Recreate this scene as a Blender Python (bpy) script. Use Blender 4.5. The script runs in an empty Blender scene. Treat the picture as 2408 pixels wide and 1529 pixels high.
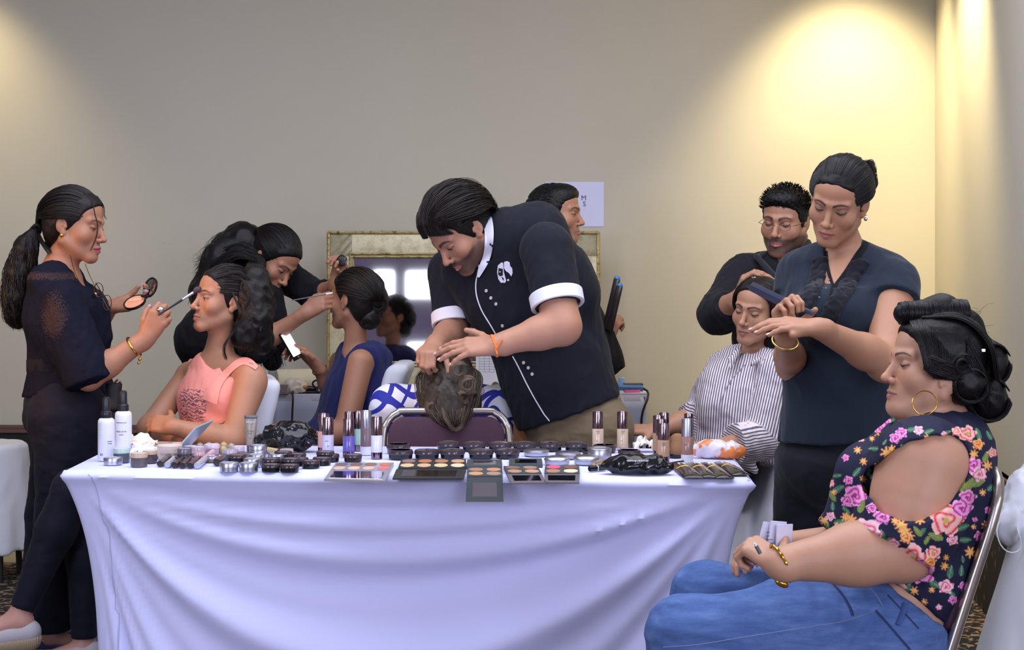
import bpy, math, random
import numpy as np
from mathutils import Vector, Matrix, Euler
random.seed(7); np.random.seed(7)
scene = bpy.context.scene
COL = scene.collection
PI = math.pi

# ------------------------------------------------------------------ camera, world, light, exposure
F_PX, CAM_H, HOR = 3500.0, 1.25, 680.0          # focal length in pixels of a 2408 px wide frame, eye height, horizon row
cam_d = bpy.data.cameras.new('camera'); cam = bpy.data.objects.new('camera', cam_d); COL.objects.link(cam)
cam_d.sensor_fit = 'HORIZONTAL'; cam_d.sensor_width = 36.0; cam_d.lens = 36.0 * F_PX / 2408.0
cam_d.shift_y = -(764.5 - HOR) / 2408.0
cam_d.clip_start = 0.05; cam_d.clip_end = 60
cam.location = (0, 0, CAM_H); cam.rotation_euler = (PI / 2, 0, 0)
scene.camera = cam
scene.view_settings.view_transform = 'Standard'; scene.view_settings.look = 'None'
scene.view_settings.exposure = 0.0; scene.view_settings.gamma = 1.0; scene.view_settings.use_curve_mapping = False
world = bpy.data.worlds.new('world'); scene.world = world; world.use_nodes = True
world.node_tree.nodes['Background'].inputs[0].default_value = (0.55, 0.6, 0.75, 1)
world.node_tree.nodes['Background'].inputs[1].default_value = 0.0

def lamp(name, kind, loc, target, power, color, size=None, size_y=None, spot=None, blend=0.5, radius=0.05):
    d = bpy.data.lights.new(name, kind); d.energy = power; d.color = color
    if kind == 'AREA':
        d.shape = 'RECTANGLE'; d.size = size; d.size_y = size_y or size
    if kind == 'SPOT':
        d.spot_size = math.radians(spot); d.spot_blend = blend; d.shadow_soft_size = radius
    if kind == 'POINT': d.shadow_soft_size = radius
    o = bpy.data.objects.new(name, d); COL.objects.link(o); o.location = loc
    v = Vector(target) - Vector(loc)
    o.rotation_euler = v.to_track_quat('-Z', 'Y').to_euler()
    return o
# daylight from the row of windows in the wall behind the camera
lamp('window_daylight', 'AREA', (-3.6, -3.2, 1.95), (-1.2, 5.0, 0.8), 195, (0.72, 0.74, 1.0), 2.8, 1.9)
lamp('window_daylight', 'AREA', (2.25, -3.2, 1.95), (0.2, 5.0, 0.8), 150, (0.72, 0.74, 1.0), 2.0, 1.9)
lamp('window_daylight', 'AREA', (3.1, 0.9, 1.9), (-0.2, 4.6, 0.6), 40, (0.76, 0.78, 1.0), 1.8, 1.6)
# soft ceiling panels of the room
lamp('ceiling_panel_light', 'AREA', (0.0, 3.9, 2.98), (0.0, 4.0, 0), 132, (0.82, 0.85, 1.0), 4.4, 2.4)
# warm halogen work light standing left of the picture
lamp('halogen_light', 'SPOT', (-3.4, 3.7, 1.5), (-1.05, 5.15, 1.02), 200, (1.0, 0.46, 0.18), spot=25, blend=0.9, radius=0.12)
# warm ceiling spots grazing the far wall and the corner on the right
for (x, y, tx, ty, e) in ((1.62, 6.66, 1.66, 7.2, 180), (1.46, 6.02, 1.93, 6.25, 210), (-2.75, 6.75, -2.72, 7.25, 62)):
    lamp('ceiling_spot_light', 'SPOT', (x, y, 3.0), (tx, ty, 1.6), e, (1.0, 0.80, 0.46), spot=86, blend=0.9, radius=0.07)

# ------------------------------------------------------------------ small helpers
def at(px, py, Y):
    """world point that the photograph shows at pixel (px, py) when it lies Y metres from the lens"""
    return np.array(((px - 1204.0) * Y / F_PX, Y, CAM_H + (HOR - py) * Y / F_PX))
def V(*a): return np.array(a, dtype=float)
def unit(v):
    v = np.asarray(v, float); return v / (np.linalg.norm(v) + 1e-12)

def tag(o, label=None, cat=None, group=None, kind=None):
    if label: o['label'] = label
    if cat: o['category'] = cat
    if group: o['group'] = group
    if kind: o['kind'] = kind
    return o
def empty(name, loc=(0, 0, 0), rz=0.0, label=None, cat=None, group=None):
    o = bpy.data.objects.new(name, None); COL.objects.link(o); o.location = loc; o.rotation_euler = (0, 0, rz)
    o.empty_display_size = 0.05
    return tag(o, label, cat, group)
def new_mesh(name, verts, faces, mat=None, parent=None, smooth=True, mats=None, midx=None):
    """verts in world space; when a parent is given they are moved into its space"""
    me = bpy.data.meshes.new(name)
    verts = np.asarray(verts, dtype=np.float64).reshape(-1, 3)
    if parent is not None:
        M = parent_world(parent)
        Mi = np.array(M.inverted())
        verts = verts @ Mi[:3, :3].T + Mi[:3, 3]
    if isinstance(faces, np.ndarray) and faces.ndim == 2:
        n, k = faces.shape
        me.vertices.add(len(verts)); me.vertices.foreach_set('co', verts.astype(np.float32).ravel())
        me.loops.add(n * k); me.loops.foreach_set('vertex_index', faces.astype(np.int32).ravel())
        me.polygons.add(n); me.polygons.foreach_set('loop_start', np.arange(0, n * k, k, dtype=np.int32))
        me.polygons.foreach_set('loop_total', np.full(n, k, dtype=np.int32))
        me.update(calc_edges=True)
    else:
        me.from_pydata([tuple(v) for v in verts], [], [tuple(f) for f in faces]); me.update()
    me.validate(clean_customdata=False)
    for m in (mats or ([mat] if mat else [])): me.materials.append(m)
    if midx is not None: me.polygons.foreach_set('material_index', np.asarray(midx, dtype=np.int32))
    me.polygons.foreach_set('use_smooth', np.full(len(me.polygons), smooth, dtype=bool))
    o = bpy.data.objects.new(name, me); COL.objects.link(o)
    if parent is not None: o.parent = parent
    return o
def parent_world(p):
    M = p.matrix_basis.copy()
    while p.parent is not None:
        p = p.parent; M = p.matrix_basis @ M
    return M
def rotz_m(a): return np.array(((math.cos(a), -math.sin(a), 0), (math.sin(a), math.cos(a), 0), (0, 0, 1)))

class MB:
    """collects simple solids into ONE mesh"""
    def __init__(s): s.v = []; s.f = []; s.m = []
    def add(s, v, f, m=0):
        b = sum(len(x) for x in s.v) if s.v else 0
        s.v.append(np.asarray(v, float).reshape(-1, 3)); s.f += [tuple(i + b for i in q) for q in f]; s.m += [m] * len(f); return s
    def box(s, c, h, R=None, m=0, bev=0.0):
        """centre, half sizes; bev = chamfer"""
        c = np.asarray(c, float); h = np.asarray(h, float)
        if bev <= 0:
            v = np.array([(x, y, z) for x in (-1, 1) for y in (-1, 1) for z in (-1, 1)]) * h
            f = [(0, 1, 3, 2), (4, 6, 7, 5), (0, 4, 5, 1), (2, 3, 7, 6), (0, 2, 6, 4), (1, 5, 7, 3)]
        else:
            bm = __import__('bmesh').new(); __import__('bmesh').ops.create_cube(bm, size=1)
            for q in bm.verts: q.co = (q.co.x * 2 * h[0], q.co.y * 2 * h[1], q.co.z * 2 * h[2])
            __import__('bmesh').ops.bevel(bm, geom=bm.edges[:], offset=bev, segments=2, affect='EDGES', profile=0.6)
            bm.verts.index_update(); v = np.array([q.co[:] for q in bm.verts]); f = [tuple(w.index for w in p.verts) for p in bm.faces]; bm.free()
        if R is not None: v = v @ np.asarray(R).T
        return s.add(v + c, f, m)
    def lathe(s, prof, c=(0, 0, 0), R=None, n=28, m=0, mm=None, sx=1.0, sy=1.0):
        """profile of (r, z) rings, axis +z"""
        pr = np.asarray(prof, float); a = np.arange(n) * 2 * PI / n
        v = np.concatenate([np.stack([np.cos(a) * r * sx, np.sin(a) * r * sy, np.full(n, z)], 1) for r, z in pr])
        if R is not None: v = v @ np.asarray(R).T
        v = v + np.asarray(c, float); k = len(pr)
        for i in range(k - 1):
            f = [(i * n + j, i * n + (j + 1) % n, (i + 1) * n + (j + 1) % n, (i + 1) * n + j) for j in range(n)]
            mi = mm[i] if mm else m
            if i == 0: s.add(v, f, mi); b = sum(len(x) for x in s.v) - len(v)
            else: s.f += [tuple(q + b for q in w) for w in f]; s.m += [mi] * len(f)
        s.f.append(tuple(b + j for j in range(n))[::-1]); s.m.append(mm[0] if mm else m)
        s.f.append(tuple(b + (k - 1) * n + j for j in range(n))); s.m.append(mm[-1] if mm else m)
        return s
    def tube(s, pts, r, n=8, m=0, closed=False, flat=1.0, up=None):
        pts = [np.asarray(p, float) for p in pts]; N = len(pts)
        rr = r if hasattr(r, '__len__') else [r] * N
        t0 = unit(pts[1] - pts[0]); u = unit(np.cross(t0, up if up is not None else ((0, 0, 1) if abs(t0[2]) < .9 else (1, 0, 0))))
        v = []
        for i in range(N):
            t = unit(pts[(i + 1) % N] - pts[i - 1]) if (closed or 0 < i < N - 1) else (unit(pts[1] - pts[0]) if i == 0 else unit(pts[-1] - pts[-2]))
            u = unit(u - t * np.dot(u, t)); w = np.cross(t, u)
            for j in range(n):
                a = 2 * PI * j / n; v.append(pts[i] + rr[i] * (u * math.cos(a) + w * math.sin(a) * flat))
        f = []
        for i in range(N if closed else N - 1):
            for j in range(n):
                a, b = i * n + j, i * n + (j + 1) % n; i2 = (i + 1) % N
                f.append((a, b, i2 * n + (j + 1) % n, i2 * n + j))
        if not closed:
            f.append(tuple(range(n))[::-1]); f.append(tuple((N - 1) * n + j for j in range(n)))
        return s.add(v, f, m)
    def ribbon_poly(s, poly, z0, z1, m=0, X=None):
        """prism over a 2-D outline"""
        n = len(poly); v = [(x, y, z0) for x, y in poly] + [(x, y, z1) for x, y in poly]
        f = [tuple(range(n))[::-1], tuple(range(n, 2 * n))] + [(i, (i + 1) % n, n + (i + 1) % n, n + i) for i in range(n)]
        v = np.array(v, float)
        if X is not None: v = v @ np.asarray(X[0]).T + X[1]
        return s.add(v, f, m)
    def sphere(s, c, r, n=14, m=0, R=None):
        r = np.array([r, r, r]) if not hasattr(r, '__len__') else np.asarray(r, float)
        v = [(0, 0, 1)]; h = n // 2
        for i in range(1, h):
            for j in range(n): a, b = PI * i / h, 2 * PI * j / n; v.append((math.sin(a) * math.cos(b), math.sin(a) * math.sin(b), math.cos(a)))
        v.append((0, 0, -1)); v = np.array(v) * r
        if R is not None: v = v @ np.asarray(R).T
        f = [(0, 1 + j, 1 + (j + 1) % n) for j in range(n)]
        for i in range(h - 2):
            for j in range(n): a, b = 1 + i * n + j, 1 + i * n + (j + 1) % n; f.append((a, a + n, b + n, b))
        L = len(v) - 1; f += [(L, L - n + (j + 1) % n, L - n + j) for j in range(n)]
        return s.add(v + np.asarray(c, float), f, m)
    def build(s, name, mats, parent=None, smooth=True, X=None, auto=True):
        v = np.concatenate(s.v)
        if X is not None: v = v @ np.asarray(X[0]).T + np.asarray(X[1])
        mats = mats if isinstance(mats, (list, tuple)) else [mats]
        o = new_mesh(name, v, s.f, parent=parent, smooth=smooth, mats=mats, midx=s.m)
        if smooth and auto:
            me = o.data; a = math.radians(38)
            try: me.set_sharp_from_angle(angle=a)
            except Exception: pass
        return o

# ------------------------------------------------------------------ materials
def srgb(r, g, b):
    f = lambda c: (c / 255 / 12.92) if c / 255 <= 0.04045 else ((c / 255 + 0.055) / 1.055) ** 2.4
    return (f(r), f(g), f(b), 1.0)
class NT:
    def __init__(s, name):
        s.mat = bpy.data.materials.new(name); s.mat.use_nodes = True; s.t = s.mat.node_tree; s.n = s.t.nodes
        s.b = s.n['Principled BSDF']
    def node(s, typ, **kw):
        n = s.n.new(typ)
        for k, v in kw.items():
            if k.startswith('i_'):
                key = k[2:]; key = int(key) if key.isdigit() else key.replace('_', ' ')
                n.inputs[key].default_value = v
            else: setattr(n, k, v)
        return n
    def link(s, a, b): s.t.links.new(a, b); return s
    def math(s, op, a, b=None, c=None, clamp=False):
        n = s.n.new('ShaderNodeMath'); n.operation = op; n.use_clamp = clamp
        for i, x in enumerate((a, b, c)):
            if x is None: continue
            if isinstance(x, (int, float)): n.inputs[i].default_value = x
            else: s.link(x, n.inputs[i])
        return n.outputs[0]
    def mix(s, f, a, b):
        n = s.n.new('ShaderNodeMix'); n.data_type = 'RGBA'
        for i, x in ((0, f), (6, a), (7, b)):
            if isinstance(x, (int, float)): n.inputs[i].default_value = x
            elif isinstance(x, tuple): n.inputs[i].default_value = x
            else: s.link(x, n.inputs[i])
        return n.outputs[2]
    def ramp(s, x, stops, interp='LINEAR'):
        n = s.n.new('ShaderNodeValToRGB'); n.color_ramp.interpolation = interp; e = n.color_ramp.elements
        while len(e) > 1: e.remove(e[-1])
        e[0].position, e[0].color = stops[0]
        for p, c in stops[1:]:
            q = e.new(p); q.color = c
        s.link(x, n.inputs[0]); return n.outputs[0]
    def noise(s, vec, scale, detail=3, rough=0.5):
        n = s.node('ShaderNodeTexNoise'); n.inputs['Scale'].default_value = scale; n.inputs['Detail'].default_value = detail; n.inputs['Roughness'].default_value = rough
        if vec is not None: s.link(vec, n.inputs['Vector'])
        return n.outputs['Fac']
    def coord(s): return s.node('ShaderNodeTexCoord').outputs['Object']
    def mapping(s, vec, scale=(1, 1, 1), rot=(0, 0, 0), loc=(0, 0, 0)):
        n = s.node('ShaderNodeMapping'); n.inputs['Scale'].default_value = scale; n.inputs['Rotation'].default_value = rot; n.inputs['Location'].default_value = loc
        s.link(vec, n.inputs['Vector']); return n.outputs[0]
    def bump(s, h, strength, dist=0.01, prev=None):
        n = s.node('ShaderNodeBump'); n.inputs['Strength'].default_value = strength; n.inputs['Distance'].default_value = dist
        s.link(h, n.inputs['Height'])
        if prev is not None: s.link(prev, n.inputs['Normal'])
        s.link(n.outputs[0], s.b.inputs['Normal']); return n.outputs[0]
    def attr(s, name, out='Color'):
        n = s.node('ShaderNodeAttribute'); n.attribute_name = name; return n.outputs[out]
    def base(s, x):
        if isinstance(x, tuple): s.b.inputs['Base Color'].default_value = x
        else: s.link(x, s.b.inputs['Base Color'])
        return s
    def set(s, **kw):
        for k, v in kw.items(): s.b.inputs[k.replace('_', ' ')].default_value = v
        return s
_simple = {}
def simple(name, col, rough=0.5, metal=0.0, **kw):
    if name in _simple: return _simple[name]
    t = NT(name); t.base(col).set(Roughness=rough, Metallic=metal)
    for k, v in kw.items(): t.set(**{k: v})
    _simple[name] = t.mat; return t.mat

# ------------------------------------------------------------------ organic modelling: distance fields turned into one surface
class SDF:
    """list of smooth-blended solids, evaluated on a grid and skinned with surface nets"""
    def __init__(s): s.p = []
    def _add(s, fn, lo, hi, k, op): s.p.append((fn, np.asarray(lo, float), np.asarray(hi, float), k, op)); return s
    def cone(s, a, b, ra, rb, k=0.02, op='u', cap=None):
        """limb segment that tapers from ra to rb; cap=1 cuts the far end flat"""
        a, b = np.asarray(a, float), np.asarray(b, float); d = b - a; L = np.linalg.norm(d) + 1e-9; u = d / L; R = max(ra, rb)
        def fn(x, y, z):
            t = ((x - a[0]) * d[0] + (y - a[1]) * d[1] + (z - a[2]) * d[2]) / (L * L); tc = np.clip(t, 0, 1)
            q = np.sqrt((x - a[0] - d[0] * tc) ** 2 + (y - a[1] - d[1] * tc) ** 2 + (z - a[2] - d[2] * tc) ** 2) - (ra + (rb - ra) * tc)
            if cap: q = np.maximum(q, (t - 1) * L)
            return q
        return s._add(fn, np.minimum(a, b) - R, np.maximum(a, b) + R, k, op)
    def ell(s, c, r, R=None, k=0.02, op='u'):
        c, r = np.asarray(c, float), np.asarray(r, float); m = r.min(); R = np.eye(3) if R is None else np.asarray(R)
        ext = np.sqrt(((R * r) ** 2).sum(1))
        def fn(x, y, z):
            X, Y, Z = x - c[0], y - c[1], z - c[2]
            q = 0; g = 0
            for i in range(3):
                w = X * R[0, i] + Y * R[1, i] + Z * R[2, i]; q = q + (w / r[i]) ** 2; g = g + (w / r[i] ** 2) ** 2
            q = np.sqrt(q); g = np.sqrt(g) + 1e-9
            return np.where(q < 0.35, (q - 1) * m, q * (q - 1) / g)
        return s._add(fn, c - ext, c + ext, k, op)
    def slab(s, a, b, wa, da, wb, db, lat, k=0.03, op='u', capa=0, capb=0):
        """torso segment with elliptic section: half width w along lat, half depth d"""
        a, b = np.asarray(a, float), np.asarray(b, float); d = b - a; L = np.linalg.norm(d) + 1e-9; ax = d / L
        lat = unit(np.asarray(lat, float) - ax * np.dot(lat, ax)); dep = np.cross(ax, lat); R = max(wa, wb, da, db)
        def fn(x, y, z):
            X, Y, Z = x - a[0], y - a[1], z - a[2]
            h = X * ax[0] + Y * ax[1] + Z * ax[2]; t = np.clip(h / L, 0, 1); e = h - t * L
            w = wa + (wb - wa) * t; q = da + (db - da) * t; m = np.minimum(w, q)
            p = (X * lat[0] + Y * lat[1] + Z * lat[2]) / w; o = (X * dep[0] + Y * dep[1] + Z * dep[2]) / q; e2 = e / m
            r = np.sqrt(p * p + o * o + e2 * e2); g = np.sqrt((p / w) ** 2 + (o / q) ** 2 + (e2 / m) ** 2) + 1e-9
            f = np.where(r < 0.35, (r - 1) * m, r * (r - 1) / g)
            if capa: f = np.maximum(f, -h)
            if capb: f = np.maximum(f, h - L)
            return f
        return s._add(fn, np.minimum(a, b) - R, np.maximum(a, b) + R, k, op)
    def func(s, fn, lo, hi, k=0.01, op='u'): return s._add(fn, lo, hi, k, op)
    def half(s, p, n, op='i', k=0.002):
        """keep only the side that n points away from"""
        p, n = np.asarray(p, float), unit(n)
        return s._add(lambda x, y, z: (x - p[0]) * n[0] + (y - p[1]) * n[1] + (z - p[2]) * n[2], (-99,) * 3, (99,) * 3, k, op)
    def bounds(s):
        q = [p for p in s.p if p[4] == 'u']
        return np.min([p[1] for p in q], 0) - 0.02, np.max([p[2] for p in q], 0) + 0.02
    def grid(s, lo, hi, h):
        n = np.maximum(np.ceil((hi - lo) / h).astype(int) + 1, 3)
        ax = [lo[i] + h * np.arange(n[i]) for i in range(3)]
        F = np.full(n, 0.25, dtype=np.float32)
        for fn, a, b, k, op in s.p:
            mg = 2 * k + 3 * h + 0.004
            sl = []
            for i in range(3):
                i0 = int(np.clip(np.floor((a[i] - mg - lo[i]) / h), 0, n[i])); i1 = int(np.clip(np.ceil((b[i] + mg - lo[i]) / h) + 1, 0, n[i]))
                sl.append(slice(i0, i1))
            if any(q.stop <= q.start for q in sl): continue
            x = ax[0][sl[0]][:, None, None]; y = ax[1][sl[1]][None, :, None]; z = ax[2][sl[2]][None, None, :]
            d = fn(x, y, z); G = F[tuple(sl)]; d = np.broadcast_to(d, G.shape).astype(np.float32)
            if op == 'u':
                hh = np.maximum(k - np.abs(G - d), 0) / k; F[tuple(sl)] = np.minimum(G, d) - hh * hh * k * 0.25
            elif op == 's':
                d = -d; hh = np.maximum(k - np.abs(G - d), 0) / k; F[tuple(sl)] = np.maximum(G, d) + hh * hh * k * 0.25
            elif op == 'i':
                hh = np.maximum(k - np.abs(G - d), 0) / k; F[tuple(sl)] = np.maximum(G, d) + hh * hh * k * 0.25
            elif op == 'd': F[tuple(sl)] = G + d * 1.0          # displacement
        return F
def nets(F, lo, h):
    I = F < 0
    a = I[:-1, :-1, :-1]; c8 = [I[i:I.shape[0] - 1 + i, j:I.shape[1] - 1 + j, k:I.shape[2] - 1 + k] for i in (0, 1) for j in (0, 1) for k in (0, 1)]
    s = sum(c.astype(np.int8) for c in c8); act = (s > 0) & (s < 8)
    ix, iy, iz = np.nonzero(act)
    idx = np.full(act.shape, -1, dtype=np.int64); idx[ix, iy, iz] = np.arange(len(ix))
    vals = {}
    for i in (0, 1):
        for j in (0, 1):
            for k in (0, 1): vals[(i, j, k)] = F[ix + i, iy + j, iz + k].astype(np.float64)
    P = np.zeros((len(ix), 3)); W = np.zeros(len(ix))
    E = []
    for i in (0, 1):
        for j in (0, 1):
            E += [((i, j, 0), (i, j, 1)), ((i, 0, j), (i, 1, j)), ((0, i, j), (1, i, j))]
    for A, B in E:
        va, vb = vals[A], vals[B]; m = (va < 0) != (vb < 0)
        t = np.where(m, va / np.where(m, va - vb, 1), 0)
        for q in range(3): P[:, q] += np.where(m, A[q] + t * (B[q] - A[q]), 0)
        W += m
    P = P / W[:, None] + np.stack([ix, iy, iz], 1); P = P * h + lo
    faces = []
    n = F.shape
    for axis in range(3):
        o1, o2 = [(1, 2), (2, 0), (0, 1)][axis]
        S = [slice(None)] * 3; T = [slice(None)] * 3; S[axis] = slice(0, n[axis] - 1); T[axis] = slice(1, n[axis])
        A, B = I[tuple(S)], I[tuple(T)]; m = A != B
        e = np.array(np.nonzero(m))
        ok = (e[o1] > 0) & (e[o2] > 0) & (e[o1] < n[o1] - 1) & (e[o2] < n[o2] - 1)
        e = e[:, ok]; flip = A[e[0], e[1], e[2]]
        def cell(d1, d2):
            q = e.copy(); q[o1] -= d1; q[o2] -= d2; return idx[q[0], q[1], q[2]]
        q = np.stack([cell(1, 1), cell(0, 1), cell(0, 0), cell(1, 0)], 1)
        q[~flip] = q[~flip][:, ::-1]
        faces.append(q)
    return P, np.concatenate(faces)
def relax(P, Q, it=1, lam=0.5):
    for _ in range(it):
        acc = np.zeros_like(P); cnt = np.zeros(len(P))
        for a, b in ((0, 1), (1, 2), (2, 3), (3, 0)):
            for u, v in ((a, b), (b, a)):
                np.add.at(acc, Q[:, u], P[Q[:, v]]); np.add.at(cnt, Q[:, u], 1)
        P = P + lam * (acc / np.maximum(cnt, 1)[:, None] - P)
    return P
def skin_sdf(sdf, h, fine=(), smooth=1):
    """surface of the field at cell size h; fine = [(lo, hi, h2)] boxes meshed at a finer size. One mesh comes back."""
    lo, hi = sdf.bounds(); P, Q = nets(sdf.grid(lo, hi, h), lo, h)
    if smooth: P = relax(P, Q, smooth)
    VV, QQ = [P], []
    C = P[Q].mean(1)
    for a, b, _ in fine:
        ins = np.all((C > a + h * 0.6) & (C < b - h * 0.6), 1); Q = Q[~ins]; C = C[~ins]
    QQ.append(Q); off = len(P)
    done = []
    for a, b, h2 in fine:
        a2 = np.maximum(a, lo); b2 = np.minimum(b, hi)
        p, q = nets(sdf.grid(a2, b2, h2), a2, h2)
        if not len(q): continue
        c = p[q].mean(1)
        for (u, v) in done: q = q[~np.all((c > u + h2) & (c < v - h2), 1)]; c = p[q].mean(1)
        if smooth:
            e = np.any((p < a2 + 2.2 * h2) | (p > b2 - 2.2 * h2), 1); p = np.where(e[:, None], p, relax(p, q, 1))
        VV.append(p); QQ.append(q + off); off += len(p); done.append((a, b))
    P, Q = np.concatenate(VV), np.concatenate(QQ)
    used = np.zeros(len(P), bool); used[Q.ravel()] = True; m = np.cumsum(used) - 1
    return P[used], m[Q]
def mesh_sdf(name, sdf, h, mat, parent, fine=(), smooth=1, color=None, scal=None):
    P, Q = skin_sdf(sdf, h, fine, smooth)
    o = new_mesh(name, P, Q, mat, parent)
    if name == 'body': lashes(parent)
    if color is not None:
        c = color(P); a = o.data.color_attributes.new('col', 'FLOAT_COLOR', 'POINT')
        a.data.foreach_set('color', np.concatenate([c, np.ones((len(c), 1))], 1).astype(np.float32).ravel())
    if scal is not None:
        a = o.data.attributes.new('sv', 'FLOAT_VECTOR', 'POINT'); a.data.foreach_set('vector', scal(P).astype(np.float32).ravel())
    return o
# smooth value noise for folds and clumps
_rs = np.random.RandomState(3); _ph = _rs.rand(24, 3) * 6.28; _dr = _rs.randn(24, 3); _dr /= np.linalg.norm(_dr, axis=1)[:, None]
def wob(x, y, z, f, n=5, seed=0):
    o = 0
    for i in range(n):
        d = _dr[(i * 3 + seed) % 24]; d2 = _dr[(i * 5 + seed + 7) % 24]; p = _ph[(i + seed) % 24]
        o = o + np.sin(f * (x * d[0] + y * d[1] + z * d[2]) * (1 + .23 * i) + p[0] + 1.3 * np.sin(f * .6 * (x * d2[0] + y * d2[1] + z * d2[2]) + p[1]))
    return o / n
# ------------------------------------------------------------------ people: heads, hands, skin
class Frame:
    """local axes: x = the person's left, y = where the face looks, z = crown"""
    def __init__(s, c, fwd, up=(0, 0, 1), sc=1.0):
        y = unit(fwd); z = unit(np.asarray(up, float) - y * np.dot(up, y)); x = np.cross(y, z)
        s.c = np.asarray(c, float); s.R = np.stack([x, y, z], 1); s.s = sc
    def w(s, *p):
        p = p[0] if len(p) == 1 else p
        return s.c + s.s * (s.R @ np.asarray(p, float))
    def l(s, P): return (np.asarray(P, float) - s.c) @ s.R / s.s
    def lxyz(s, x, y, z):
        X, Y, Z = x - s.c[0], y - s.c[1], z - s.c[2]
        return [(X * s.R[0, i] + Y * s.R[1, i] + Z * s.R[2, i]) / s.s for i in range(3)]

EYE = V(.0305, .0690, .0005)
def lid_curves(u, o):
    """upper and lower lid edge (z) across the eye, u in -1..1, o = openness"""
    c = np.clip(1 - u * u, 0, 1)
    zl = -.0052 * c + .001 * np.abs(u)
    zu = zl + (.0010 + .0105 * o) * c
    return zu, zl
HEADS = []
def lashes(root):
    lm = simple('lash_black', (.006, .004, .004, 1), .6)
    while HEADS:
        H, o = HEADS.pop()
        for q in (-1, 1):
            M = MB(); pts = []
            for u in np.linspace(-1.08, 1.12, 15):
                zu, zl = lid_curves(min(max(u, -1), 1), o); a = u * .0133; d = zu; b = math.sqrt(max(.0153 ** 2 - a * a - d * d, 1e-6)); pts.append(H.w(q * (EYE[0] + a * (1 + .02)), EYE[1] + b + .0006, EYE[2] + d - .0002 + (.0012 * max(u, 0) ** 3)))
            M.tube(pts, [(.0005 + .0009 * math.sin(PI * min(1, (i + 1.5) / 14))) * H.s for i in range(15)], 6); M.build('eyelashes', lm, root)
def add_head(S, H, o=0.25, jaw=1.0, male=0.0, nose=1.0, fat=0.0, lips=1.0, ears=(1, 1), mouth_open=0.0, eary=0.0):
    w, s = H.w, H.s; R = H.R; HEADS.append((H, o))
    E = lambda c, r, k, op='u', RR=None: S.ell(w(c), np.asarray(r) * s, R if RR is None else R @ RR, k * s, op)
    C = lambda a, b, ra, rb, k, op='u': S.cone(w(a), w(b), ra * s, rb * s, k * s, op)
    E((0, -.014, .030), (.0735, .095, .086), .01)
    E((0, .012, .048), (.066, .072, .062), .02)
    E((0, .027, -.020), (.060 + .006 * fat, .060, .072), .02)
    E((0, .026, -.062), (.047 * jaw + .008 * fat, .050, .044 + .004 * fat), .02)
    for q in (-1, 1):
        C((q * (.053 * jaw + .005 * fat), -.004, -.052), (q * .016, .068, -.096), .017 + .005 * fat, .013, .024)
        E((q * .043, .054, -.026), (.021 + .005 * fat, .022, .022 + .004 * fat), .022)
        C((q * .010, .083, .021), (q * .043, .068, .024), .0105 + .0015 * male, .009, .012)
        E((q * .0335, .0965, .0005), (.0185, .0165, .0115), .010, 's')
        E((q * EYE[0], EYE[1], EYE[2]), (.0138,) * 3, .0015)
    E((0, .071, -.095), (.022, .017, .017 + .002 * male), .020)
    if fat > 0.3: E((0, .045, -.098), (.036, .034, .020), .025)
    E((0, .068, -.062), (.030, .0235, .025), .014)
    # nose
    C((0, .081, .014), (0, .098 + .004 * nose, -.028), .0068, .0092 * nose, .010)
    E((0, .1015 + .004 * nose, -.0335), (.0108 * nose, .0105, .0092), .006)
    for q in (-1, 1):
        E((q * .0122 * nose, .0935, -.0375), (.0068, .0092, .0072), .005)
        E((q * .0060 * nose, .1015, -.0445), (.0032, .0050, .0030), .0025, 's')
    # mouth
    L = lips
    for q in (-1, 1):
        C((q * .0225, .0800, -.0665), (q * .004, .0920, -.0612), .0026, .0052 * L, .004)
        C((q * .0200, .0800, -.0690), (0, .0905, -.0732), .0028, .0066 * L, .004)
    for q in (-1, 1): C((q * .0245, .0845, -.0672), (0, .1000, -.0668), .0010, .0014 + mouth_open, .0025, 's')
    # eyelids around the opening
    for q in (-1, 1):
        c = w(q * EYE[0], EYE[1], EYE[2]); r0 = .0151
        def fn(x, y, z, q=q, c=c):
            a, b, d = H.lxyz(x, y, z); a = a - q * EYE[0]; b = b - EYE[1]; d = d - EYE[2]
            u = a / .0135; zu, zl = lid_curves(u, o)
            ball = np.sqrt(a * a + b * b + d * d) - np.where(d > zu, r0, r0 - .0004)
            op = np.minimum(np.minimum(zu - d, d - zl), .0125 - np.abs(a))
            return np.maximum(ball, np.where(b > 0, op, -1)) * s
        S.func(fn, c - .02 * s, c + .02 * s, .0015 * s)
        # ear
        if ears[0 if q < 0 else 1]:
            a = q * .28; RR = np.array(((math.cos(a), -math.sin(a), 0), (math.sin(a), math.cos(a), 0), (0, 0, 1)))
            b = -.18; R2 = RR @ np.array(((1, 0, 0), (0, math.cos(b), -math.sin(b)), (0, math.sin(b), math.cos(b))))
            e = np.array((q * .0745, -.010 - eary * .2, -.004 + eary)); EE = lambda c, r, k, op='u': E(e + RR @ np.array((q * c[0], c[1], c[2])), r, k, op, R2)
            EE((0, 0, .005), (.0085, .0185, .0290), .004); EE((-.001, .007, -.024), (.0070, .0095, .0110), .006)
            EE((.0100, .002, .010), (.0046, .0105, .0165), .003, 's'); EE((.0095, .005, -.007), (.0050, .0065, .0080), .003, 's')
            EE((.003, .013, -.003), (.005, .004, .006), .003)
    return S
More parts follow.
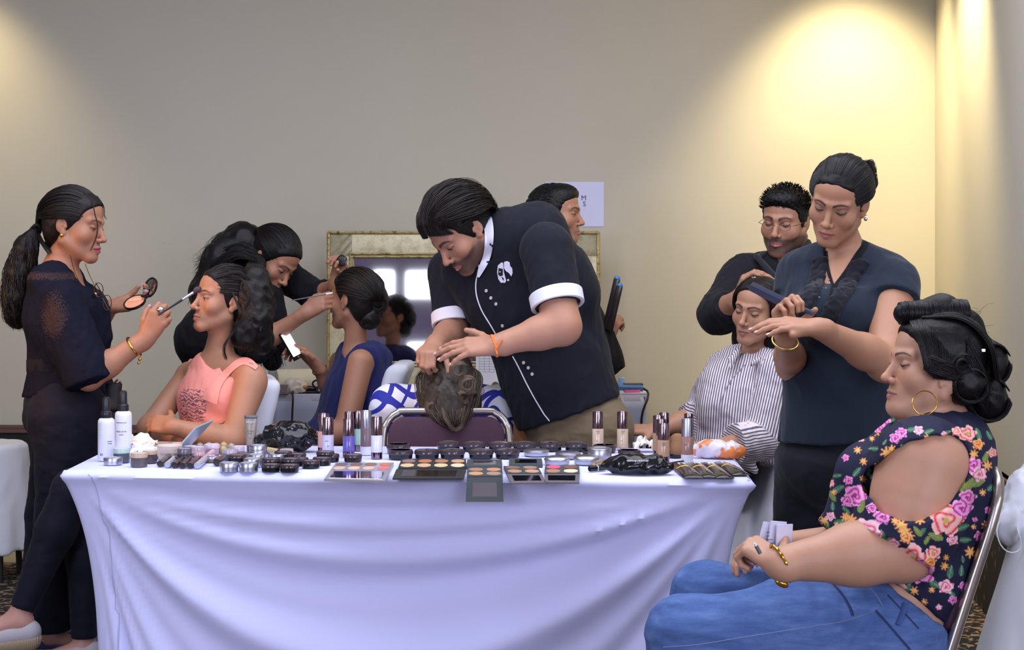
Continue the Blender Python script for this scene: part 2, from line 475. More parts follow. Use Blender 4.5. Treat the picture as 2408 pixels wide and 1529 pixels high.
def head_color(H, skin, o=0.25, lip=(.45, .17, .16), brow=(.03, .02, .015), beard=0.0, browt=.0034, shadow=None, iris=(.03, .015, .01), blush=.25, beardcol=(.02, .015, .012)):
    skin = np.array(skin) * (1.06, .97, .87); lip = np.array(lip)
    def f(P):
        x, y, z = H.l(P).T; C = np.tile(skin, (len(P), 1)); ax = np.abs(x)
        def mixin(m, c): nonlocal C; m = np.clip(m, 0, 1)[:, None]; C = C * (1 - m) + np.asarray(c) * m
        sm = lambda d, w: np.clip(.5 - d / w, 0, 1)
        face = (y > .03) & (np.abs(z) < .13) & (ax < .09)
        # blush, ears redder
        mixin(face * .5 * blush * np.exp(-((ax - .042) ** 2 + (z + .03) ** 2) / .018 ** 2), skin * (1.12, .72, .70))
        mixin(face * .5 * np.exp(-((x) ** 2 + (z + .036) ** 2 + (y - .105) ** 2) / .012 ** 2), skin * (1.1, .78, .75))
        # brows
        t = np.clip((ax - .012) / .036, 0, 1)
        zb = .0205 + .0075 * np.sin(t * 2.5) - .003 * t
        d = np.abs(z - zb) - (browt + .0007) * (1.15 - .75 * t)
        mixin(face * sm(d, .003) * ((ax > .010) & (ax < .050)) * .92, brow)
        # lips
        dl = np.abs(z + .0668 + .0) - np.where(z > -.0668, .0080 - .25 * ax - .0018 * np.exp(-(x / .004) ** 2), .0092 - 17. * ax * ax)
        mixin(face * sm(np.maximum(dl, ax - .0235), .002) * (y > .074), lip)
        mixin(face * sm(np.maximum(np.abs(z + .0668 + .02 * ax) - .0008, ax - .023), .0012) * (y > .074), lip * .35)
        # eyes
        u = (ax - EYE[0]) / .0135; zu, zl = lid_curves(u, o); zz = z - EYE[2]; inx = (np.abs(u) < 1.0) & (y > .060)
        if shadow is not None: mixin(face * np.exp(-((ax - .033) ** 2 / .016 ** 2 + (zz - .006) ** 2 / .008 ** 2)) * (zz > zl), shadow)
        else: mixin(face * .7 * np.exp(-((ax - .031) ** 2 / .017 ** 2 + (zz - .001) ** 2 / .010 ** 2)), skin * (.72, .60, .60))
        op = np.maximum(zz - zu, zl - zz)
        mixin(inx * sm(op, .0012), (.62, .56, .52))
        ir = np.sqrt((ax - EYE[0]) ** 2 + (zz + .002) ** 2)
        mixin(inx * sm(np.maximum(op, ir - .0055), .0012), iris)
        lash = np.abs(zz - zu + .0003) - (.0019 + .0007 * np.clip(u, -1, 1))
        mixin(((np.abs(u) < 1.12) & (y > .055)) * sm(np.maximum(lash, 0 * u), .0016), (.012, .008, .008))
        mixin(inx * .45 * sm(np.abs(zz - zl) - .0006, .0015), (.05, .03, .03))
        # nostrils
        mixin(face * sm(np.sqrt((ax - .006) ** 2 + (y - .1015) ** 2 + (z + .0435) ** 2) - .0038, .002), skin * .18)
        if beard > 0:
            jz = np.clip((-.026 - z) / .02, 0, 1) * np.clip((y + .005 + .25 * (z + .1)) / .03, 0, 1)
            cheek = sm(z + .024 + .50 * np.clip(y - .02, 0, 1) - .35 * np.clip(.045 - ax, 0, 1), .012)
            chin = sm(z + .078, .01); mus = sm(np.maximum(np.abs(z + .053 + .12 * ax) - .0058, ax - .030), .004) * (y > .07)
            m = np.maximum(np.maximum(cheek * jz, chin * (z < -.06)), mus) * (1 - sm(np.maximum(dl, ax - .022), .002)) * np.clip((z + .118 - .3 * (y - .07)) / .02, 0, 1)
            mixin(m * beard * (z < -.02) * .92, beardcol)
        return C
    return f

def hand(S, wrist, d, n, th, curls=(.3, .35, .4, .45), spread=.10, thumb=(.5, .3), sc=1.0, wr=.024, straight=None, tsp=.9):
    """wrist point, d = direction of the fingers, n = the way the palm faces, th = the side the thumb is on.
    curls = bend of index..little in 0..1.  Returns finger tips (thumb first)."""
    d = unit(d); n = unit(np.asarray(n, float) - d * np.dot(n, d)); t = np.cross(d, n); t = t * (1 if np.dot(t, th) >= 0 else -1)
    w = np.asarray(wrist, float); s = sc; tips = []
    W = lambda a, b, c: w + s * (d * a + t * b + n * c)
    kn = [(.088, .028), (.092, .009), (.087, -.010), (.077, -.027)]; ln = [(.040, .024, .019), (.044, .028, .020), (.041, .026, .019), (.032, .019, .017)]
    for i, (a, b) in enumerate(kn):
        S.cone(W(.004, b * .55, 0), W(a - .006, b, -.001), .0145 * s, .0112 * s, .014 * s)
    S.ell(W(.045, 0, .002), (.046 * s, .034 * s, .0135 * s), np.stack([d, t, n], 1), .012 * s)
    S.ell(W(.030, .024, .009), (.028 * s, .013 * s, .014 * s), np.stack([d, t, n], 1), .012 * s)
    allj = []
    for i, (a, b) in enumerate(kn):
        sp = spread * (1.5 - i) / 1.5; p = W(a, b, 0); c = curls[i]; cc = c if hasattr(c, '__len__') else (c * 1.15, c * 1.5, c * .9)
        ang = 0; r0 = (.0092, .0095, .0090, .0080)[i] * s; joints = [p]
        for j in range(3):
            ang += cc[j]; dv = unit(d * math.cos(sp) + t * math.sin(sp)); v = dv * math.cos(ang) + n * math.sin(ang)
            q = p + v * ln[i][j] * s
            S.cone(p, q, r0 * (1 - .06 * j), r0 * (.94 - .09 * j), .0035 * s if j else .008 * s); p = q; joints.append(q)
        tips.append((p, v, r0)); allj.append(joints)
    # thumb: leaves the side of the palm near its base
    p0 = W(.018, .020, .004); a1, a2 = thumb
    v1 = unit(d * math.cos(tsp) + t * math.sin(tsp) + n * a1 * .9)
    p1 = p0 + v1 * .040 * s; v2 = unit(v1 + d * .35 + n * a2 * .8 - t * .25 * a2); p2 = p1 + v2 * .032 * s; v3 = unit(v2 + n * a2 * .7 + d * .15 - t * .3 * a2); p3 = p2 + v3 * .025 * s
    S.cone(p0, p1, .0150 * s, .0112 * s, .012 * s); S.cone(p1, p2, .0110 * s, .0100 * s, .004 * s); S.cone(p2, p3, .0102 * s, .0080 * s, .004 * s)
    S.cone(w - d * .02 * s, W(.012, 0, 0), wr * s * .95, .0200 * s, .016 * s)
    return [(p3, v3, .009 * s)] + tips
def nails(parent, tips, n, col_mat, sc=1.0, which=(0, 1, 2, 3, 4)):
    for i in which:
        p, v, r = tips[i]; up = -unit(np.asarray(n, float) - v * np.dot(n, v)); lat = np.cross(v, up)
        M = MB(); M.sphere(p + v * .0015 * sc + up * r * .62, (.0052 * sc, .0062 * sc, .0022 * sc), 10, R=np.stack([lat, v, up], 1))
        M.build('fingernail', col_mat, parent)

def arm(S, sh, el, wr, r=(.046, .036, .037, .023), k=.02):
    sh, el, wr = map(lambda a: np.asarray(a, float), (sh, el, wr))
    S.cone(sh, el, r[0], r[1], k); S.cone(el, el + (wr - el) * .35, r[1] * .98, r[2], k); S.cone(el + (wr - el) * .3, wr, r[2], r[3], k)
def leg(S, hip, kn, an, r=(.085, .058, .056, .036), k=.03):
    hip, kn, an = map(lambda a: np.asarray(a, float), (hip, kn, an))
    S.cone(hip, kn, r[0], r[1], k); S.cone(kn, kn + (an - kn) * .4, r[1] * .95, r[2], k); S.cone(kn + (an - kn) * .35, an, r[2], r[3], k)

def skin_mat(name, rough=.48, sss=.12):
    t = NT(name); c = t.attr('col'); o = t.coord()
    m = t.noise(o, 60, 4, .6); n2 = t.mix(t.math('MULTIPLY', m, .28), c, t.mix(.5, c, (.25, .07, .04, 1)))
    t.base(n2).set(Roughness=rough); t.b.inputs['Subsurface Weight'].default_value = sss
    t.b.inputs['Subsurface Radius'].default_value = (.010, .004, .002); t.b.inputs['Subsurface Scale'].default_value = .6
    t.b.inputs['Specular IOR Level'].default_value = .4
    t.bump(t.noise(o, 420, 3, .6), .12, .0015)
    return t.mat
SKIN = skin_mat('skin')
def hair_mat(name, dark, light, rough=.34, spec=.5):
    """strands carry their own tone in the colour attribute"""
    t = NT(name); a = t.attr('col'); sep = t.node('ShaderNodeSeparateColor'); t.link(a, sep.inputs[0])
    t.base(t.mix(sep.outputs[0], dark, light)); t.link(t.math('MULTIPLY_ADD', sep.outputs[1], .12, rough), t.b.inputs['Roughness']); t.bump(t.noise(t.mapping(t.coord(), (1, 1, .25)), 420, 2), .5, .002); t.b.inputs['Specular IOR Level'].default_value = spec
    t.b.inputs['Anisotropic'].default_value = .5
    return t.mat
HAIR_BLACK = hair_mat('black_hair', (.003, .0025, .003, 1), (.016, .013, .014, 1), spec=.25)
HAIR_DARK = hair_mat('dark_brown_hair', (.004, .003, .003, 1), (.030, .019, .016, 1), spec=.28)
HAIR_BROWN = hair_mat('brown_hair', (.012, .008, .006, 1), (.20, .135, .09, 1), spec=.4)

class Hair:
    """a cap volume with thousands of strand tubes laid over it, joined into one mesh"""
    def __init__(s): s.v = []; s.f = []; s.c = []; s.n = 0; s.vi = set()
    def vol(s, sdf, h, amp=0.0, tone=.15):
        P, Q = skin_sdf(sdf, h, smooth=2); s.vi.add(len(s.c))
        s.v.append(P); s.f.append(Q + s.n); s.n += len(P)
        s.c.append(tone + .25 * (wob(P[:, 0], P[:, 1], P[:, 2], 260) * .5)); return s
    def strand(s, pts, r=.0016, tone=None, taper=.35, n=4):
        pts = np.asarray(pts, float); N = len(pts); T = np.gradient(pts, axis=0); T /= np.linalg.norm(T, axis=1)[:, None] + 1e-12
        ref = V(.3, .8, .52); A = np.cross(T, ref); A /= np.linalg.norm(A, axis=1)[:, None] + 1e-9; B = np.cross(T, A)
        t = np.linspace(0, 1, N); rr = r * (1 - (1 - taper) * t ** 2) * np.minimum(1, .4 + t * 8)
        ang = np.arange(n) * 2 * PI / n
        ring = pts[:, None] + rr[:, None, None] * (np.cos(ang)[None, :, None] * A[:, None] + np.sin(ang)[None, :, None] * B[:, None])
        i = np.arange(N - 1)[:, None]; j = np.arange(n)[None]; j2 = (j + 1) % n
        q = np.stack([i * n + j, i * n + j2, (i + 1) * n + j2, (i + 1) * n + j], -1).reshape(-1, 4)
        s.v.append(ring.reshape(-1, 3)); s.f.append(q + s.n); s.n += N * n
        s.c.append(np.full(N * n, random.random() ** 2 if tone is None else tone)); return s
    def sheet(s, guides, count, r=.0016, jit=.003, wave=0.0, wf=3.0, seg=14, tone=None, taper=.35, curl=0.0):
        """strands interpolated between neighbouring guide lines (each a list of points)"""
        G = [resamp(g, seg) for g in guides]; m = len(G) - 1
        r = r * .66
        for _ in range(int(count * 1.5)):
            u = random.random() * m if m else 0; i = min(int(u), max(m - 1, 0)); w = u - i
            p = G[i] * (1 - w) + G[i + 1] * w if m else G[0].copy()
            off = np.random.randn(3) * jit; ph = random.random() * 6.28; t = np.linspace(0, 1, seg)
            p = p + off * (0.35 + .65 * t[:, None])
            if wave: p = p + wave * np.sin(t * wf * 6.28 + ph * .4)[:, None] * unit(np.random.randn(3)) * t[:, None] ** .5
            if curl:
                T = unit(p[-1] - p[0]); A = unit(np.cross(T, V(.1, 1, .2))); B = np.cross(T, A)
                p = p + curl * (np.cos(t * wf * 6.28 + ph)[:, None] * A + np.sin(t * wf * 6.28 + ph)[:, None] * B) * np.minimum(1, t * 3)[:, None]
            s.strand(p, r * random.uniform(.6, 1.25), tone if tone is None else min(1, max(0, tone + random.uniform(-.2, .2))), taper)
        return s
    def build(s, name, mat, parent):
        o = new_mesh(name, np.concatenate(s.v), np.concatenate(s.f), mat, parent)
        c = np.clip(np.concatenate(s.c), 0, 1); a = o.data.color_attributes.new('col', 'FLOAT_COLOR', 'POINT')
        g = np.concatenate([np.full(len(q), 1.0 if k in s.vi else 0.0) for k, q in enumerate(s.c)]); a.data.foreach_set('color', np.stack([c, g, c, np.ones_like(c)], 1).astype(np.float32).ravel())
        return o
def resamp(pts, n, smooth=True):
    pts = np.asarray(pts, float)
    if smooth and len(pts) > 2:       # Catmull-Rom
        q = [2 * pts[0] - pts[1]] + list(pts) + [2 * pts[-1] - pts[-2]]; out = []
        for i in range(1, len(q) - 2):
            for t in np.linspace(0, 1, 9)[:-1]:
                a, b, c, d = q[i - 1], q[i], q[i + 1], q[i + 2]
                out.append(.5 * ((2 * b) + (c - a) * t + (2 * a - 5 * b + 4 * c - d) * t * t + (-a + 3 * b - 3 * c + d) * t ** 3))
        out.append(pts[-1]); pts = np.array(out)
    L = np.concatenate([[0], np.cumsum(np.linalg.norm(np.diff(pts, axis=0), axis=1))]); u = np.linspace(0, L[-1], n)
    return np.stack([np.interp(u, L, pts[:, i]) for i in range(3)], 1)
def on_scalp(H, p, lift=.010):
    """push a head-local direction point onto the hair shell"""
    p = np.asarray(p, float); c = V(0, -.016, .030); r = V(.0775, .0985, .0895) + lift
    q = (p - c) / r; return H.w(c + r * q / np.linalg.norm(q))
def scalp_line(H, pts, lift=.010, n=10, ramp=True):
    pts = resamp(pts, n); return np.array([on_scalp(H, p, lift * ((.0, .3, .55, .78, .92, 1) if ramp else (.8, 1, 1, 1, 1, 1))[min(i, 5)]) for i, p in enumerate(pts)])
HAIRLINE = ((-.30, -.05), (-.075, -.045), (-.035, -.022), (-.018, .018), (.02, .042), (.05, .060), (.078, .084), (.2, .2))
def hair_cap(H, lift=.006, line=HAIRLINE, extra=None, k=.014, rough=.0012, f=180):
    S = SDF(); lift = lift * .45 - .001; r = (V(.0775, .0985, .0895) + lift) * H.s
    S.ell(H.w(0, -.016, .030), r, H.R, .01)
    S.ell(H.w(0, .010, .052), (V(.070, .076, .064) + lift) * H.s, H.R, .006 * H.s)
    S.ell(H.w(0, -.045, -.030), V(.062, .050, .062) * H.s, H.R, .03 * H.s)
    if extra: extra(S)
    zs, ys = np.array(line).T
    def cut(x, y, z):
        a, b, c = H.lxyz(x, y, z)
        return (b - np.interp(c, zs, ys)) * H.s * .8
    S.func(cut, (-99,) * 3, (99,) * 3, k, 'i')
    if rough: S.func(lambda x, y, z: rough * wob(x, y, z, f), (-99,) * 3, (99,) * 3, .01, 'd')
    return S
def neck(S, H, base, r=.052, rb=.058, k=.03, low=-.075):
    S.cone(H.w(0, -.018, low), base, r * H.s, rb * H.s, k)
# ------------------------------------------------------------------ the room
def struct(o): o['kind'] = 'structure'; return o
def wallmat():
    t = NT('cream_wall_paint'); o = t.coord(); n = t.noise(o, 1.3, 4, .55); n2 = t.noise(o, 260, 2, .6)
    v = t.noise(t.mapping(o, (1, 1, 3), (0, 0, 0), (3, 1, 2)), 3.2, 5, .7); scuff = t.math('GREATER_THAN', v, .735)
    c = t.mix(n, srgb(187, 182, 164), srgb(193, 188, 172)); c = t.mix(t.math('MULTIPLY', scuff, .12), c, srgb(150, 140, 128))
    t.base(c).set(Roughness=.9); t.b.inputs['Specular IOR Level'].default_value = .2; t.bump(n2, .10, .002); return t.mat
WALL = wallmat()
def carpet():
    t = NT('patterned_carpet'); o = t.coord()
    v = t.node('ShaderNodeTexVoronoi'); v.inputs['Scale'].default_value = 5.5; t.link(o, v.inputs['Vector']); v2 = t.node('ShaderNodeTexVoronoi'); v2.inputs['Scale'].default_value = 42; t.link(o, v2.inputs['Vector'])
    big = t.ramp(t.math('ADD', v.outputs['Distance'], t.math('MULTIPLY', t.noise(o, 14, 3), .25)), [(.20, (1, 1, 1, 1)), (.24, (0, 0, 0, 1))], 'LINEAR')
    c = t.mix(t.math('GREATER_THAN', v2.outputs['Distance'], .62), srgb(30, 28, 30), srgb(150, 126, 100)); c = t.mix(big, c, t.mix(t.noise(o, 9, 2), srgb(178, 140, 100), srgb(140, 44, 30)))
    t.base(c).set(Roughness=1.0); t.bump(t.noise(o, 600, 2), .5, .004); return t.mat
CARPET = carpet()
def wallpaper():
    t = NT('dark_dado_paper'); o = t.coord(); m = t.mapping(o, (1, 1, 1))
    v = t.node('ShaderNodeTexVoronoi'); v.inputs['Scale'].default_value = 16; t.link(m, v.inputs['Vector']); d = t.math('ADD', v.outputs['Distance'], t.math('MULTIPLY', t.noise(m, 24, 3), .3))
    c = t.ramp(d, [(.0, srgb(140, 118, 84)), (.34, srgb(92, 78, 52)), (.42, srgb(30, 27, 26)), (.8, srgb(22, 20, 22))]); v3 = t.noise(m, 5, 1)
    c = t.mix(t.math('MULTIPLY', t.math('GREATER_THAN', v3, .62), t.math('LESS_THAN', d, .36)), c, srgb(168, 44, 26)); t.base(c).set(Roughness=.8); return t.mat
DADO = wallpaper(); WOOD = simple('brown_rail_wood', srgb(98, 58, 40), .4)
YW, XL, XR, YB, ZC, RAIL = 7.25, -5.2, 2.06, -3.0, 3.05, .57
RX1 = (1.77 - XR) / (5.35 - YW)             # the right wall leans inwards towards the lens
def xr(y): return XR + (y - YW) * RX1
def quad(name, pts, mat): return struct(new_mesh(name, pts, [(0, 1, 2, 3)], mat, smooth=False))
def slabwall(name, p, q, z0, z1, mat, th=.12):
    """upright wall from p to q, thickness away from the room"""
    p, q = np.array(p, float), np.array(q, float); d = unit(V(*(q - p), 0)); n = np.array((d[1], -d[0])) * th
    b = [(p[0], p[1]), (q[0], q[1]), (q[0] + n[0], q[1] + n[1]), (p[0] + n[0], p[1] + n[1])]
    M = MB(); M.ribbon_poly(b, z0, z1); return struct(M.build(name, mat, smooth=False))
M = MB(); M.box(((XL + 3.4) / 2, (YB + YW) / 2, -.05), ((3.4 - XL) / 2 + .2, (YW - YB) / 2 + .2, .05)); struct(M.build('floor', CARPET, smooth=False))
M = MB(); M.box(((XL + 3.4) / 2, (YB + YW) / 2, ZC + .05), ((3.4 - XL) / 2 + .2, (YW - YB) / 2 + .2, .05)); struct(M.build('ceiling', simple('white_ceiling', srgb(215, 212, 205), .9), smooth=False))
slabwall('wall_back', (XR, YW), (XL, YW), 0, ZC, WALL)
# the right wall: a short leaf beside the corner, then the wall that comes towards the lens
slabwall('wall_right', (xr(4.6), 4.6), (XR, YW), 0, ZC, WALL)
slabwall('wall_right_front', (3.35, 4.6), (xr(4.6), 4.6), 0, ZC, WALL, .0001 + .06); slabwall('wall_right_side', (3.35, YB), (3.35, 4.6), 0, ZC, WALL)
slabwall('wall_left', (XL, YW), (XL, YB), 0, ZC, WALL)
# wall behind the lens with its openings (seen only in the mirror)
CURT = simple('lilac_wall', srgb(150, 140, 168), .9)
slabwall('wall_front', (XL, YB - .35), (3.4, YB - .35), 0, ZC, CURT)
def dado(name, p, q, th):
    p, q = np.array(p, float), np.array(q, float); d = unit(V(*(q - p), 0)); n = np.array((-d[1], d[0])) * th
    M = MB(); M.ribbon_poly([tuple(p), tuple(q), tuple(q + n), tuple(p + n)], 0, RAIL - .01); struct(M.build(name, DADO, smooth=False))
    n2 = n / abs(th) * .022 ; M = MB(); M.ribbon_poly([tuple(p), tuple(q), tuple(q + n2), tuple(p + n2)], RAIL - .018, RAIL + .018); M.ribbon_poly([tuple(p), tuple(q), tuple(q + n2 * 1.5), tuple(p + n2 * 1.5)], RAIL + .008, RAIL + .018)
    struct(M.build('trim_rail', WOOD, smooth=False))
dado('trim_1', (XR, YW), (XL, YW), .008); dado('trim_2', (xr(4.6), 4.6), (XR, YW), .008)
M = MB(); M.box(((XL + XR) / 2, 6.98, .003), ((XR - XL) / 2, .20, .003)); struct(M.build('trim_3', simple('beige_carpet_border', srgb(186, 176, 148), .95), smooth=False))
# paper notice taped to the wall
t = simple('notice_paper', srgb(206, 208, 238), .7)
def text(body, size, mat, parent, loc, R, align='CENTER', name='lettering', ext=.0003):
    c = bpy.data.curves.new('t', 'FONT'); c.body = body; c.size = size; c.extrude = ext; c.align_x = align; c.resolution_u = 3
    o = bpy.data.objects.new('t', c); COL.objects.link(o); dg = bpy.context.evaluated_depsgraph_get(); me = o.evaluated_get(dg).to_mesh()
    v = np.array([q.co[:] for q in me.vertices]); f = [tuple(p.vertices) for p in me.polygons]; o.evaluated_get(dg).to_mesh_clear(); bpy.data.objects.remove(o); bpy.data.curves.remove(c)
    if not len(v): return None
    return new_mesh(name, v @ np.asarray(R, float).T + np.asarray(loc, float), f, mat, parent, smooth=False)
def notice():
    r = empty('paper_notice', at(1352, 480, YW - .003), label='white paper notice taped to the wall behind the standing person with short hair', cat='notice')
    M = MB(); w = at(1420, 480, YW)[0] - at(1284, 480, YW)[0]; h = at(1, 428, YW)[2] - at(1, 533, YW)[2]
    M.box((0, -.0005, 0), (w / 2, .0006, h / 2)); M.build('sheet', t, r, smooth=False, X=(np.eye(3), at(1352, 480.5, YW - .003)))
    ink = simple('ink', srgb(70, 66, 80), .8)
    for s_, py in (('M', 466), ('S', 480)):
        p = at(1379 if s_ == 'M' else 1378, py + 5, YW - .005); text(s_, .034, ink, r, p, np.array(((1, 0, 0), (0, 0, -1), (0, 1, 0)), float), 'RIGHT')
notice()
# vents / windows behind the lens: bright panes high in the wall, reflected by the tilted mirror
PANE = NT('bright_window_pane'); PANE.b.inputs['Emission Color'].default_value = (.86, .95, 1, 1); PANE.b.inputs['Emission Strength'].default_value = 7.0; PANE.base((.9, .95, 1, 1))
# ------------------------------------------------------------------ shared cloth materials and helpers
def cloth(name, col, rough=.85, fine=900, b=.12, sheen=.15, big=18, bb=.25, attr=False, var=.12):
    t = NT(name); o = t.coord(); c = t.attr('col') if attr else col
    n = t.noise(o, 35, 3, .6)
    t.base(t.mix(t.math('MULTIPLY', n, var * 2), c, tuple(x * .55 for x in col[:3]) + (1,) if not attr else t.mix(.5, c, (.02, .02, .03, 1))))
    t.set(Roughness=rough); t.b.inputs['Sheen Weight'].default_value = sheen; t.b.inputs['Sheen Roughness'].default_value = .5
    t.b.inputs['Specular IOR Level'].default_value = .25
    nb = t.bump(t.noise(o, fine, 2, .5), b, .001); t.bump(t.noise(t.mapping(o, (1, 1, .45)), big, 3, .45), bb, .02, nb)
    return t.mat
BLACK = cloth('black_cotton', srgb(16, 17, 24), sheen=.02)
BLACKBLUE = cloth('blue_black_cotton', srgb(24, 33, 45), sheen=.10)
NAVYPANT = cloth('dark_navy_leggings', srgb(11, 13, 32), rough=.75, sheen=.04, bb=.15)
KHAKI = cloth('khaki_twill', srgb(128, 112, 88), sheen=.05)
GOLD = simple('gold', srgb(214, 168, 72), .22, 1.0)
SILVER = simple('silver_metal', srgb(200, 200, 208), .25, 1.0)
WHITEC = cloth('white_cotton_trim', srgb(228, 228, 240), sheen=.05, bb=.05, var=.03)
NAIL = simple('nail_varnish', srgb(214, 150, 190), .2)
NAILN = simple('plain_nail', srgb(214, 170, 160), .3)

def ray(px, py): return V((px - 1204.0) / F_PX, 1.0, (HOR - py) / F_PX)
class Surf:
    """ray casts on a finished mesh so trims and prints sit on the cloth"""
    def __init__(s, o):
        from mathutils.bvhtree import BVHTree
        vs, fs = [], []
        for q in (o if isinstance(o, list) else [o]):
            M = parent_world(q); b = len(vs); vs += [tuple(M @ v.co) for v in q.data.vertices]; fs += [tuple(i + b for i in p.vertices) for p in q.data.polygons]
        s.t = BVHTree.FromPolygons(vs, fs)
    def px(s, x, y, off=0.0):
        h = s.t.ray_cast(Vector((0, 0, CAM_H)), Vector(ray(x, y)).normalized())
        if h[0] is None: return None, None
        n = np.array(h[1]); p = np.array(h[0]); d = unit(ray(x, y))
        if np.dot(n, d) > 0: n = -n
        return p + n * off, n
    def line(s, pts, off=0.0, n=24):
        pts = resamp([(a, b, 0) for a, b in pts], n); out = [s.px(a, b, off)[0] for a, b, _ in pts]
        return [q for q in out if q is not None]
def strip(name, sf, path, hw, off, mat, parent, n=40, m=7, th=.0022):
    """band of cloth laid over a surface along a line"""
    P = resamp([(a, b, c) for (a, b), c in zip(path, hw if hasattr(hw, '__len__') else [hw] * len(path))], n); T = np.gradient(P[:, :2], axis=0); T /= np.linalg.norm(T, axis=1)[:, None]; G = []
    for (x, y, w), (tx, ty) in zip(P, T):
        row = [sf.px(x - ty * w * k, y + tx * w * k, 0)[0] for k in np.linspace(-1, 1, m)]; ok = [i for i, q in enumerate(row) if q is not None]
        if not ok: continue
        yy = np.interp(range(m), ok, [row[i][1] for i in ok]); G.append([at(x - ty * w * k, y + tx * w * k, yv) - unit(ray(x, y)) * off for k, yv in zip(np.linspace(-1, 1, m), yy)])
    G = np.array(G); n = len(G)
    for _ in range(6): G[1:-1] = (G[:-2] + G[2:] + 2 * G[1:-1]) / 4
    d = unit(ray(*path[0])) * th; v = np.concatenate([G.reshape(-1, 3), G.reshape(-1, 3) + d]); f = []; k = n * m
    for i in range(n - 1):
        for j in range(m - 1): a = i * m + j; f += [(a, a + 1, a + m + 1, a + m), (k + a, k + a + m, k + a + m + 1, k + a + 1)]
        for j in (0, m - 1): a = i * m + j; f.append((a, a + m, k + a + m, k + a))
    for i in (0, n - 1):
        for j in range(m - 1): a = i * m + j; f.append((a, a + 1, k + a + 1, k + a))
    o = new_mesh(name, v, f, mat, parent); o.data.set_sharp_from_angle(angle=math.radians(50)); return o
def folds(S, amp, f, ax=(1, 1, 1), seed=0, sharp=True):
    def fn(x, y, z):
        w = wob(x * ax[0], y * ax[1], z * ax[2], f, 5, seed)
        r = -amp * (1 - 2 * np.abs(w)) if sharp else amp * w
        if f < 65: r = r - amp * .62 * (1 - 2.4 * np.abs(wob(x * ax[0] + .02 * w, y * ax[1], z * ax[2], f * 2.6, 5, seed + 5)))
        return r
    return S.func(fn, (-99,) * 3, (99,) * 3, .01, 'd')
def rigidly(c): return V(c[0], c[1], 0)
def person(c, label): return empty('person', (c[0], c[1], 0), label=label, cat='person')
def shoes(root, ankle, d, mat, name='shoe', h=.075):
    S = SDF(); d = unit(V(d[0], d[1], 0)); a = V(ankle[0], ankle[1], 0)
    S.ell(a + V(0, 0, .042), (.042, .042, .042), k=.02); S.cone(a - d * .02 + V(0, 0, .032), a + d * .15 + V(0, 0, .024), .034, .028, .02)
    S.ell(a + d * .13 + V(0, 0, .026), (.055, .045, .026), np.stack([d, V(-d[1], d[0], 0), V(0, 0, 1)], 1), .02); S.half((0, 0, .002), (0, 0, -1))
    return mesh_sdf(name, S, .006, mat, root)
SHOEBLK = simple('black_shoe_leather', srgb(26, 26, 32), .35)

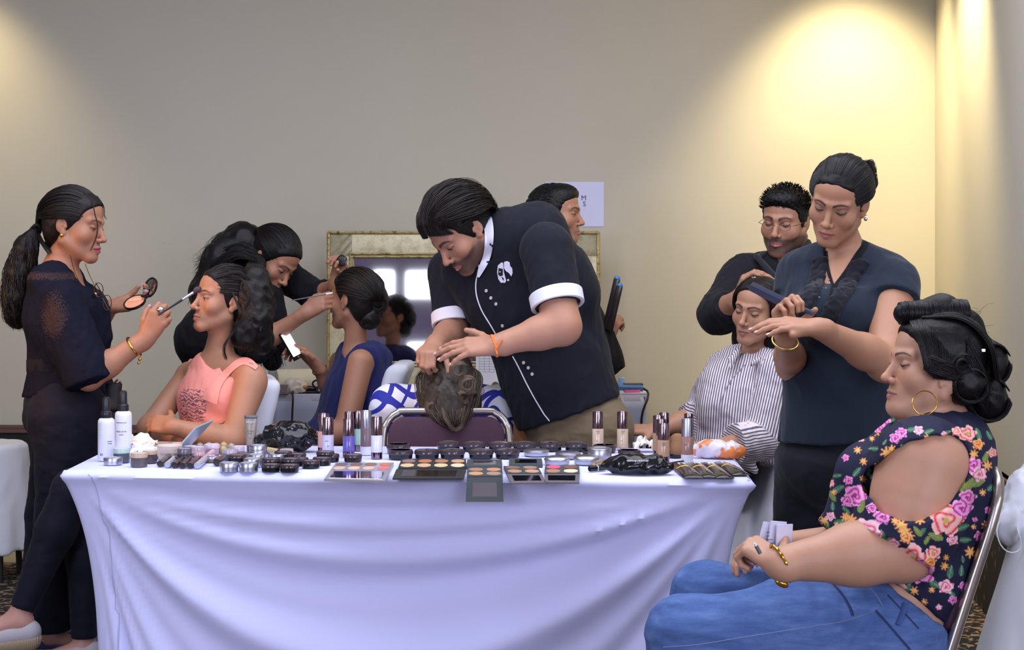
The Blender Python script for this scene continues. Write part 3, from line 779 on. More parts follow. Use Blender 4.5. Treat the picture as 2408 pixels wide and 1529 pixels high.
# ================================================================== 1. make-up artist standing at the left
def make_artist_left():
    Y = 5.12; A = lambda x, y, d=0.: at(x, y, Y + d)
    root = person(A(140, 900), 'person standing at far left in black lace blouse, holding compact and brush')
    H = Frame(A(176, 531), (.98, -.14, -.14), (.10, 0, 1), 1.05)
    S = SDF(); add_head(S, H, o=.22, jaw=1.08, fat=.25, lips=1.25)
    neck(S, H, A(137, 640), .047, .058)
    S.slab(A(140, 668), A(150, 740), .165, .075, .155, .105, (0, 1, 0), .03)
    S.slab(A(150, 740), A(158, 850), .15, .10, .13, .10, (0, 1, 0), .03)
    n_sh, n_el, n_wr = A(150, 705, -.17), A(208, 888, -.20), A(345, 795, -.16)
    arm(S, n_sh, n_el, n_wr, (.046, .043, .043, .027))
    tn = hand(S, n_wr, (.50, -.15, .82), (.15, .95, .1), (-.8, 0, .5), ((.9, 1.1, .5), (1.0, 1.3, .8), (1.1, 1.4, .8), (1.2, 1.4, .8)), .06, (.7, .5), 1.0, .027)
    f_wr = A(262, 722, .10); arm(S, A(150, 700, .17), A(205, 800, .22), f_wr, (.044, .038, .038, .024))
    tf = hand(S, f_wr, (.98, -.15, .10), (-.05, -.45, .9), (0, 1, .3), ((.5, .6, .3), (.5, .7, .4), (.35, .6, .4), (.3, .5, .4)), .14, (.2, .5), .98, .024, tsp=.7)
    fine = [(H.c - .145, H.c + .145, .0022), (n_wr + V(-.07, -.10, -.05), n_wr + V(.13, .12, .17), .0024), (f_wr + V(-.05, -.1, -.08), f_wr + V(.2, .12, .09), .0024)]
    mesh_sdf('body', S, .0065, SKIN, root, fine, color=head_color(H, (.37, .19, .125), .22, lip=(.30, .035, .10), blush=.8))
    nails(root, tn, (.15, .95, .1), NAIL, which=(0,)); nails(root, tf, (-.05, -.45, .9), NAIL, which=(1, 2, 3))
    # hair: swept back from the face into a low ponytail that falls in curls
    hs = hair_cap(H, .010, line=((-.30, -.06), (-.075, -.05), (-.03, -.010), (-.012, .018), (.02, .044), (.05, .060), (.078, .084), (.2, .2)))
    hh = Hair(); hh.vol(hs, .0035)
    P = SDF(); tl = [A(82, 540), A(62, 580), A(46, 640), A(38, 700), A(36, 745), A(45, 768)]; rr = (.020, .040, .047, .046, .034, .012)
    for i in range(5): P.cone(tl[i], tl[i + 1], rr[i] - .006, rr[i + 1] - .006, .03)
    folds(P, .004, 120, (1, 1, .35)); hh.vol(P, .005, tone=.1)
    gs = []
    for q in np.linspace(-1, 1, 11):
        st = (q * .066, .078 - .035 * abs(q), .068 - .052 * q * q)
        gs.append(list(scalp_line(H, [st, (q * .080, -.01, .075 - .06 * q * q), (q * .05, -.09, .02 - .01 * abs(q))], .013)) + [A(85, 541)])
    hh.sheet(gs, 420, .0019, .002, seg=16)
    bk = [[A(118 + d, 600 - 10 * i, (i - 2) * .03), A(100 + d / 2, 575, (i - 2) * .02), A(85, 543)] for i, d in enumerate((-4, 8, 14, 8, -4))]
    hh.sheet(bk, 80, .0018, .003)
    for k in range(3):
        g = []
        for q in range(7):
            a = q / 6 * 2 * PI + k; g.append([tl[j] + np.array((math.cos(a + j * .8), math.sin(a + j * .8), .2 * math.sin(a * 2))) * rr[j] * (1.0 if j else .5) for j in range(6)])
        hh.sheet(g, 150, .0021, .005, wave=.006, wf=2.4, seg=22, curl=.006)
    lock = [[A(228, 460), A(243, 484), A(245, 505), A(250, 515)], [A(218, 465, -.05), A(222, 500, -.07), A(229, 530, -.075), A(225, 560, -.075), A(212, 590, -.085)]]
    for l in lock: hh.sheet([l], 9, .0010, .0015, seg=18)
    hh.build('hair', HAIR_DARK, root)
    M = MB(); M.tube([A(86 + 9 * math.cos(a), 540 + 11 * math.sin(a), .03 * math.sin(a)) for a in np.linspace(0, 2 * PI, 14)[:-1]], .006, closed=True); M.build('hair_tie', simple('black_elastic', srgb(20, 18, 24), .8), root)
    # blouse with wide half sleeves, cut low at the nape and the chest
    T = SDF()
    T.slab(A(135, 668), A(150, 740), .19, .082, .185, .118, (0, 1, 0), .03)
    T.slab(A(150, 740), A(160, 850), .18, .122, .155, .118, (0, 1, 0), .03); T.slab(A(160, 850), A(163, 925), .16, .118, .17, .150, (0, 1, 0), .03, capb=1)
    T.cone(A(205, 725, .0), A(225, 790), .065, .055, .05)
    for sg, sh, el in ((-1, n_sh, n_el), (1, A(150, 700, .17), A(205, 800, .22))):
        T.cone(sh, el + (el - sh) * .05, .062, .078 if sg < 0 else .06, .03, cap=1); T.cone(A(120, 760, sg * .12), el - (el - sh) * .12, .07, .06, .05)
    T.cone(A(175, 560), A(195, 690, -.01), .055, .030, .01, 's'); T.cone(A(160, 600), A(215, 670), .05, .035, .01, 's'); T.ell(A(105, 610), (.05, .07, .045), k=.02, op='s')
    folds(T, .0035, 38, (1.2, 1, .5))
    def lace(P):
        m = np.exp(-(((P[:, 0] - A(175, 740)[0]) / .07) ** 2 + ((P[:, 2] - A(175, 740)[2]) / .11) ** 2)) * (P[:, 1] < Y - .12)
        m = np.maximum(m, np.exp(-((P[:, 2] - A(130, 650)[2]) / .022) ** 2) * (P[:, 1] < Y) * .9)
        return np.stack([m, m, m], 1)
    t = NT('black_lace_blouse'); o = t.coord(); mk = t.attr('col', 'Fac')
    v = t.node('ShaderNodeTexVoronoi'); v.inputs['Scale'].default_value = 240; t.link(o, v.inputs['Vector'])
    hole = t.math('GREATER_THAN', t.math('MULTIPLY', t.math('ADD', t.noise(o, 170, 2), v.outputs['Distance']), mk), .74)
    t.base(t.mix(t.math('MULTIPLY', hole, .22), srgb(13, 15, 32), (.16, .085, .06, 1))).set(Roughness=.8); t.b.inputs['Sheen Weight'].default_value = 0; t.b.inputs['Specular IOR Level'].default_value = .15
    t.bump(t.noise(o, 30, 3), .3, .015)
    b = mesh_sdf('blouse', T, .006, t.mat, root, color=lace)
    R = SDF(); R.slab(A(158, 838), A(160, 868), .168, .128, .168, .130, (0, 1, 0), .01, capa=1, capb=1); folds(R, .003, 60, (1, 1, .2)); mesh_sdf('waist_sash', R, .006, BLACK, root)
    # trousers
    L = SDF(); L.slab(A(160, 865), A(163, 965), .15, .118, .185, .150, (0, 1, 0), .03)
    for d in (-.085, .085):
        L.cone(A(165, 975, d), A(118 if d > 0 else 140, 1210, d), .118, .078, .04); L.cone(A(118 if d > 0 else 140, 1210, d), A(90 if d > 0 else 112, 1478, d), .072, .078, .03, cap=1)
    folds(L, .003, 45, (.6, .6, 1.3)); mesh_sdf('trousers', L, .007, NAVYPANT, root)
    F = SDF()
    for x, d in ((112, -.085), (90, .085)):
        a = A(x, 1478, d); F.cone(a + V(0, 0, .04), V(a[0] + .01, a[1], .075), .034, .034, .02); F.cone(V(a[0] + .01, a[1], .07), V(a[0] + .15, a[1], .028), .034, .022, .02)
    for q in (0, 1):
        G = SDF(); x, d = ((112, -.085), (90, .085))[q]; a = A(x, 1478, d)
        G.cone(V(a[0] - .03, a[1], .055), V(a[0] + .17, a[1], .020), .036, .030, .01); G.ell(V(a[0] + .06, a[1], .075), (.055, .026, .03), k=.01, op='s'); G.half((0, 0, .002), (0, 0, -1))
        mesh_sdf('shoe', G, .006, simple('violet_shoe', srgb(72, 62, 110), .35), root)
    mesh_sdf('foot_skin', F, .006, simple('foot_skin', srgb(190, 140, 125), .5), root)
    # jewellery
    M = MB(); M.sphere(H.w(.079, -.004, -.036), .0065); M.build('earring', GOLD, root)
    c = n_wr + (n_el - n_wr) * .22; ax = unit(n_el - n_wr); u = unit(np.cross(ax, (0, 1, 0))); w = np.cross(ax, u); M = MB()
    M.tube([c + (u * math.cos(a) * .036 + w * math.sin(a) * .036) + ax * .006 * math.sin(a) for a in np.linspace(0, 2 * PI, 20)[:-1]], .0036, closed=True)
    M.sphere(c + u * .036 - V(0, .005, .012), .006); M.sphere(c + u * .036 - V(.004, .004, .024), .005); M.build('bracelet', GOLD, root)
    kb = n_wr + unit(V(.50, -.15, .82)) * .098 + V(.002, -.014, .012); M = MB(); M.sphere(kb, (.013, .010, .011), 12); M.tube([kb + V(.010 * math.cos(a) + .002, .010 * math.sin(a) + .008, .004) for a in np.linspace(0, 2 * PI, 14)[:-1]], .0022, closed=True); M.build('ring', SILVER, root)
    sf = Surf(b); M = MB()
    for pts in ([(165, 600), (176, 640), (196, 675), (224, 690)], [(200, 620), (212, 650), (232, 690)]):
        q = [A(x, y, -.10 + .03 * i) for i, (x, y) in enumerate(pts)]; M.tube(resamp(q, 20), .0012, 6)
    M.sphere(A(224, 692, -.06), .007); M.build('necklace', GOLD, root)
    # spectacles hooked in the neckline
    M = MB(); gm = simple('spectacle_frame', srgb(60, 45, 40), .3, .4)
    for (x, y, rx, ry) in ((232, 682, .019, .024), (252, 712, .018, .026)):
        M.tube([A(x, y, -.105) + V(math.cos(a) * rx * .8, 0, math.sin(a) * ry) for a in np.linspace(0, 2 * PI, 18)[:-1]], .0016, 6, closed=True)
    M.tube([A(225, 665, -.10), A(240, 690, -.11), A(262, 730, -.10)], .0016, 6); M.tube([A(262, 735, -.1), A(255, 728, -.12), A(240, 700, -.12)], .0022, 6)
    M.build('spectacles', gm, root)
    return dict(n_wr=n_wr, tn=tn, tf=tf, f_wr=f_wr)
PEOPLE = {}
PEOPLE[1] = make_artist_left()

# ================================================================== 2. make-up artist bending over, long dark hair
def make_artist_bent():
    Y = 5.95; A = lambda x, y, d=0.: at(x, y, Y + d)
    root = person(A(520, 900), 'person in black with loose long hair, bending over the client in navy dress')
    H = Frame(A(643, 612), (.66, -.42, -.62), (.52, -.10, .85), 1.04)
    S = SDF(); add_head(S, H, o=.25, jaw=1.0, lips=.9)
    neck(S, H, A(582, 665, .03), .046, .056)
    S.slab(A(560, 680, .03), A(525, 800, .05), .17, .09, .15, .10, (.35, -.9, 0), .03)
    n_sh, n_el, n_wr = A(610, 720, -.15), A(600, 815, -.22), A(716, 738, -.26)
    arm(S, n_sh, n_el, n_wr, (.044, .040, .039, .024))
    tn = hand(S, n_wr, (.78, -.05, .52), (.25, .85, -.35), (-.5, .1, .8), ((.7, .8, .3), (.75, .9, .4), (.8, .9, .5), (.8, .9, .5)), .08, (.6, .35), .98, .024)
    f_sh, f_el, f_wr = A(660, 640, .17), A(745, 698, .10), A(789, 668, -.05)
    arm(S, f_sh, f_el, f_wr, (.044, .037, .036, .024))
    tf = hand(S, f_wr, (.25, -.1, .95), (-.55, -.75, .0), (.9, -.3, .1), ((1.0, 1.2, .7), (1.0, 1.2, .7), (.9, 1.1, .7), (.8, 1.0, .6)), .06, (.9, .5), .95, .023)
    fine = [(H.c - .145, H.c + .145, .0024), (n_wr + V(-.05, -.10, -.07), n_wr + V(.18, .12, .15), .0026), (f_wr + V(-.08, -.12, -.05), f_wr + V(.09, .1, .16), .0026)]
    mesh_sdf('body', S, .007, SKIN, root, fine, color=head_color(H, (.33, .17, .115), .25, blush=.2))
    hs = hair_cap(H, .012, extra=lambda Q: (Q.ell(H.w(0, -.03, .055), (.078, .085, .075), H.R, .03)))
    hh = Hair(); hh.vol(hs, .004)
    P = SDF()
    for a, b, ra, rb in ((A(620, 600, .03), A(570, 570, .04), .07, .075), (A(570, 570, .04), A(520, 610, .0), .08, .07), (A(520, 610, 0), A(480, 690, -.03), .07, .06), (A(480, 690, -.03), A(470, 760, -.05), .055, .03),
                         (A(600, 620, -.09), A(585, 700, -.14), .045, .05), (A(585, 700, -.14), A(620, 790, -.15), .05, .05), (A(620, 790, -.15), A(640, 850, -.13), .05, .04)): P.cone(a, b, ra - .006, rb - .006, .04)
    folds(P, .006, 70, (1, 1, .5)); hh.vol(P, .006, tone=.1)
    gs = []
    for q in np.linspace(-1, 1, 9):
        st = (q * .064, .080 - .04 * abs(q), .072 - .055 * q * q)
        gs.append(list(scalp_line(H, [st, (q * .080, .0, .085 - .055 * q * q), (q * .06, -.08, .05)], .016)) + [A(590 + 6 * q, 560 - 8 * q, .05 + .05 * q)])
    hh.sheet(gs, 330, .0021, .003, seg=16)
    gg = [[A(606, 556 + 60 * q, .06 - .2 * q), A(556, 537 + 70 * q, .06 - .2 * q), A(505, 575 + 70 * q, .03 - .15 * q), A(474 + 20 * q, 640 + 40 * q, -.02 - .1 * q), A(455 + 30 * q, 700 + 60 * q, -.05 - .1 * q)] for q in np.linspace(0, 1, 8)]
    hh.sheet(gg, 330, .0021, .009, wave=.012, wf=1.8, seg=20)
    hh.sheet([[A(560, 540, .05), A(515, 550, .03), A(475, 592, 0), A(462, 600, 0)], [A(560, 550), A(520, 575, -.05), A(478, 640, -.08), A(460, 655, -.08)]], 60, .0014, .009, wave=.01)
    gg = [[A(610 + 10 * q, 610, -.13), A(580 + 30 * q, 680, -.17), A(600 + 40 * q, 760, -.19), A(615 + 50 * q, 860, -.19)] for q in np.linspace(0, 1, 5)]
    hh.sheet(gg, 160, .0021, .008, wave=.010, wf=2.2, seg=20, curl=.004)
    hh.build('hair', HAIR_BLACK, root)
    T = SDF()
    T.slab(A(568, 675, .04), A(530, 780, .05), .19, .11, .185, .135, (.35, -.9, 0), .04); T.slab(A(530, 780, .05), A(505, 900, .06), .18, .13, .17, .13, (.35, -.9, 0), .04)
    T.slab(A(505, 900, .06), A(505, 1000, .06), .17, .13, .18, .13, (.35, -.9, 0), .04, capb=1)
    T.cone(A(560, 700, -.10), A(470, 800, -.05), .10, .10, .06); T.cone(A(620, 700, 0), A(640, 800, 0), .075, .07, .05)
    T.cone(n_sh, n_el + (n_wr - n_el) * .0, .062, .060, .03); T.cone(n_el, n_el + (n_wr - n_el) * .28, .060, .055, .02, cap=1)
    T.cone(f_sh, f_el, .070, .056, .03); T.cone(f_el, f_el + (f_wr - f_el) * .45, .055, .046, .02, cap=1)
    T.cone(H.w(0, 0, -.02), A(600, 655), .05, .055, .01, 's')
    folds(T, .0045, 36, (1, 1, .6), 4); mesh_sdf('black_top', T, .007, BLACK, root)
    L = SDF(); L.slab(A(505, 990, .06), A(510, 1070, .06), .17, .12, .18, .13, (.35, -.9, 0), .03)
    for x, d in ((480, .14), (530, -.02)): L.cone(A(x, 1080, d), A(x, 1300, d), .095, .07, .03); L.cone(A(x, 1300, d), V(A(x, 1, d)[0], Y + d, .09), .068, .055, .03, cap=1)
    mesh_sdf('trousers', L, .009, BLACK, root)
    for x, d in ((480, .14), (530, -.02)): shoes(root, A(x, 1000, d), (.6, -.8), SHOEBLK)
    return dict(n_wr=n_wr, f_wr=f_wr, tn=tn, tf=tf)
PEOPLE[2] = make_artist_bent()

# ================================================================== 3. seated client in coral tank top, arms folded, legs crossed
def make_client_coral():
    Y = 5.18; A = lambda x, y, d=0.: at(x, y, Y + d)
    root = person(A(520, 900), 'person seated in coral tank top with folded arms and crossed legs')
    H = Frame(A(523, 708), (-.80, -.59, .13), (.12, .05, 1), 1.0)
    S = SDF(); add_head(S, H, o=.45, jaw=.95, lips=1.15, ears=(1, 1))
    neck(S, H, A(512, 838, .03), .043, .050)
    lat = unit((.75, -.65, 0))
    S.slab(A(512, 876, .03), A(508, 930, .02), .150, .070, .145, .090, lat, .035)
    S.slab(A(508, 930, .02), A(520, 1060, .0), .140, .088, .120, .095, lat, .03)
    S.cone(A(512, 852, .03), A(590, 882, -.10), .036, .042, .03); S.cone(A(512, 852, .03), A(446, 878, .15), .036, .042, .03)
    n_sh, n_el, n_wr = A(592, 893, -.11), A(548, 1040, -.20), A(405, 1003, -.22)
    arm(S, n_sh, n_el, n_wr, (.050, .043, .041, .026))
    S.cone(A(592, 905, -.11), A(566, 985, -.10), .045, .04, .03)
    f_sh, f_el, f_wr = A(442, 888, .15), A(352, 1006, .00), A(460, 1032, -.14)
    arm(S, f_sh, f_el, f_wr, (.046, .041, .041, .026))
    hand(S, n_wr, (-.85, .45, .1), (0, .5, -.3), (0, 0, 1), (.4, .4, .4, .4), .05, (.3, .3), .9, .024)
    hand(S, f_wr, (.95, -.1, -.25), (.1, .9, .3), (0, 0, 1), (.4, .4, .4, .4), .05, (.3, .3), .9, .024)
    fine = [(H.c - .145, H.c + .145, .0021)]
    bd = mesh_sdf('body', S, .006, SKIN, root, fine, color=head_color(H, (.40, .215, .14), .45, lip=(.36, .12, .10), brow=(.02, .012, .01), browt=.0038, shadow=(.30, .17, .14), blush=.3))
    hs = hair_cap(H, .008, line=((-.30, -.04), (-.075, -.03), (-.035, .004), (-.018, .020), (.02, .036), (.05, .052), (.078, .078), (.2, .2)))
    hh = Hair(); hh.vol(hs, .0035)
    P = SDF()
    for a, r in ((A(590, 700, -.02), .055), (A(612, 700, 0), .045), (A(600, 750, -.03), .06), (A(575, 790, -.05), .045), (A(612, 800, -.01), .045), (A(600, 660, .0), .05)): P.ell(a, (r, r, r * 1.1), k=.03)
    folds(P, .006, 90); hh.vol(P, .005, tone=.05)
    gs = []
    for q in np.linspace(-1, 1, 9):
        st = (q * .062, .082 - .04 * abs(q), .074 - .05 * q * q)
        gs.append(list(scalp_line(H, [st, (q * .078, -.005, .085 - .06 * q * q), (q * .055, -.10, .03)], .013)) + [A(592, 690 + 15 * q)])
    hh.sheet(gs, 300, .0018, .004, seg=16, wave=.003)
    for k in range(16):      # loose curls pinned behind the ear
        c = A(random.uniform(560, 622), random.uniform(665, 815), random.uniform(-.10, .03)); r = random.uniform(.018, .034); n = unit(np.random.randn(3) * .5 + V(.2, -1, .2)); u = unit(np.cross(n, (0, 0, 1))); w = np.cross(n, u)
        a0 = random.random() * 6; g = [[c + (u * math.cos(a0 + t * 5) + w * math.sin(a0 + t * 5)) * r * (1 - .12 * t) + n * (.01 * t + j * .012) for t in np.linspace(0, 1, 9)] for j in (-.5, .5)]
        hh.sheet(g, 22, .0016, .002, seg=18, tone=random.choice((.1, .3, .9)))
    for g in ([A(540, 650, -.08), A(572, 660, -.11), A(588, 700, -.12), A(575, 730, -.13)], [A(548, 690, -.10), A(565, 735, -.13), A(560, 752, -.12)], [A(548, 780, -.10), A(530, 810, -.13), A(528, 830, -.13), A(533, 845, -.12)], [A(500, 655, -.08), A(560, 640, -.06), A(600, 670, -.05)]): hh.sheet([g], 26, .0012, .003, seg=16, tone=.5)
    hh.build('hair', HAIR_DARK, root)
    T = SDF(); lt = lat
    T.slab(A(512, 872, .03), A(506, 935, .02), .120, .080, .158, .108, lt, .03); T.slab(A(506, 935, .02), A(520, 1070, 0), .155, .108, .14, .110, lt, .03)
    T.cone(A(590, 868, -.06), A(520, 940, -.08), .022, .05, .02); T.cone(A(467, 868, .10), A(470, 940, 0), .022, .05, .02); 
    T.cone(A(505, 815, -.03), A(474, 880, -.13), .062, .026, .01, 's'); T.cone(A(512, 800, .05), A(520, 846, .02), .07, .066, .01, 's')
    T.cone(n_sh + V(.0, -.02, .03), A(574, 970, -.16), .064, .058, .012, 's'); T.cone(f_sh + V(0, 0, .03), A(420, 940, .08), .062, .05, .012, 's')
    for q in ([(450, 852, .10), (452, 880, .03), (458, 905, -.03)],):
        for i in range(len(q) - 1): T.cone(A(*q[i]), A(*q[i + 1]), .0105, .012, .010)
    folds(T, .002, 40, (1, 1, .5), 2)
    def prt(P):
        c = A(448, 955, -.1); m = ((np.abs(P[:, 0] - c[0]) < .075) & (np.abs(P[:, 2] - c[2]) < .065)).astype(float); m *= np.exp(-((P[:, 0] - c[0] + .0) / .055) ** 4 - ((P[:, 2] - c[2]) / .055) ** 4)
        return np.stack([m, m, m], 1)
    t = NT('coral_jersey'); o = t.coord(); mk = t.attr('col', 'Fac')
    w = t.node('ShaderNodeTexWave', wave_type='RINGS'); w.inputs['Scale'].default_value = 26; w.inputs['Distortion'].default_value = 9; w.inputs['Detail'].default_value = 1.5; w.inputs['Detail Scale'].default_value = 2.2; t.link(o, w.inputs['Vector'])
    ink = t.math('MULTIPLY', t.math('LESS_THAN', w.outputs['Fac'], .34), t.math('GREATER_THAN', mk, .35))
    t.base(t.mix(t.math('MULTIPLY', ink, .85), srgb(240, 150, 135), srgb(96, 62, 80))).set(Roughness=.85); t.bump(t.noise(o, 30, 3), .2, .012)
    tk = mesh_sdf('tank_top', T, .005, t.mat, root, color=prt); strip('strap', Surf([bd, tk]), [(604, 866), (588, 852), (570, 848), (548, 862), (524, 886), (505, 912), (492, 945)], [5, 9, 9, 8, 9, 13, 20], .0055, simple('coral_strap', srgb(240, 150, 135), .85), tk)
    L = SDF(); hipn, hipf = A(560, 1110, -.10), A(520, 1110, .08)
    kn1, an1 = A(172, 1152, -.30), A(52, 1432, -.38); kn2, an2 = A(205, 1218, -.22), A(198, 1500, -.24)
    L.ell(A(560, 1085), (.16, .17, .11), k=.03); L.cone(hipn, kn1, .098, .066, .03); L.cone(kn1, kn1 + (an1 - kn1) * .35, .066, .064, .02); L.cone(kn1 + (an1 - kn1) * .35, an1, .064, .038, .02, cap=1)
    L.cone(hipf, kn2, .098, .066, .02); L.cone(kn2, kn2 + (an2 - kn2) * .35, .066, .062, .02); L.cone(kn2 + (an2 - kn2) * .35, an2, .062, .040, .02, cap=1)
    folds(L, .0016, 60, (.6, .6, 1.4)); mesh_sdf('leggings', L, .006, NAVYPANT, root)
    F = SDF(); tip = an1 + V(-.155, -.05, -.085); F.cone(an1 + V(.01, 0, .03), an1 + V(-.02, 0, -.045), .034, .034, .02); F.cone(an1 + V(-.01, 0, -.035), tip, .036, .020, .02); F.cone(an1 + V(.005, 0, -.05), an1 + V(.01, 0, -.075), .034, .028, .02)
    F.cone(an2 + V(0, 0, .03), V(an2[0], an2[1], .06), .034, .034, .02); F.cone(V(an2[0], an2[1], .055), V(an2[0] - .15, an2[1] - .05, .025), .034, .02, .02)
    mesh_sdf('foot_skin', F, .005, simple('foot_skin', srgb(190, 140, 125), .5), root)
    for heel, tp in ((an1 + V(.02, 0, -.075), tip + V(-.02, 0, -.012)), (V(an2[0] + .02, an2[1], .045), V(an2[0] - .17, an2[1] - .055, .030))):
        G = SDF(); d = unit(tp - heel); m = (heel + tp) / 2; G.cone(heel, tp, .041, .032, .01); up = unit(V(0, 0, 1) - d * d[2])
        G.ell(m + up * .055 - d * .0, (.085, .032, .048), np.stack([d, unit(np.cross(up, d)), up], 1), .01, 's'); sh = mesh_sdf('espadrille', G, .005, simple('grey_suede', srgb(176, 172, 178), .8), root)
        B = SDF(); B.cone(heel - up * .022, tp - up * .018, .040, .034, .01); B.half(m - up * .012, up, k=.004); t = NT('rope_sole'); t.base(srgb(176, 156, 128)).set(Roughness=.9); w = t.node('ShaderNodeTexWave'); w.inputs['Scale'].default_value = 60; t.link(t.coord(), w.inputs['Vector']); t.bump(w.outputs['Fac'], .6, .004)
        mesh_sdf('rope_sole', B, .005, t.mat, sh)
    return {}
PEOPLE[3] = make_client_coral()

# ================================================================== 4. seated client in navy, seen from behind, holding a phone
def make_client_navy():
    Y = 5.72; A = lambda x, y, d=0.: at(x, y, Y + d)
    root = person(A(820, 900), 'person in sleeveless navy dress seated half turned away, holding lit phone')
    H = Frame(A(832, 706), (-.86, .50, .04), (.06, 0, 1), .98)
    S = SDF(); add_head(S, H, o=.1, jaw=.93); neck(S, H, A(835, 822, .02), .040, .048)
    lat = unit((.55, -.8, 0)) if False else unit((.5, -.86, 0))
    S.slab(A(842, 858, .02), A(838, 920, .02), .150, .070, .14, .085, lat, .03); S.slab(A(838, 920, .02), A(815, 1050), .14, .085, .13, .10, lat, .03)
    n_sh, n_el, n_wr = A(848, 852, -.13), A(812, 1012, -.18), A(738, 1035, -.20)
    arm(S, n_sh, n_el, n_wr, (.050, .044, .040, .026)); hand(S, n_wr, (-.9, .2, -.2), (0, 0, -1), (0, -1, 0), (.3,) * 4, .05, (.2, .2), .9)
    f_sh, f_el, f_wr = A(800, 850, .14), A(783, 925, .12), A(747, 862, .04)
    arm(S, f_sh, f_el, f_wr, (.042, .036, .035, .022))
    tf = hand(S, f_wr, (-.62, -.05, .62), (-.55, -.35, -.2), (.3, -.5, .7), ((.5, .6, .3), (.6, .7, .4), (.7, .8, .4), (.7, .8, .5)), .10, (.3, .3), .95, .022)
    fine = [(H.c - .14, H.c + .14, .0026), (f_wr + V(-.17, -.1, -.07), f_wr + V(.05, .1, .14), .0026)]
    mesh_sdf('body', S, .007, SKIN, root, fine, color=head_color(H, (.36, .19, .125), .1))
    hs = hair_cap(H, .010, line=((-.30, -.04), (-.075, -.035), (-.035, -.022), (-.018, .010), (.02, .034), (.05, .052), (.078, .078), (.2, .2)))
    hh = Hair(); hh.vol(hs, .004); P = SDF()
    for a, r in ((A(878, 700, -.02), (.045, .05, .07)), (A(895, 708, .0), (.03, .04, .045)), (A(868, 750, -.02), (.045, .05, .04)), (A(885, 672, .03), (.03, .04, .035))): P.ell(a, r, k=.02)
    folds(P, .004, 90); hh.vol(P, .005, tone=.1)
    gs = [list(scalp_line(H, [(q * .062, .08 - .04 * abs(q), .074 - .05 * q * q), (q * .078, -.02, .08 - .06 * q * q), (q * .04, -.10, .01)], .014)) + [A(880, 715)] for q in np.linspace(-1, 1, 9)]
    hh.sheet(gs, 330, .0020, .003, seg=16)
    for (x, y, r) in ((876, 690, .042), (890, 712, .035), (868, 748, .036)):
        c = A(x, y, -.03)
        g = [[c + V(math.cos(a0 + t * 4.5) * r * (1 - .4 * j), -.02 - .012 * j, math.sin(a0 + t * 4.5) * r * 1.2 * (1 - .4 * j)) for t in np.linspace(0, 1, 9)] for j, a0 in ((0, 1), (.5, 1.4), (1, 1.8))]
        hh.sheet(g, 60, .0018, .002, seg=18)
    hh.build('hair', HAIR_DARK, root)
    T = SDF()
    T.slab(A(845, 845, .02), A(838, 925, .02), .150, .078, .165, .110, lat, .03); T.slab(A(838, 925, .02), A(800, 1060), .16, .112, .165, .125, lat, .04); T.cone(A(800, 1060), A(700, 1075, .0), .13, .11, .04)
    T.cone(A(822, 822, .06), A(895, 838, -.02), .026, .035, .03); T.cone(A(880, 850, .02), A(880, 960, .02), .06, .075, .05)
    T.cone(A(832, 790, 0), A(832, 822, -.01), .066, .050, .01, 's'); T.cone(n_sh + V(.005, -.02, .035), A(828, 960, -.24), .062, .060, .012, 's')
    folds(T, .0028, 34, (1, 1, .5), 6); mesh_sdf('navy_dress', T, .006, cloth('navy_cloth', srgb(25, 30, 84), sheen=.1), root)
    L = SDF()
    for d in (-.09, .09): L.cone(A(720, 1085, d), A(560, 1105, d), .085, .06, .03); L.cone(A(560, 1105, d), V(A(545, 1, d)[0], Y + d, .08), .056, .036, .03)
    mesh_sdf('legs', L, .009, simple('leg_skin', srgb(160, 112, 90), .5), root)
    for d in (-.09, .09): shoes(root, A(545, 1000, d), (-1, 0), SHOEBLK)
    M = MB(); c = f_wr + V(-.004, 0, -.0); ax = unit(f_el - f_wr); u = unit(np.cross(ax, (0, 1, 0))); w = np.cross(ax, u); c = f_wr + ax * .018
    M.tube([c + u * math.cos(a) * .029 + w * math.sin(a) * .029 for a in np.linspace(0, 2 * PI, 18)[:-1]], .0022, closed=True); M.build('hair_band_bracelet', simple('dark_elastic', srgb(50, 40, 40), .7), root)
    return dict(f_wr=f_wr)
PEOPLE[4] = make_client_navy()
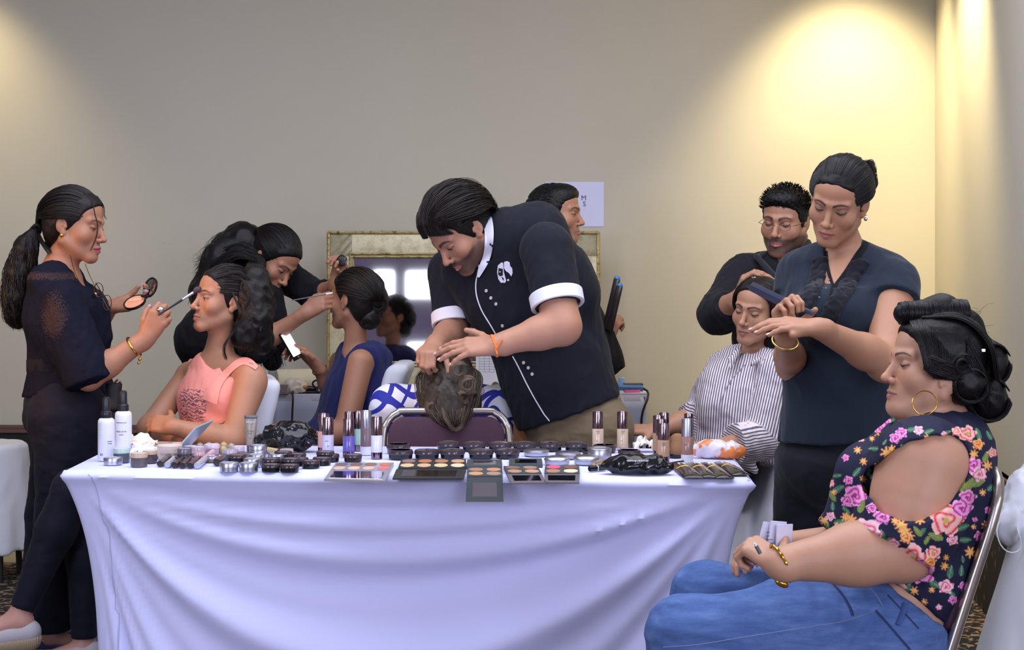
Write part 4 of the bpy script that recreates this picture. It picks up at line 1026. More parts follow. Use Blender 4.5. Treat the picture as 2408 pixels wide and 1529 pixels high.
# ================================================================== 5. man in black shirt with white trim bending over the reclined client
def make_stylist_man():
    Y = 5.05; A = lambda x, y, d=0.: at(x, y, Y + d)
    root = person(A(1330, 900), 'bearded person in black shirt with white collar and cuffs, bending over reclined client')
    H = Frame(A(1082, 543), (-.56, -.43, -.70), (-.52, -.30, .80), 1.12)
    S = SDF(); add_head(S, H, o=.12, jaw=1.12, male=1, nose=1.12)
    neck(S, H, A(1190, 560, .06), .060, .068)
    lat = unit((.80, -.58, -.10))
    S.slab(A(1195, 600, .08), A(1235, 740, .1), .17, .10, .16, .11, lat, .03)
    n_sh, n_el, n_wr = A(1285, 585, -.17), A(1322, 768, -.27), A(1168, 812, -.30)
    arm(S, n_sh, n_el, n_wr, (.058, .058, .054, .034)); S.cone(n_sh, n_el, .056, .058, .02)
    tn = hand(S, n_wr, (-.98, -.02, -.06), (.05, .62, -.78), (.15, -.25, .9), ((.28, .25, .15), (.22, .22, .12), (.20, .25, .15), (.30, .3, .2)), .16, (.0, .1), 1.10, .033, tsp=.95)
    f_sh, f_el, f_wr = A(1060, 640, .26), A(1068, 775, .18), A(1022, 812, -.02)
    arm(S, f_sh, f_el, f_wr, (.055, .050, .047, .032))
    tf = hand(S, f_wr, (-.25, -.85, -.25), (.1, .3, -1), (1, 0, 0), ((1.0, 1.2, .6),) * 4, .05, (.7, .5), 1.05, .030)
    fine = [(H.c - .16, H.c + .16, .0022), (n_wr + V(-.25, -.12, -.1), n_wr + V(.05, .12, .12), .0024)]
    bd = mesh_sdf('body', S, .006, SKIN, root, fine, color=head_color(H, (.43, .235, .165), .12, beard=.9, brow=(.015, .01, .01), browt=.0048, blush=.3))
    nails(root, tn, (.05, .62, -.78), NAILN, 1.1, (1, 2, 3, 4))
    # hair combed back and up in waves
    ln = ((-.30, -.04), (-.075, -.035), (-.045, -.020), (-.040, .018), (.0, .030), (.02, .044), (.05, .055), (.070, .074), (.2, .2))
    hs = hair_cap(H, .012, line=ln, extra=lambda Q: (Q.ell(H.w(0, .030, .085), V(.062, .058, .040) * 1.12, H.R, .03), Q.ell(H.w(0, -.05, .06), V(.07, .06, .06) * 1.1, H.R, .03)))
    hh = Hair(); hh.vol(hs, .0035)
    gs = [list(scalp_line(H, [(q * .066, .082 - .03 * abs(q), .068 - .03 * abs(q)), (q * .060, .060, .105 - .03 * q * q), (q * .078, -.01, .095 - .06 * q * q), (q * .070, -.08, .04 - .03 * abs(q)), (q * .05, -.095, -.03)], .026, ramp=False)) for q in np.linspace(-1, 1, 11)]
    hh.sheet(gs, 620, .0024, .006, seg=20, wave=.004, wf=1.6)
    gs = [list(scalp_line(H, [(sd * .072, .040, .03), (sd * .080, .0, .03), (sd * .076, -.05, .0), (sd * .05, -.085, -.04)], .012)) for sd in (-1, 1)]
    for g in gs: hh.sheet([g, [p + V(0, 0, .025) for p in g]], 110, .0018, .005, seg=12)
    for k in range(0):     # tips that stand out over the forehead
        q = random.uniform(-1, 1); a = H.w(q * .055, .085, .085); hh.strand(resamp([a, a + H.R @ V(q * .01, .030, .0), a + H.R @ V(q * .015, .040, -.028)], 8), .0022)
    hh.build('hair', HAIR_DARK, root)
    # shirt
    T = SDF()
    T.slab(A(1190, 590, .08), A(1232, 720, .10), .20, .135, .195, .150, lat, .05); T.slab(A(1232, 720, .10), A(1300, 875, .12), .19, .150, .185, .150, lat, .05)
    T.slab(A(1300, 875, .12), A(1335, 968, .12), .19, .15, .205, .165, lat, .05, capb=1)
    T.cone(A(1170, 560, .06), A(1265, 545, .0), .090, .090, .04); T.cone(A(1265, 545, 0), A(1345, 690, .06), .085, .09, .05); T.cone(A(1320, 640, .12), A(1372, 880, .16), .10, .10, .06)
    T.cone(A(1100, 640, .16), A(1150, 700, .1), .09, .09, .05)
    T.cone(n_sh, n_sh + (n_el - n_sh) * .72, .086, .076, .03, cap=1); T.cone(f_sh, f_sh + (f_el - f_sh) * .90, .080, .066, .03, cap=1)
    T.cone(H.w(0, 0, -.02), A(1150, 590, -.02), .056, .036, .01, 's')
    folds(T, .0036, 30, (1, 1, .55), 1)
    b = mesh_sdf('shirt', T, .006, cloth('black_shirt_cotton', srgb(20, 23, 34), sheen=.04, bb=.3), root)
    for a, u, r0, nm in ((n_sh, n_el, .079, 'cuff'), (f_sh, f_el, .0695, 'cuff')):
        ax = unit(u - a); L = np.linalg.norm(u - a); fr = .72 if nm == 'cuff' and r0 > .075 else .90; c = a + ax * L * fr
        u1 = unit(np.cross(ax, (0, 1, 0))); w1 = np.cross(ax, u1); R = np.stack([u1, w1, ax], 1)
        M = MB(); M.lathe([(r0 - .004, -.038), (r0 + .008, -.038), (r0 + .0095, -.036), (r0 + .0085, .004), (r0 + .005, .006), (r0 - .004, .004), (r0 - .004, -.03)], c, R, 40); M.build(nm, WHITEC, b)
    # stand-up collar: a white band round the neck
    strip('collar', Surf([bd, b]), [(1124, 484), (1140, 498), (1149, 530), (1150, 570), (1144, 606), (1130, 636), (1124, 652)], [5, 10, 11, 10, 9, 7, 3], .010, WHITEC, b)
    sf = Surf(b)
    M = MB()
    for seg in ([(1132, 630), (1121, 655), (1120, 690), (1132, 728), (1152, 762), (1168, 790), (1173, 805)], [(1206, 838), (1222, 868), (1240, 905), (1262, 945), (1280, 975)], [(1280, 975), (1292, 990)]):
        q = sf.line(seg, .001, 26)
        if len(q) > 4: M.tube(resamp(q, 30), .0022, 6)
    if M.v: M.build('piping', WHITEC, b)
    bt = simple('pearl_button', srgb(196, 190, 190), .3)
    for x, y in ((1128, 626), (1144, 684), (1155, 701), (1167, 715), (1182, 766), (1232, 853), (1243, 865), (1252, 880)):
        p, n = sf.px(x, y, .001)
        if p is None: continue
        u1 = unit(np.cross(n, (0, 0, 1))); R = np.stack([u1, np.cross(n, u1), n], 1); M = MB(); M.lathe([(.0058, 0), (.0058, .0022), (.0045, .003), (.004, .0022)], p, R, 14); M.build('button', bt, b)
    # white emblem: a parted head outline with dark facial marks
    def emb(name, poly, off, mat):
        q = []; 
        for x, y in poly:
            p, n = sf.px(x, y, off)
            if p is None: return
            q.append(p)
        q = np.array(q); c = q.mean(0); v = np.concatenate([q, [c], q - ray(1190, 640) * -.0015]); n = len(q)
        new_mesh(name, v, [(i, (i + 1) % n, n) for i in range(n)] + [(i, n + 1 + i, n + 1 + (i + 1) % n, (i + 1) % n) for i in range(n)], mat, b, smooth=False)
    wm = simple('emblem_white', srgb(226, 220, 240), .7); bm = simple('emblem_black', srgb(16, 17, 24), .8)
    emb('emblem', [(1172, 624), (1180, 617), (1184, 618), (1186, 640), (1191, 660), (1189, 665), (1179, 665), (1173, 656), (1170, 640)], .0030, wm)
    emb('emblem', [(1186, 616), (1193, 614), (1199, 617), (1200, 625), (1205, 631), (1206, 642), (1203, 650), (1197, 642), (1190, 637), (1186, 630)], .0030, wm)
    emb('emblem_mark', [(1174, 630), (1184, 632), (1184, 648), (1177, 649), (1173, 645)], .0045, bm)
    emb('emblem_mark', [(1176, 638), (1179, 637.6), (1179.4, 640.4), (1176.4, 640.2)], .0060, wm)
    emb('emblem_mark', [(1181, 650), (1186, 654), (1187, 660), (1183, 656)], .0045, bm)
    emb('emblem_mark', [(1193, 657), (1197, 656), (1198, 660), (1194, 661)], .0030, wm)
    L = SDF(); L.slab(A(1330, 930, .13), A(1345, 1020, .13), .18, .13, .19, .15, lat, .04, capa=1)
    for x, d, kx, ky in ((1410, .05, 1405, 1250), (1270, .26, 1255, 1250)): L.cone(A(x, 1010, d), A(kx, ky, d), .112, .082, .04); L.cone(A(kx, ky, d), V(A(kx, 1, d)[0], Y + d, .10), .078, .068, .03, cap=1)
    L.cone(A(1390, 960, .13), A(1405, 1020, .12), .10, .12, .03)
    folds(L, .004, 34, (.6, .6, 1.4)); mesh_sdf('trousers', L, .007, KHAKI, root)
    for kx, d in ((1405, .05), (1255, .26)): shoes(root, A(kx, 1000, d), (-.7, -.7), SHOEBLK)
    # orange woven bracelet
    c = n_wr + V(.005, 0, 0); ax = unit(n_el - n_wr); c = n_wr + ax * -.008; u = unit(np.cross(ax, (0, 1, 0))); w = np.cross(ax, u); M = MB(); om = simple('orange_cord', srgb(238, 130, 58), .7)
    for ph in (0, PI): M.tube([c + ax * .0022 * math.sin(a * 9 + ph) + u * math.cos(a) * (.0345 + .001 * math.cos(a * 9 + ph)) + w * math.sin(a) * .0345 for a in np.linspace(0, 2 * PI, 90)[:-1]], .0030, 6, closed=True)
    p0 = c + w * -.034 if w[1] > 0 else c + w * .034
    M.tube([p0 + V(0, -.002, -.012), p0 + V(.010, -.006, .004), p0 + V(.020, -.004, .020)], .0026, 6); M.tube([p0 + V(0, -.002, -.012), p0 + V(.006, -.004, -.026)], .0026, 6)
    M.build('woven_bracelet', om, root)
    return dict(n_wr=n_wr)
PEOPLE[5] = make_stylist_man()

# ================================================================== 6. client reclined over a chair back, only crown and shoulders seen
def make_client_reclined():
    Y = 5.04; A = lambda x, y, d=0.: at(x, y, Y + d)
    root = person(A(1060, 900, .35), 'person in blue and white patterned top, head laid back over the maroon chair')
    H = Frame(A(1060, 893, .09), (.0, .45, .90), (.02, -.88, .45), 1.02)
    S = SDF(); add_head(S, H, o=.02)
    neck(S, H, A(1062, 930, .27), .045, .052); S.slab(A(1062, 952, .28), A(1062, 1080, .36), .16, .08, .15, .10, (1, 0, 0), .03)
    for q, x in ((-1, 905), (1, 1212)): arm(S, A(x + (-q) * 12, 962, .27), A(x + q * 4, 1075, .30), A(1062 + q * 90, 1090, .62), (.046, .038, .036, .024))
    for q in (-1, 1): hand(S, A(1062 + q * 90, 1090, .62), (-q * .5, .85, 0), (0, 0, -1), (-q, 1, 0), (.3,) * 4, .06, (.2, .2), .9)
    mesh_sdf('body', S, .007, SKIN, root, [(H.c - .14, H.c + .14, .003)], color=head_color(H, (.42, .24, .16), .02))
    hs = hair_cap(H, .012, line=((-.30, -.02), (-.075, -.02), (-.03, .0), (.0, .034), (.05, .050), (.078, .070), (.2, .2)))
    hh = Hair(); hh.vol(hs, .004); P = SDF()
    for a, b, ra, rb in ((A(1055, 895, .0), A(1055, 945, -.06), .088, .080), (A(1055, 945, -.06), A(1060, 985, -.10), .076, .052), (A(1060, 985, -.10), A(1074, 1008, -.11), .045, .015), (A(1010, 920, -.02), A(1012, 965, -.07), .045, .035), (A(1095, 900, .0), A(1110, 950, -.03), .045, .035)): P.cone(a, b, ra - .006, rb - .006, .04)
    folds(P, .006, 75, (1.4, 1, .25)); hh.vol(P, .005, tone=.12)
    gs = []
    for q in np.linspace(-1, 1, 11):
        gs.append([A(1058 + q * 52, 850 + 14 * q * q, .08), A(1058 + q * 74, 868 + 16 * q * q, -.02), A(1056 + q * 76, 905 + 4 * q * q, -.09 + .05 * q * q), A(1056 + q * 66, 950, -.13 + .05 * q * q), A(1062 + q * 42, 985, -.16 + .04 * q * q), A(1072 + q * 8, 1010 - 6 * abs(q), -.14)])
    hh.sheet(gs, 560, .0024, .004, seg=20, wave=.005, wf=1.3)
    for cx, cy, r, n0 in ((1078, 870, .030, 60), (1100, 905, .030, 50), (1112, 935, .024, 40), (1090, 935, .028, 40), (1020, 960, .028, 40)):
        c = A(cx, cy, -.115 if cx < 1105 else -.08)
        hh.sheet([[c + V(math.cos(a0 + t * 4.6) * r * (1 - .45 * j), -.012 * j, math.sin(a0 + t * 4.6) * r * (1 - .45 * j)) for t in np.linspace(0, 1, 9)] for j, a0 in ((0, .5), (.5, .9), (1, 1.3))], n0, .0020, .0022, seg=18, tone=random.choice((.3, .7)))
    hh.sheet([[A(1040, 960, -.15), A(1050, 990, -.17), A(1068, 1012, -.16), A(1086, 1000, -.15), A(1080, 985, -.14)]], 60, .0018, .004, seg=18, tone=.6)
    hh.sheet([[A(1125, 900, -.03), A(1136, 915, -.03), A(1132, 932, -.03)], [A(1120, 930, -.03), A(1134, 938, -.03), A(1126, 950, -.03)]], 10, .0010, .004, seg=12)
    hh.build('hair', HAIR_BROWN, root)
    T = SDF(); T.slab(A(1062, 960, .28), A(1062, 1090, .36), .19, .09, .175, .115, (1, 0, 0), .04)
    for q, x in ((-1, 905), (1, 1212)): T.cone(A(1062 + q * 60, 945, .28), A(x - q * 20, 955, .27), .060, .075, .03); T.cone(A(x - q * 18, 960, .27), A(x + q * 0, 1035, .29), .078, .070, .03, cap=1)
    T.ell(A(1062, 925, .25), (.085, .08, .05), k=.02, op='s'); folds(T, .002, 30)
    t = NT('blue_white_print'); o = t.coord()
    w = t.node('ShaderNodeTexWave', wave_type='BANDS', bands_direction='DIAGONAL'); w.inputs['Scale'].default_value = 9; w.inputs['Distortion'].default_value = 9; w.inputs['Detail'].default_value = 1; w.inputs['Detail Scale'].default_value = .8; t.link(t.mapping(o, (1, .3, .6), (0, .6, 0)), w.inputs['Vector'])
    w2 = t.node('ShaderNodeTexWave', wave_type='BANDS', bands_direction='X'); w2.inputs['Scale'].default_value = 6; w2.inputs['Distortion'].default_value = 8; w2.inputs['Detail'].default_value = 0; t.link(t.mapping(o, (.8, .3, 1), (0, -.5, 0)), w2.inputs['Vector'])
    m = t.math('MAXIMUM', t.math('GREATER_THAN', w.outputs['Fac'], .70), t.math('GREATER_THAN', w2.outputs['Fac'], .88))
    t.base(t.mix(m, srgb(232, 234, 246), srgb(38, 46, 160))).set(Roughness=.8); mesh_sdf('patterned_top', T, .006, t.mat, root)
    L = SDF(); L.ell(A(1062, 1090, .42), (.18, .16, .11), k=.03)
    for q in (-1, 1): L.cone(A(1062 + q * 60, 1090, .45), A(1062 + q * 75, 1085, .85), .085, .06, .03); L.cone(A(1062 + q * 75, 1085, .85), V(A(1062 + q * 75, 1, .88)[0], Y + .90, .08), .056, .038, .03, cap=1)
    mesh_sdf('trousers', L, .01, BLACK, root)
    for q in (-1, 1): shoes(root, V(A(1062 + q * 75, 1, .88)[0], Y + .90, 0), (0, 1), SHOEBLK)
PEOPLE[6] = make_client_reclined()

# ================================================================== 7. man behind with a flat iron
def make_man_behind():
    Y = 6.1; A = lambda x, y, d=0.: at(x, y, Y + d)
    root = person(A(1310, 900), 'person with short black hair in profile behind the bending stylist, holding hair iron')
    H = Frame(A(1308, 505), (.96, -.28, -.02), (-.04, 0, 1), 1.04)
    S = SDF(); add_head(S, H, o=.45, jaw=1.08, male=1, nose=1.12); neck(S, H, A(1290, 590), .054, .062)
    S.slab(A(1290, 630), A(1310, 760), .19, .09, .17, .11, (.25, .97, 0), .03)
    n_sh, n_el, n_wr = A(1300, 650, -.19), A(1370, 790, -.16), A(1425, 800, .0)
    arm(S, n_sh, n_el, n_wr, (.05, .042, .040, .028))
    hand(S, n_wr, (.35, .1, .85), (.5, .6, .0), (-.3, 0, 1), ((1.0, 1.3, .8),) * 4, .05, (.8, .5), .98, .027)
    fs = A(1310, 650, .19); arm(S, fs, A(1360, 790, .2), A(1430, 820, .12), (.05, .042, .040, .028)); 
    mesh_sdf('body', S, .007, SKIN, root, [(H.c - .145, H.c + .145, .0024), (n_wr + V(-.08, -.1, -.05), n_wr + V(.12, .12, .15), .003)], color=head_color(H, (.40, .22, .145), .45, beard=.28, browt=.0046, brow=(.012, .01, .01)))
    ln = ((-.30, -.06), (-.075, -.055), (-.03, -.030), (-.025, .022), (.0, .030), (.02, .040), (.05, .055), (.062, .078), (.2, .2))
    hs = hair_cap(H, .009, line=ln, extra=lambda Q: Q.ell(H.w(0, .03, .085), V(.055, .055, .032), H.R, .03), rough=.002, f=300); hh = Hair(); hh.vol(hs, .003)
    for k in range(700):
        a = V(random.gauss(0, 1), random.gauss(0, 1) * .9, abs(random.gauss(0, 1)) * .8 + .1); a = unit(a) * .1
        zz = a[2] + .03
        if a[1] > .03 and zz < .055: continue
        p = on_scalp(H, (a[0], a[1] - .016, zz), .003); n = unit(p - H.c); tt = unit(np.cross(n, H.R @ V(1, 0, .2))) * (-1)
        hh.strand(np.array([p, p + n * .004 + tt * .008, p + n * .004 + tt * .018]), .0016)
    hh.build('hair', HAIR_BLACK, root)
    T = SDF(); T.slab(A(1295, 630), A(1325, 760), .21, .10, .20, .135, (.25, .97, 0), .04); T.slab(A(1325, 760), A(1350, 868), .20, .135, .20, .150, (.25, .97, 0), .04, capb=1)
    T.cone(A(1345, 660), A(1418, 845, -.02), .055, .075, .04); T.cone(n_sh, n_el, .075, .066, .03); T.cone(n_el, n_el + (n_wr - n_el) * .3, .062, .055, .03)
    T.cone(A(1425, 790, -.02), A(1446, 866, -.02), .03, .036, .03, cap=1); T.ell(A(1330, 585), (.05, .09, .02), k=.02); T.cone(H.w(0, 0, 0), A(1300, 600), .05, .05, .01, 's')
    folds(T, .004, 32, (1, 1, .5), 9); mesh_sdf('black_shirt', T, .007, BLACK, root)
    L = SDF(); L.slab(A(1345, 860), A(1350, 960), .175, .14, .185, .15, (.25, .97, 0), .03)
    for d in (-.09, .10): L.cone(A(1360 + (45 if d < 0 else 0), 960, d), A(1380 + (20 if d < 0 else 0), 1150, d), .10, .078, .04); L.cone(A(1380 + (20 if d < 0 else 0), 1150, d), V(A(1390, 1, d)[0], Y + d, .1), .076, .066, .03, cap=1)
    L.cone(A(1405, 870, -.02), A(1420, 1000, -.02), .06, .07, .04)
    folds(L, .003, 34, (.6, .6, 1.4)); mesh_sdf('trousers', L, .008, cloth('light_khaki_twill', srgb(158, 140, 112), sheen=.05), root)
    for d in (-.09, .10): shoes(root, A(1390, 1000, d), (1, 0), SHOEBLK)
    return dict(n_wr=n_wr)
PEOPLE[7] = make_man_behind()

# ================================================================== 8. man with glasses and beard
def make_man_glasses():
    Y = 5.58; A = lambda x, y, d=0.: at(x, y, Y + d)
    root = person(A(1850, 900), 'bearded person with glasses in black shirt behind the client in striped shirt')
    H = Frame(A(1846, 520), (-.50, -.84, -.20), (.02, -.15, 1), 1.06)
    S = SDF(); add_head(S, H, o=.12, jaw=1.15, male=1, nose=1.12, fat=.5); neck(S, H, A(1865, 620, .05), .060, .070)
    lat = unit((-.85, .5, 0))
    S.slab(A(1855, 660, .03), A(1850, 780, .03), .18, .09, .17, .12, lat, .03)
    r_sh, r_el, r_wr = A(1745, 655, .02), A(1690, 738, -.16), A(1735, 702, -.33)
    arm(S, r_sh, r_el, r_wr, (.055, .048, .045, .030))
    tr = hand(S, r_wr, (.20, -.25, .80), (.75, -.10, -.25), (.6, -.8, .2), ((.7, .9, .5), (.8, .9, .5), (.85, .95, .5), (.9, 1.0, .5)), .06, (.6, .4), .92, .028)
    l_sh, l_el, l_wr = A(1945, 670, -.05), A(1935, 770, -.28), A(1868, 712, -.36)
    arm(S, l_sh, l_el, l_wr, (.055, .048, .045, .030))
    tl = hand(S, l_wr, (-.62, -.1, .62), (-.35, .2, -.6), (-.2, 0, 1), ((.15, .15, .1), (.25, .3, .2), (.4, .4, .3), (.5, .5, .4)), .05, (.4, .2), .98, .028)
    mesh_sdf('body', S, .007, SKIN, root, [(H.c - .15, H.c + .15, .0022), (r_wr + V(-.07, -.1, -.05), r_wr + V(.14, .1, .15), .0026), (l_wr + V(-.16, -.1, -.05), l_wr + V(.05, .1, .15), .0026)],
             color=head_color(H, (.38, .21, .14), .12, beard=.95, brow=(.012, .01, .01), browt=.0046, beardcol=(.022, .016, .014)))
    ln = ((-.30, -.04), (-.075, -.035), (-.03, -.015), (-.025, .020), (.0, .030), (.02, .044), (.05, .058), (.062, .080), (.2, .2))
    hs = hair_cap(H, .010, line=ln, extra=lambda Q: Q.ell(H.w(0, .035, .088), V(.062, .055, .034), H.R, .03), rough=.003, f=260); hh = Hair(); hh.vol(hs, .003)
    for k in range(900):
        a = unit(V(random.gauss(0, 1), random.gauss(.2, 1), abs(random.gauss(0, 1)) * .8 + .1)) * .1; zz = a[2] + .03
        if a[1] > .035 and zz < .058: continue
        p = on_scalp(H, (a[0], a[1] - .016, zz), .008 + (.008 if a[1] > 0.02 and zz > .07 else 0)); n = unit(p - H.c); tt = unit(n * .6 + H.R @ V(random.gauss(0, .5), .5, .1))
        hh.strand(np.array([p - n * .004, p + tt * .007, p + tt * .013 + n * .002]), .0018)
    hh.build('hair', HAIR_BLACK, root)
    T = SDF(); T.slab(A(1858, 655, .04), A(1850, 790, .04), .215, .105, .20, .14, lat, .04); T.slab(A(1850, 790, .04), A(1855, 960, .04), .20, .14, .195, .15, lat, .04, capb=1)
    T.cone(A(1865, 625, .05), r_sh + V(.02, 0, .01), .055, .075, .04); T.cone(A(1865, 625, .05), l_sh, .055, .075, .04)
    T.cone(r_sh, r_el, .082, .070, .03); T.cone(r_el, r_el + (r_wr - r_el) * .55, .066, .052, .03, cap=1); T.cone(l_sh, l_el, .078, .066, .03); T.cone(l_el, l_el + (l_wr - l_el) * .5, .064, .05, .03, cap=1)
    T.cone(A(1840, 590, -.06), A(1832, 660, -.13), .050, .018, .008, 's'); T.cone(H.w(0, 0, 0), A(1855, 615, 0), .05, .062, .01, 's')
    folds(T, .005, 36, (1, 1, .7), 5); b = mesh_sdf('black_shirt', T, .006, cloth('black_shirt_poplin', srgb(22, 21, 28), sheen=.05, bb=.3), root)
    C = SDF(); C.cone(A(1780, 604, -.06), A(1822, 650, -.15), .011, .012, .01); C.cone(A(1780, 604, -.05), A(1798, 596, .0), .010, .010, .01); C.cone(A(1898, 572, .02), A(1880, 604, -.08), .017, .014, .01); C.cone(A(1880, 604, -.08), A(1838, 655, -.15), .014, .010, .01)
    mesh_sdf('shirt_collar', C, .005, cloth('black_collar', srgb(32, 32, 40), bb=.1), b)
    L = SDF(); L.slab(A(1855, 950, .05), A(1858, 1040, .05), .18, .13, .19, .14, lat, .03)
    for x, d in ((1800, .1), (1910, .0)): L.cone(A(x, 1050, d), A(x, 1230, d), .10, .08, .03); L.cone(A(x, 1230, d), V(A(x, 1, d)[0], Y + d, .10), .076, .066, .03, cap=1)
    mesh_sdf('trousers', L, .01, BLACK, root)
    for x, d in ((1800, .1), (1910, .0)): shoes(root, A(x, 1000, d), (-.5, -.85), SHOEBLK)
    # thin metal spectacles
    M = MB(); gm = simple('thin_metal_frame', srgb(120, 100, 90), .25, 1.0)
    for q in (-1, 1):
        pts = [H.w(q * .031 + .021 * math.cos(a), .0915 - .004 * abs(math.cos(a)), -.004 + .0135 * math.sin(a)) for a in np.linspace(0, 2 * PI, 20)[:-1]]
        M.tube(pts, .0009, 5, closed=True); M.tube([H.w(q * .052, .088, .0), H.w(q * .070, .075, .002), H.w(q * .078, .0, .004), H.w(q * .078, -.012, -.006)], .0010, 5)
    M.tube([H.w(-.010, .0925, -.001), H.w(0, .0985, .001), H.w(.010, .0925, -.001)], .0009, 5); M.build('glasses', gm, root)
    return dict(r_wr=r_wr)
PEOPLE[8] = make_man_glasses()

# ================================================================== 9. seated client in striped shirt
def make_client_striped():
    Y = 5.16; A = lambda x, y, d=0.: at(x, y, Y + d)
    root = person(A(1760, 900), 'person in striped button shirt leaning back on white covered chair, eyes lowered')
    H = Frame(A(1782, 731), (-.62, -.76, -.10), (.16, -.08, 1), .98)
    S = SDF(); add_head(S, H, o=.12, jaw=.98, lips=1.15, fat=.15); neck(S, H, A(1778, 840, .06), .043, .050)
    lat = unit((.78, -.6, 0))
    S.slab(A(1770, 868, .04), A(1755, 930, .02), .15, .07, .145, .10, lat, .03)
    n_sh, n_el, n_wr = A(1828, 878, -.10), A(1792, 1035, -.16), A(1668, 1056, -.26)
    arm(S, n_sh, n_el, n_wr, (.046, .043, .040, .026)); hand(S, n_wr, (-.95, -.1, .05), (0, .5, -.9), (0, -1, .2), (.5,) * 4, .05, (.3, .3), .9, .025)
    f_sh, f_el, f_wr = A(1706, 872, .15), A(1632, 985, .05), A(1543, 1012, -.02)
    arm(S, f_sh, f_el, f_wr, (.046, .040, .037, .024))
    tf = hand(S, f_wr, (-.97, -.1, .02), (.1, .3, -.9), (0, -1, .2), ((.25, .25, .2), (.3, .3, .2), (.4, .4, .2), (.5, .4, .3)), .08, (.2, .2), .92, .023)
    mesh_sdf('body', S, .0065, SKIN, root, [(H.c - .14, H.c + .14, .0021), (f_wr + V(-.19, -.09, -.07), f_wr + V(.05, .09, .08), .003)], color=head_color(H, (.44, .25, .17), .12, lip=(.33, .13, .12), brow=(.02, .012, .01), browt=.0036, blush=.3))
    hs = hair_cap(H, .009, line=((-.30, .0), (-.075, .012), (-.035, .028), (-.018, .034), (.02, .042), (.05, .052), (.078, .076), (.2, .2)))
    hh = Hair(); hh.vol(hs, .0035); P = SDF()
    P.cone(A(1815, 720, .0), A(1822, 770, -.02), .045, .040, .03); P.cone(A(1822, 770, -.02), A(1812, 805, -.0), .036, .022, .03); folds(P, .004, 90); hh.vol(P, .005, tone=.1)
    for sd in (-1, 1):
        gs = []
        for j, t in enumerate(np.linspace(0, 1, 6)):
            gs.append(list(scalp_line(H, [(sd * .004, .080 - .10 * t, .083 + .02 * math.sin(t * 3)), (sd * .062, .050 - .08 * t, .055), (sd * .082, .022 - .07 * t, -.02)], .013)) + [H.w(sd * .072, .0 - .03 * t, -.085)])
        hh.sheet(gs, 420, .0020, .003, seg=16, wave=.003)
    hh.build('hair', HAIR_DARK, root)
    # shirt
    T = SDF()
    T.slab(A(1772, 866, .05), A(1752, 935, .02), .165, .082, .170, .125, lat, .04); T.slab(A(1752, 935, .02), A(1722, 1075, -.02), .17, .125, .155, .120, lat, .05, capb=1)
    T.cone(A(1700, 905, .02), A(1695, 960, -.04), .07, .075, .05); T.cone(A(1795, 845, 0), n_sh, .040, .058, .03); T.cone(A(1750, 845, .08), f_sh, .040, .055, .03)
    T.cone(n_sh, n_el, .064, .060, .03); T.cone(n_el, n_el + (n_wr - n_el) * .35, .062, .066, .02, cap=1); T.cone(f_sh, f_el, .060, .052, .03); T.cone(f_el, f_el + (f_wr - f_el) * .10, .056, .060, .02, cap=1)
    T.cone(A(1765, 790, -.03), A(1755, 845, -.08), .052, .024, .008, 's'); T.cone(H.w(0, 0, 0), A(1775, 838, .03), .05, .052, .01, 's')
    folds(T, .0036, 40, (1, 1, .7), 8)
    def sc(bones):
        def f(P):
            best = np.full(len(P), 9.); out = np.zeros(len(P))
            for a, b, r, la in bones:
                ax = unit(b - a); la = unit(np.asarray(la) - ax * np.dot(la, ax)); t = np.clip((P - a) @ ax, 0, np.linalg.norm(b - a)); d = np.linalg.norm(P - a - t[:, None] * ax, axis=1) / r
                m = d < best; best[m] = d[m]; out[m] = ((P - a) @ la)[m]
            return np.stack([out * 1.0, out * 0, out * 0], 1)
        return f
    bones = [(A(1772, 850, .05), A(1742, 1090, -.02), 1.0, (1, -.3, 0)), (n_sh, n_el, .42, (1, -.2, .1)), (n_el, n_wr, .42, (0, -.3, 1)), (f_sh, f_el, .42, (1, -.3, .5)), (f_el, f_wr, .42, (0, -.3, 1))]
    def stripe(name):
        t = NT(name); sv = t.node('ShaderNodeAttribute'); sv.attribute_name = 'sv'; x = t.node('ShaderNodeSeparateXYZ'); t.link(sv.outputs['Vector'], x.inputs[0])
        s = t.math('FRACT', t.math('MULTIPLY', x.outputs[0], 112)); e = t.math('SUBTRACT', t.math('ABSOLUTE', t.math('SUBTRACT', s, .5)), .23)
        m = t.math('SMOOTH_MIN', 1.0, t.math('MAXIMUM', t.math('MULTIPLY', e, 12), 0.0), .1) if False else t.math('MULTIPLY', e, 10, clamp=True)
        t.base(t.mix(m, srgb(226, 212, 214), srgb(86, 88, 108))).set(Roughness=.8); o = t.coord(); t.bump(t.noise(o, 26, 3), .3, .014); return t.mat
    st = stripe('striped_cotton')
    b = mesh_sdf('striped_shirt', T, .0055, st, root, scal=sc(bones))
    C = SDF(); C.cone(A(1738, 822, .0), A(1722, 846, -.08), .010, .012, .01); C.cone(A(1795, 812, .03), A(1812, 832, -.03), .012, .013, .01); C.cone(A(1812, 832, -.03), A(1768, 856, -.12), .013, .010, .01); C.cone(A(1722, 846, -.08), A(1718, 866, -.10), .012, .005, .01)
    C.cone(A(1765, 800, -.03), A(1757, 850, -.10), .046, .020, .006, 's')
    mesh_sdf('shirt_collar', C, .0045, st, b, scal=sc([(A(1765, 800), A(1765, 870), 1, (1, 0, .9))]))
    Q = SDF(); a = n_el + (n_wr - n_el) * .33; Q.cone(a, a + unit(n_wr - n_el) * .045, .066, .068, .01, cap=1); Q.cone(a + V(0, 0, -.06), a + V(.03, -.02, -.09), .03, .01, .01); folds(Q, .003, 60); mesh_sdf('rolled_cuff', Q, .005, st, b, scal=sc([(n_el, n_wr, 1, (0, -.3, 1))]))
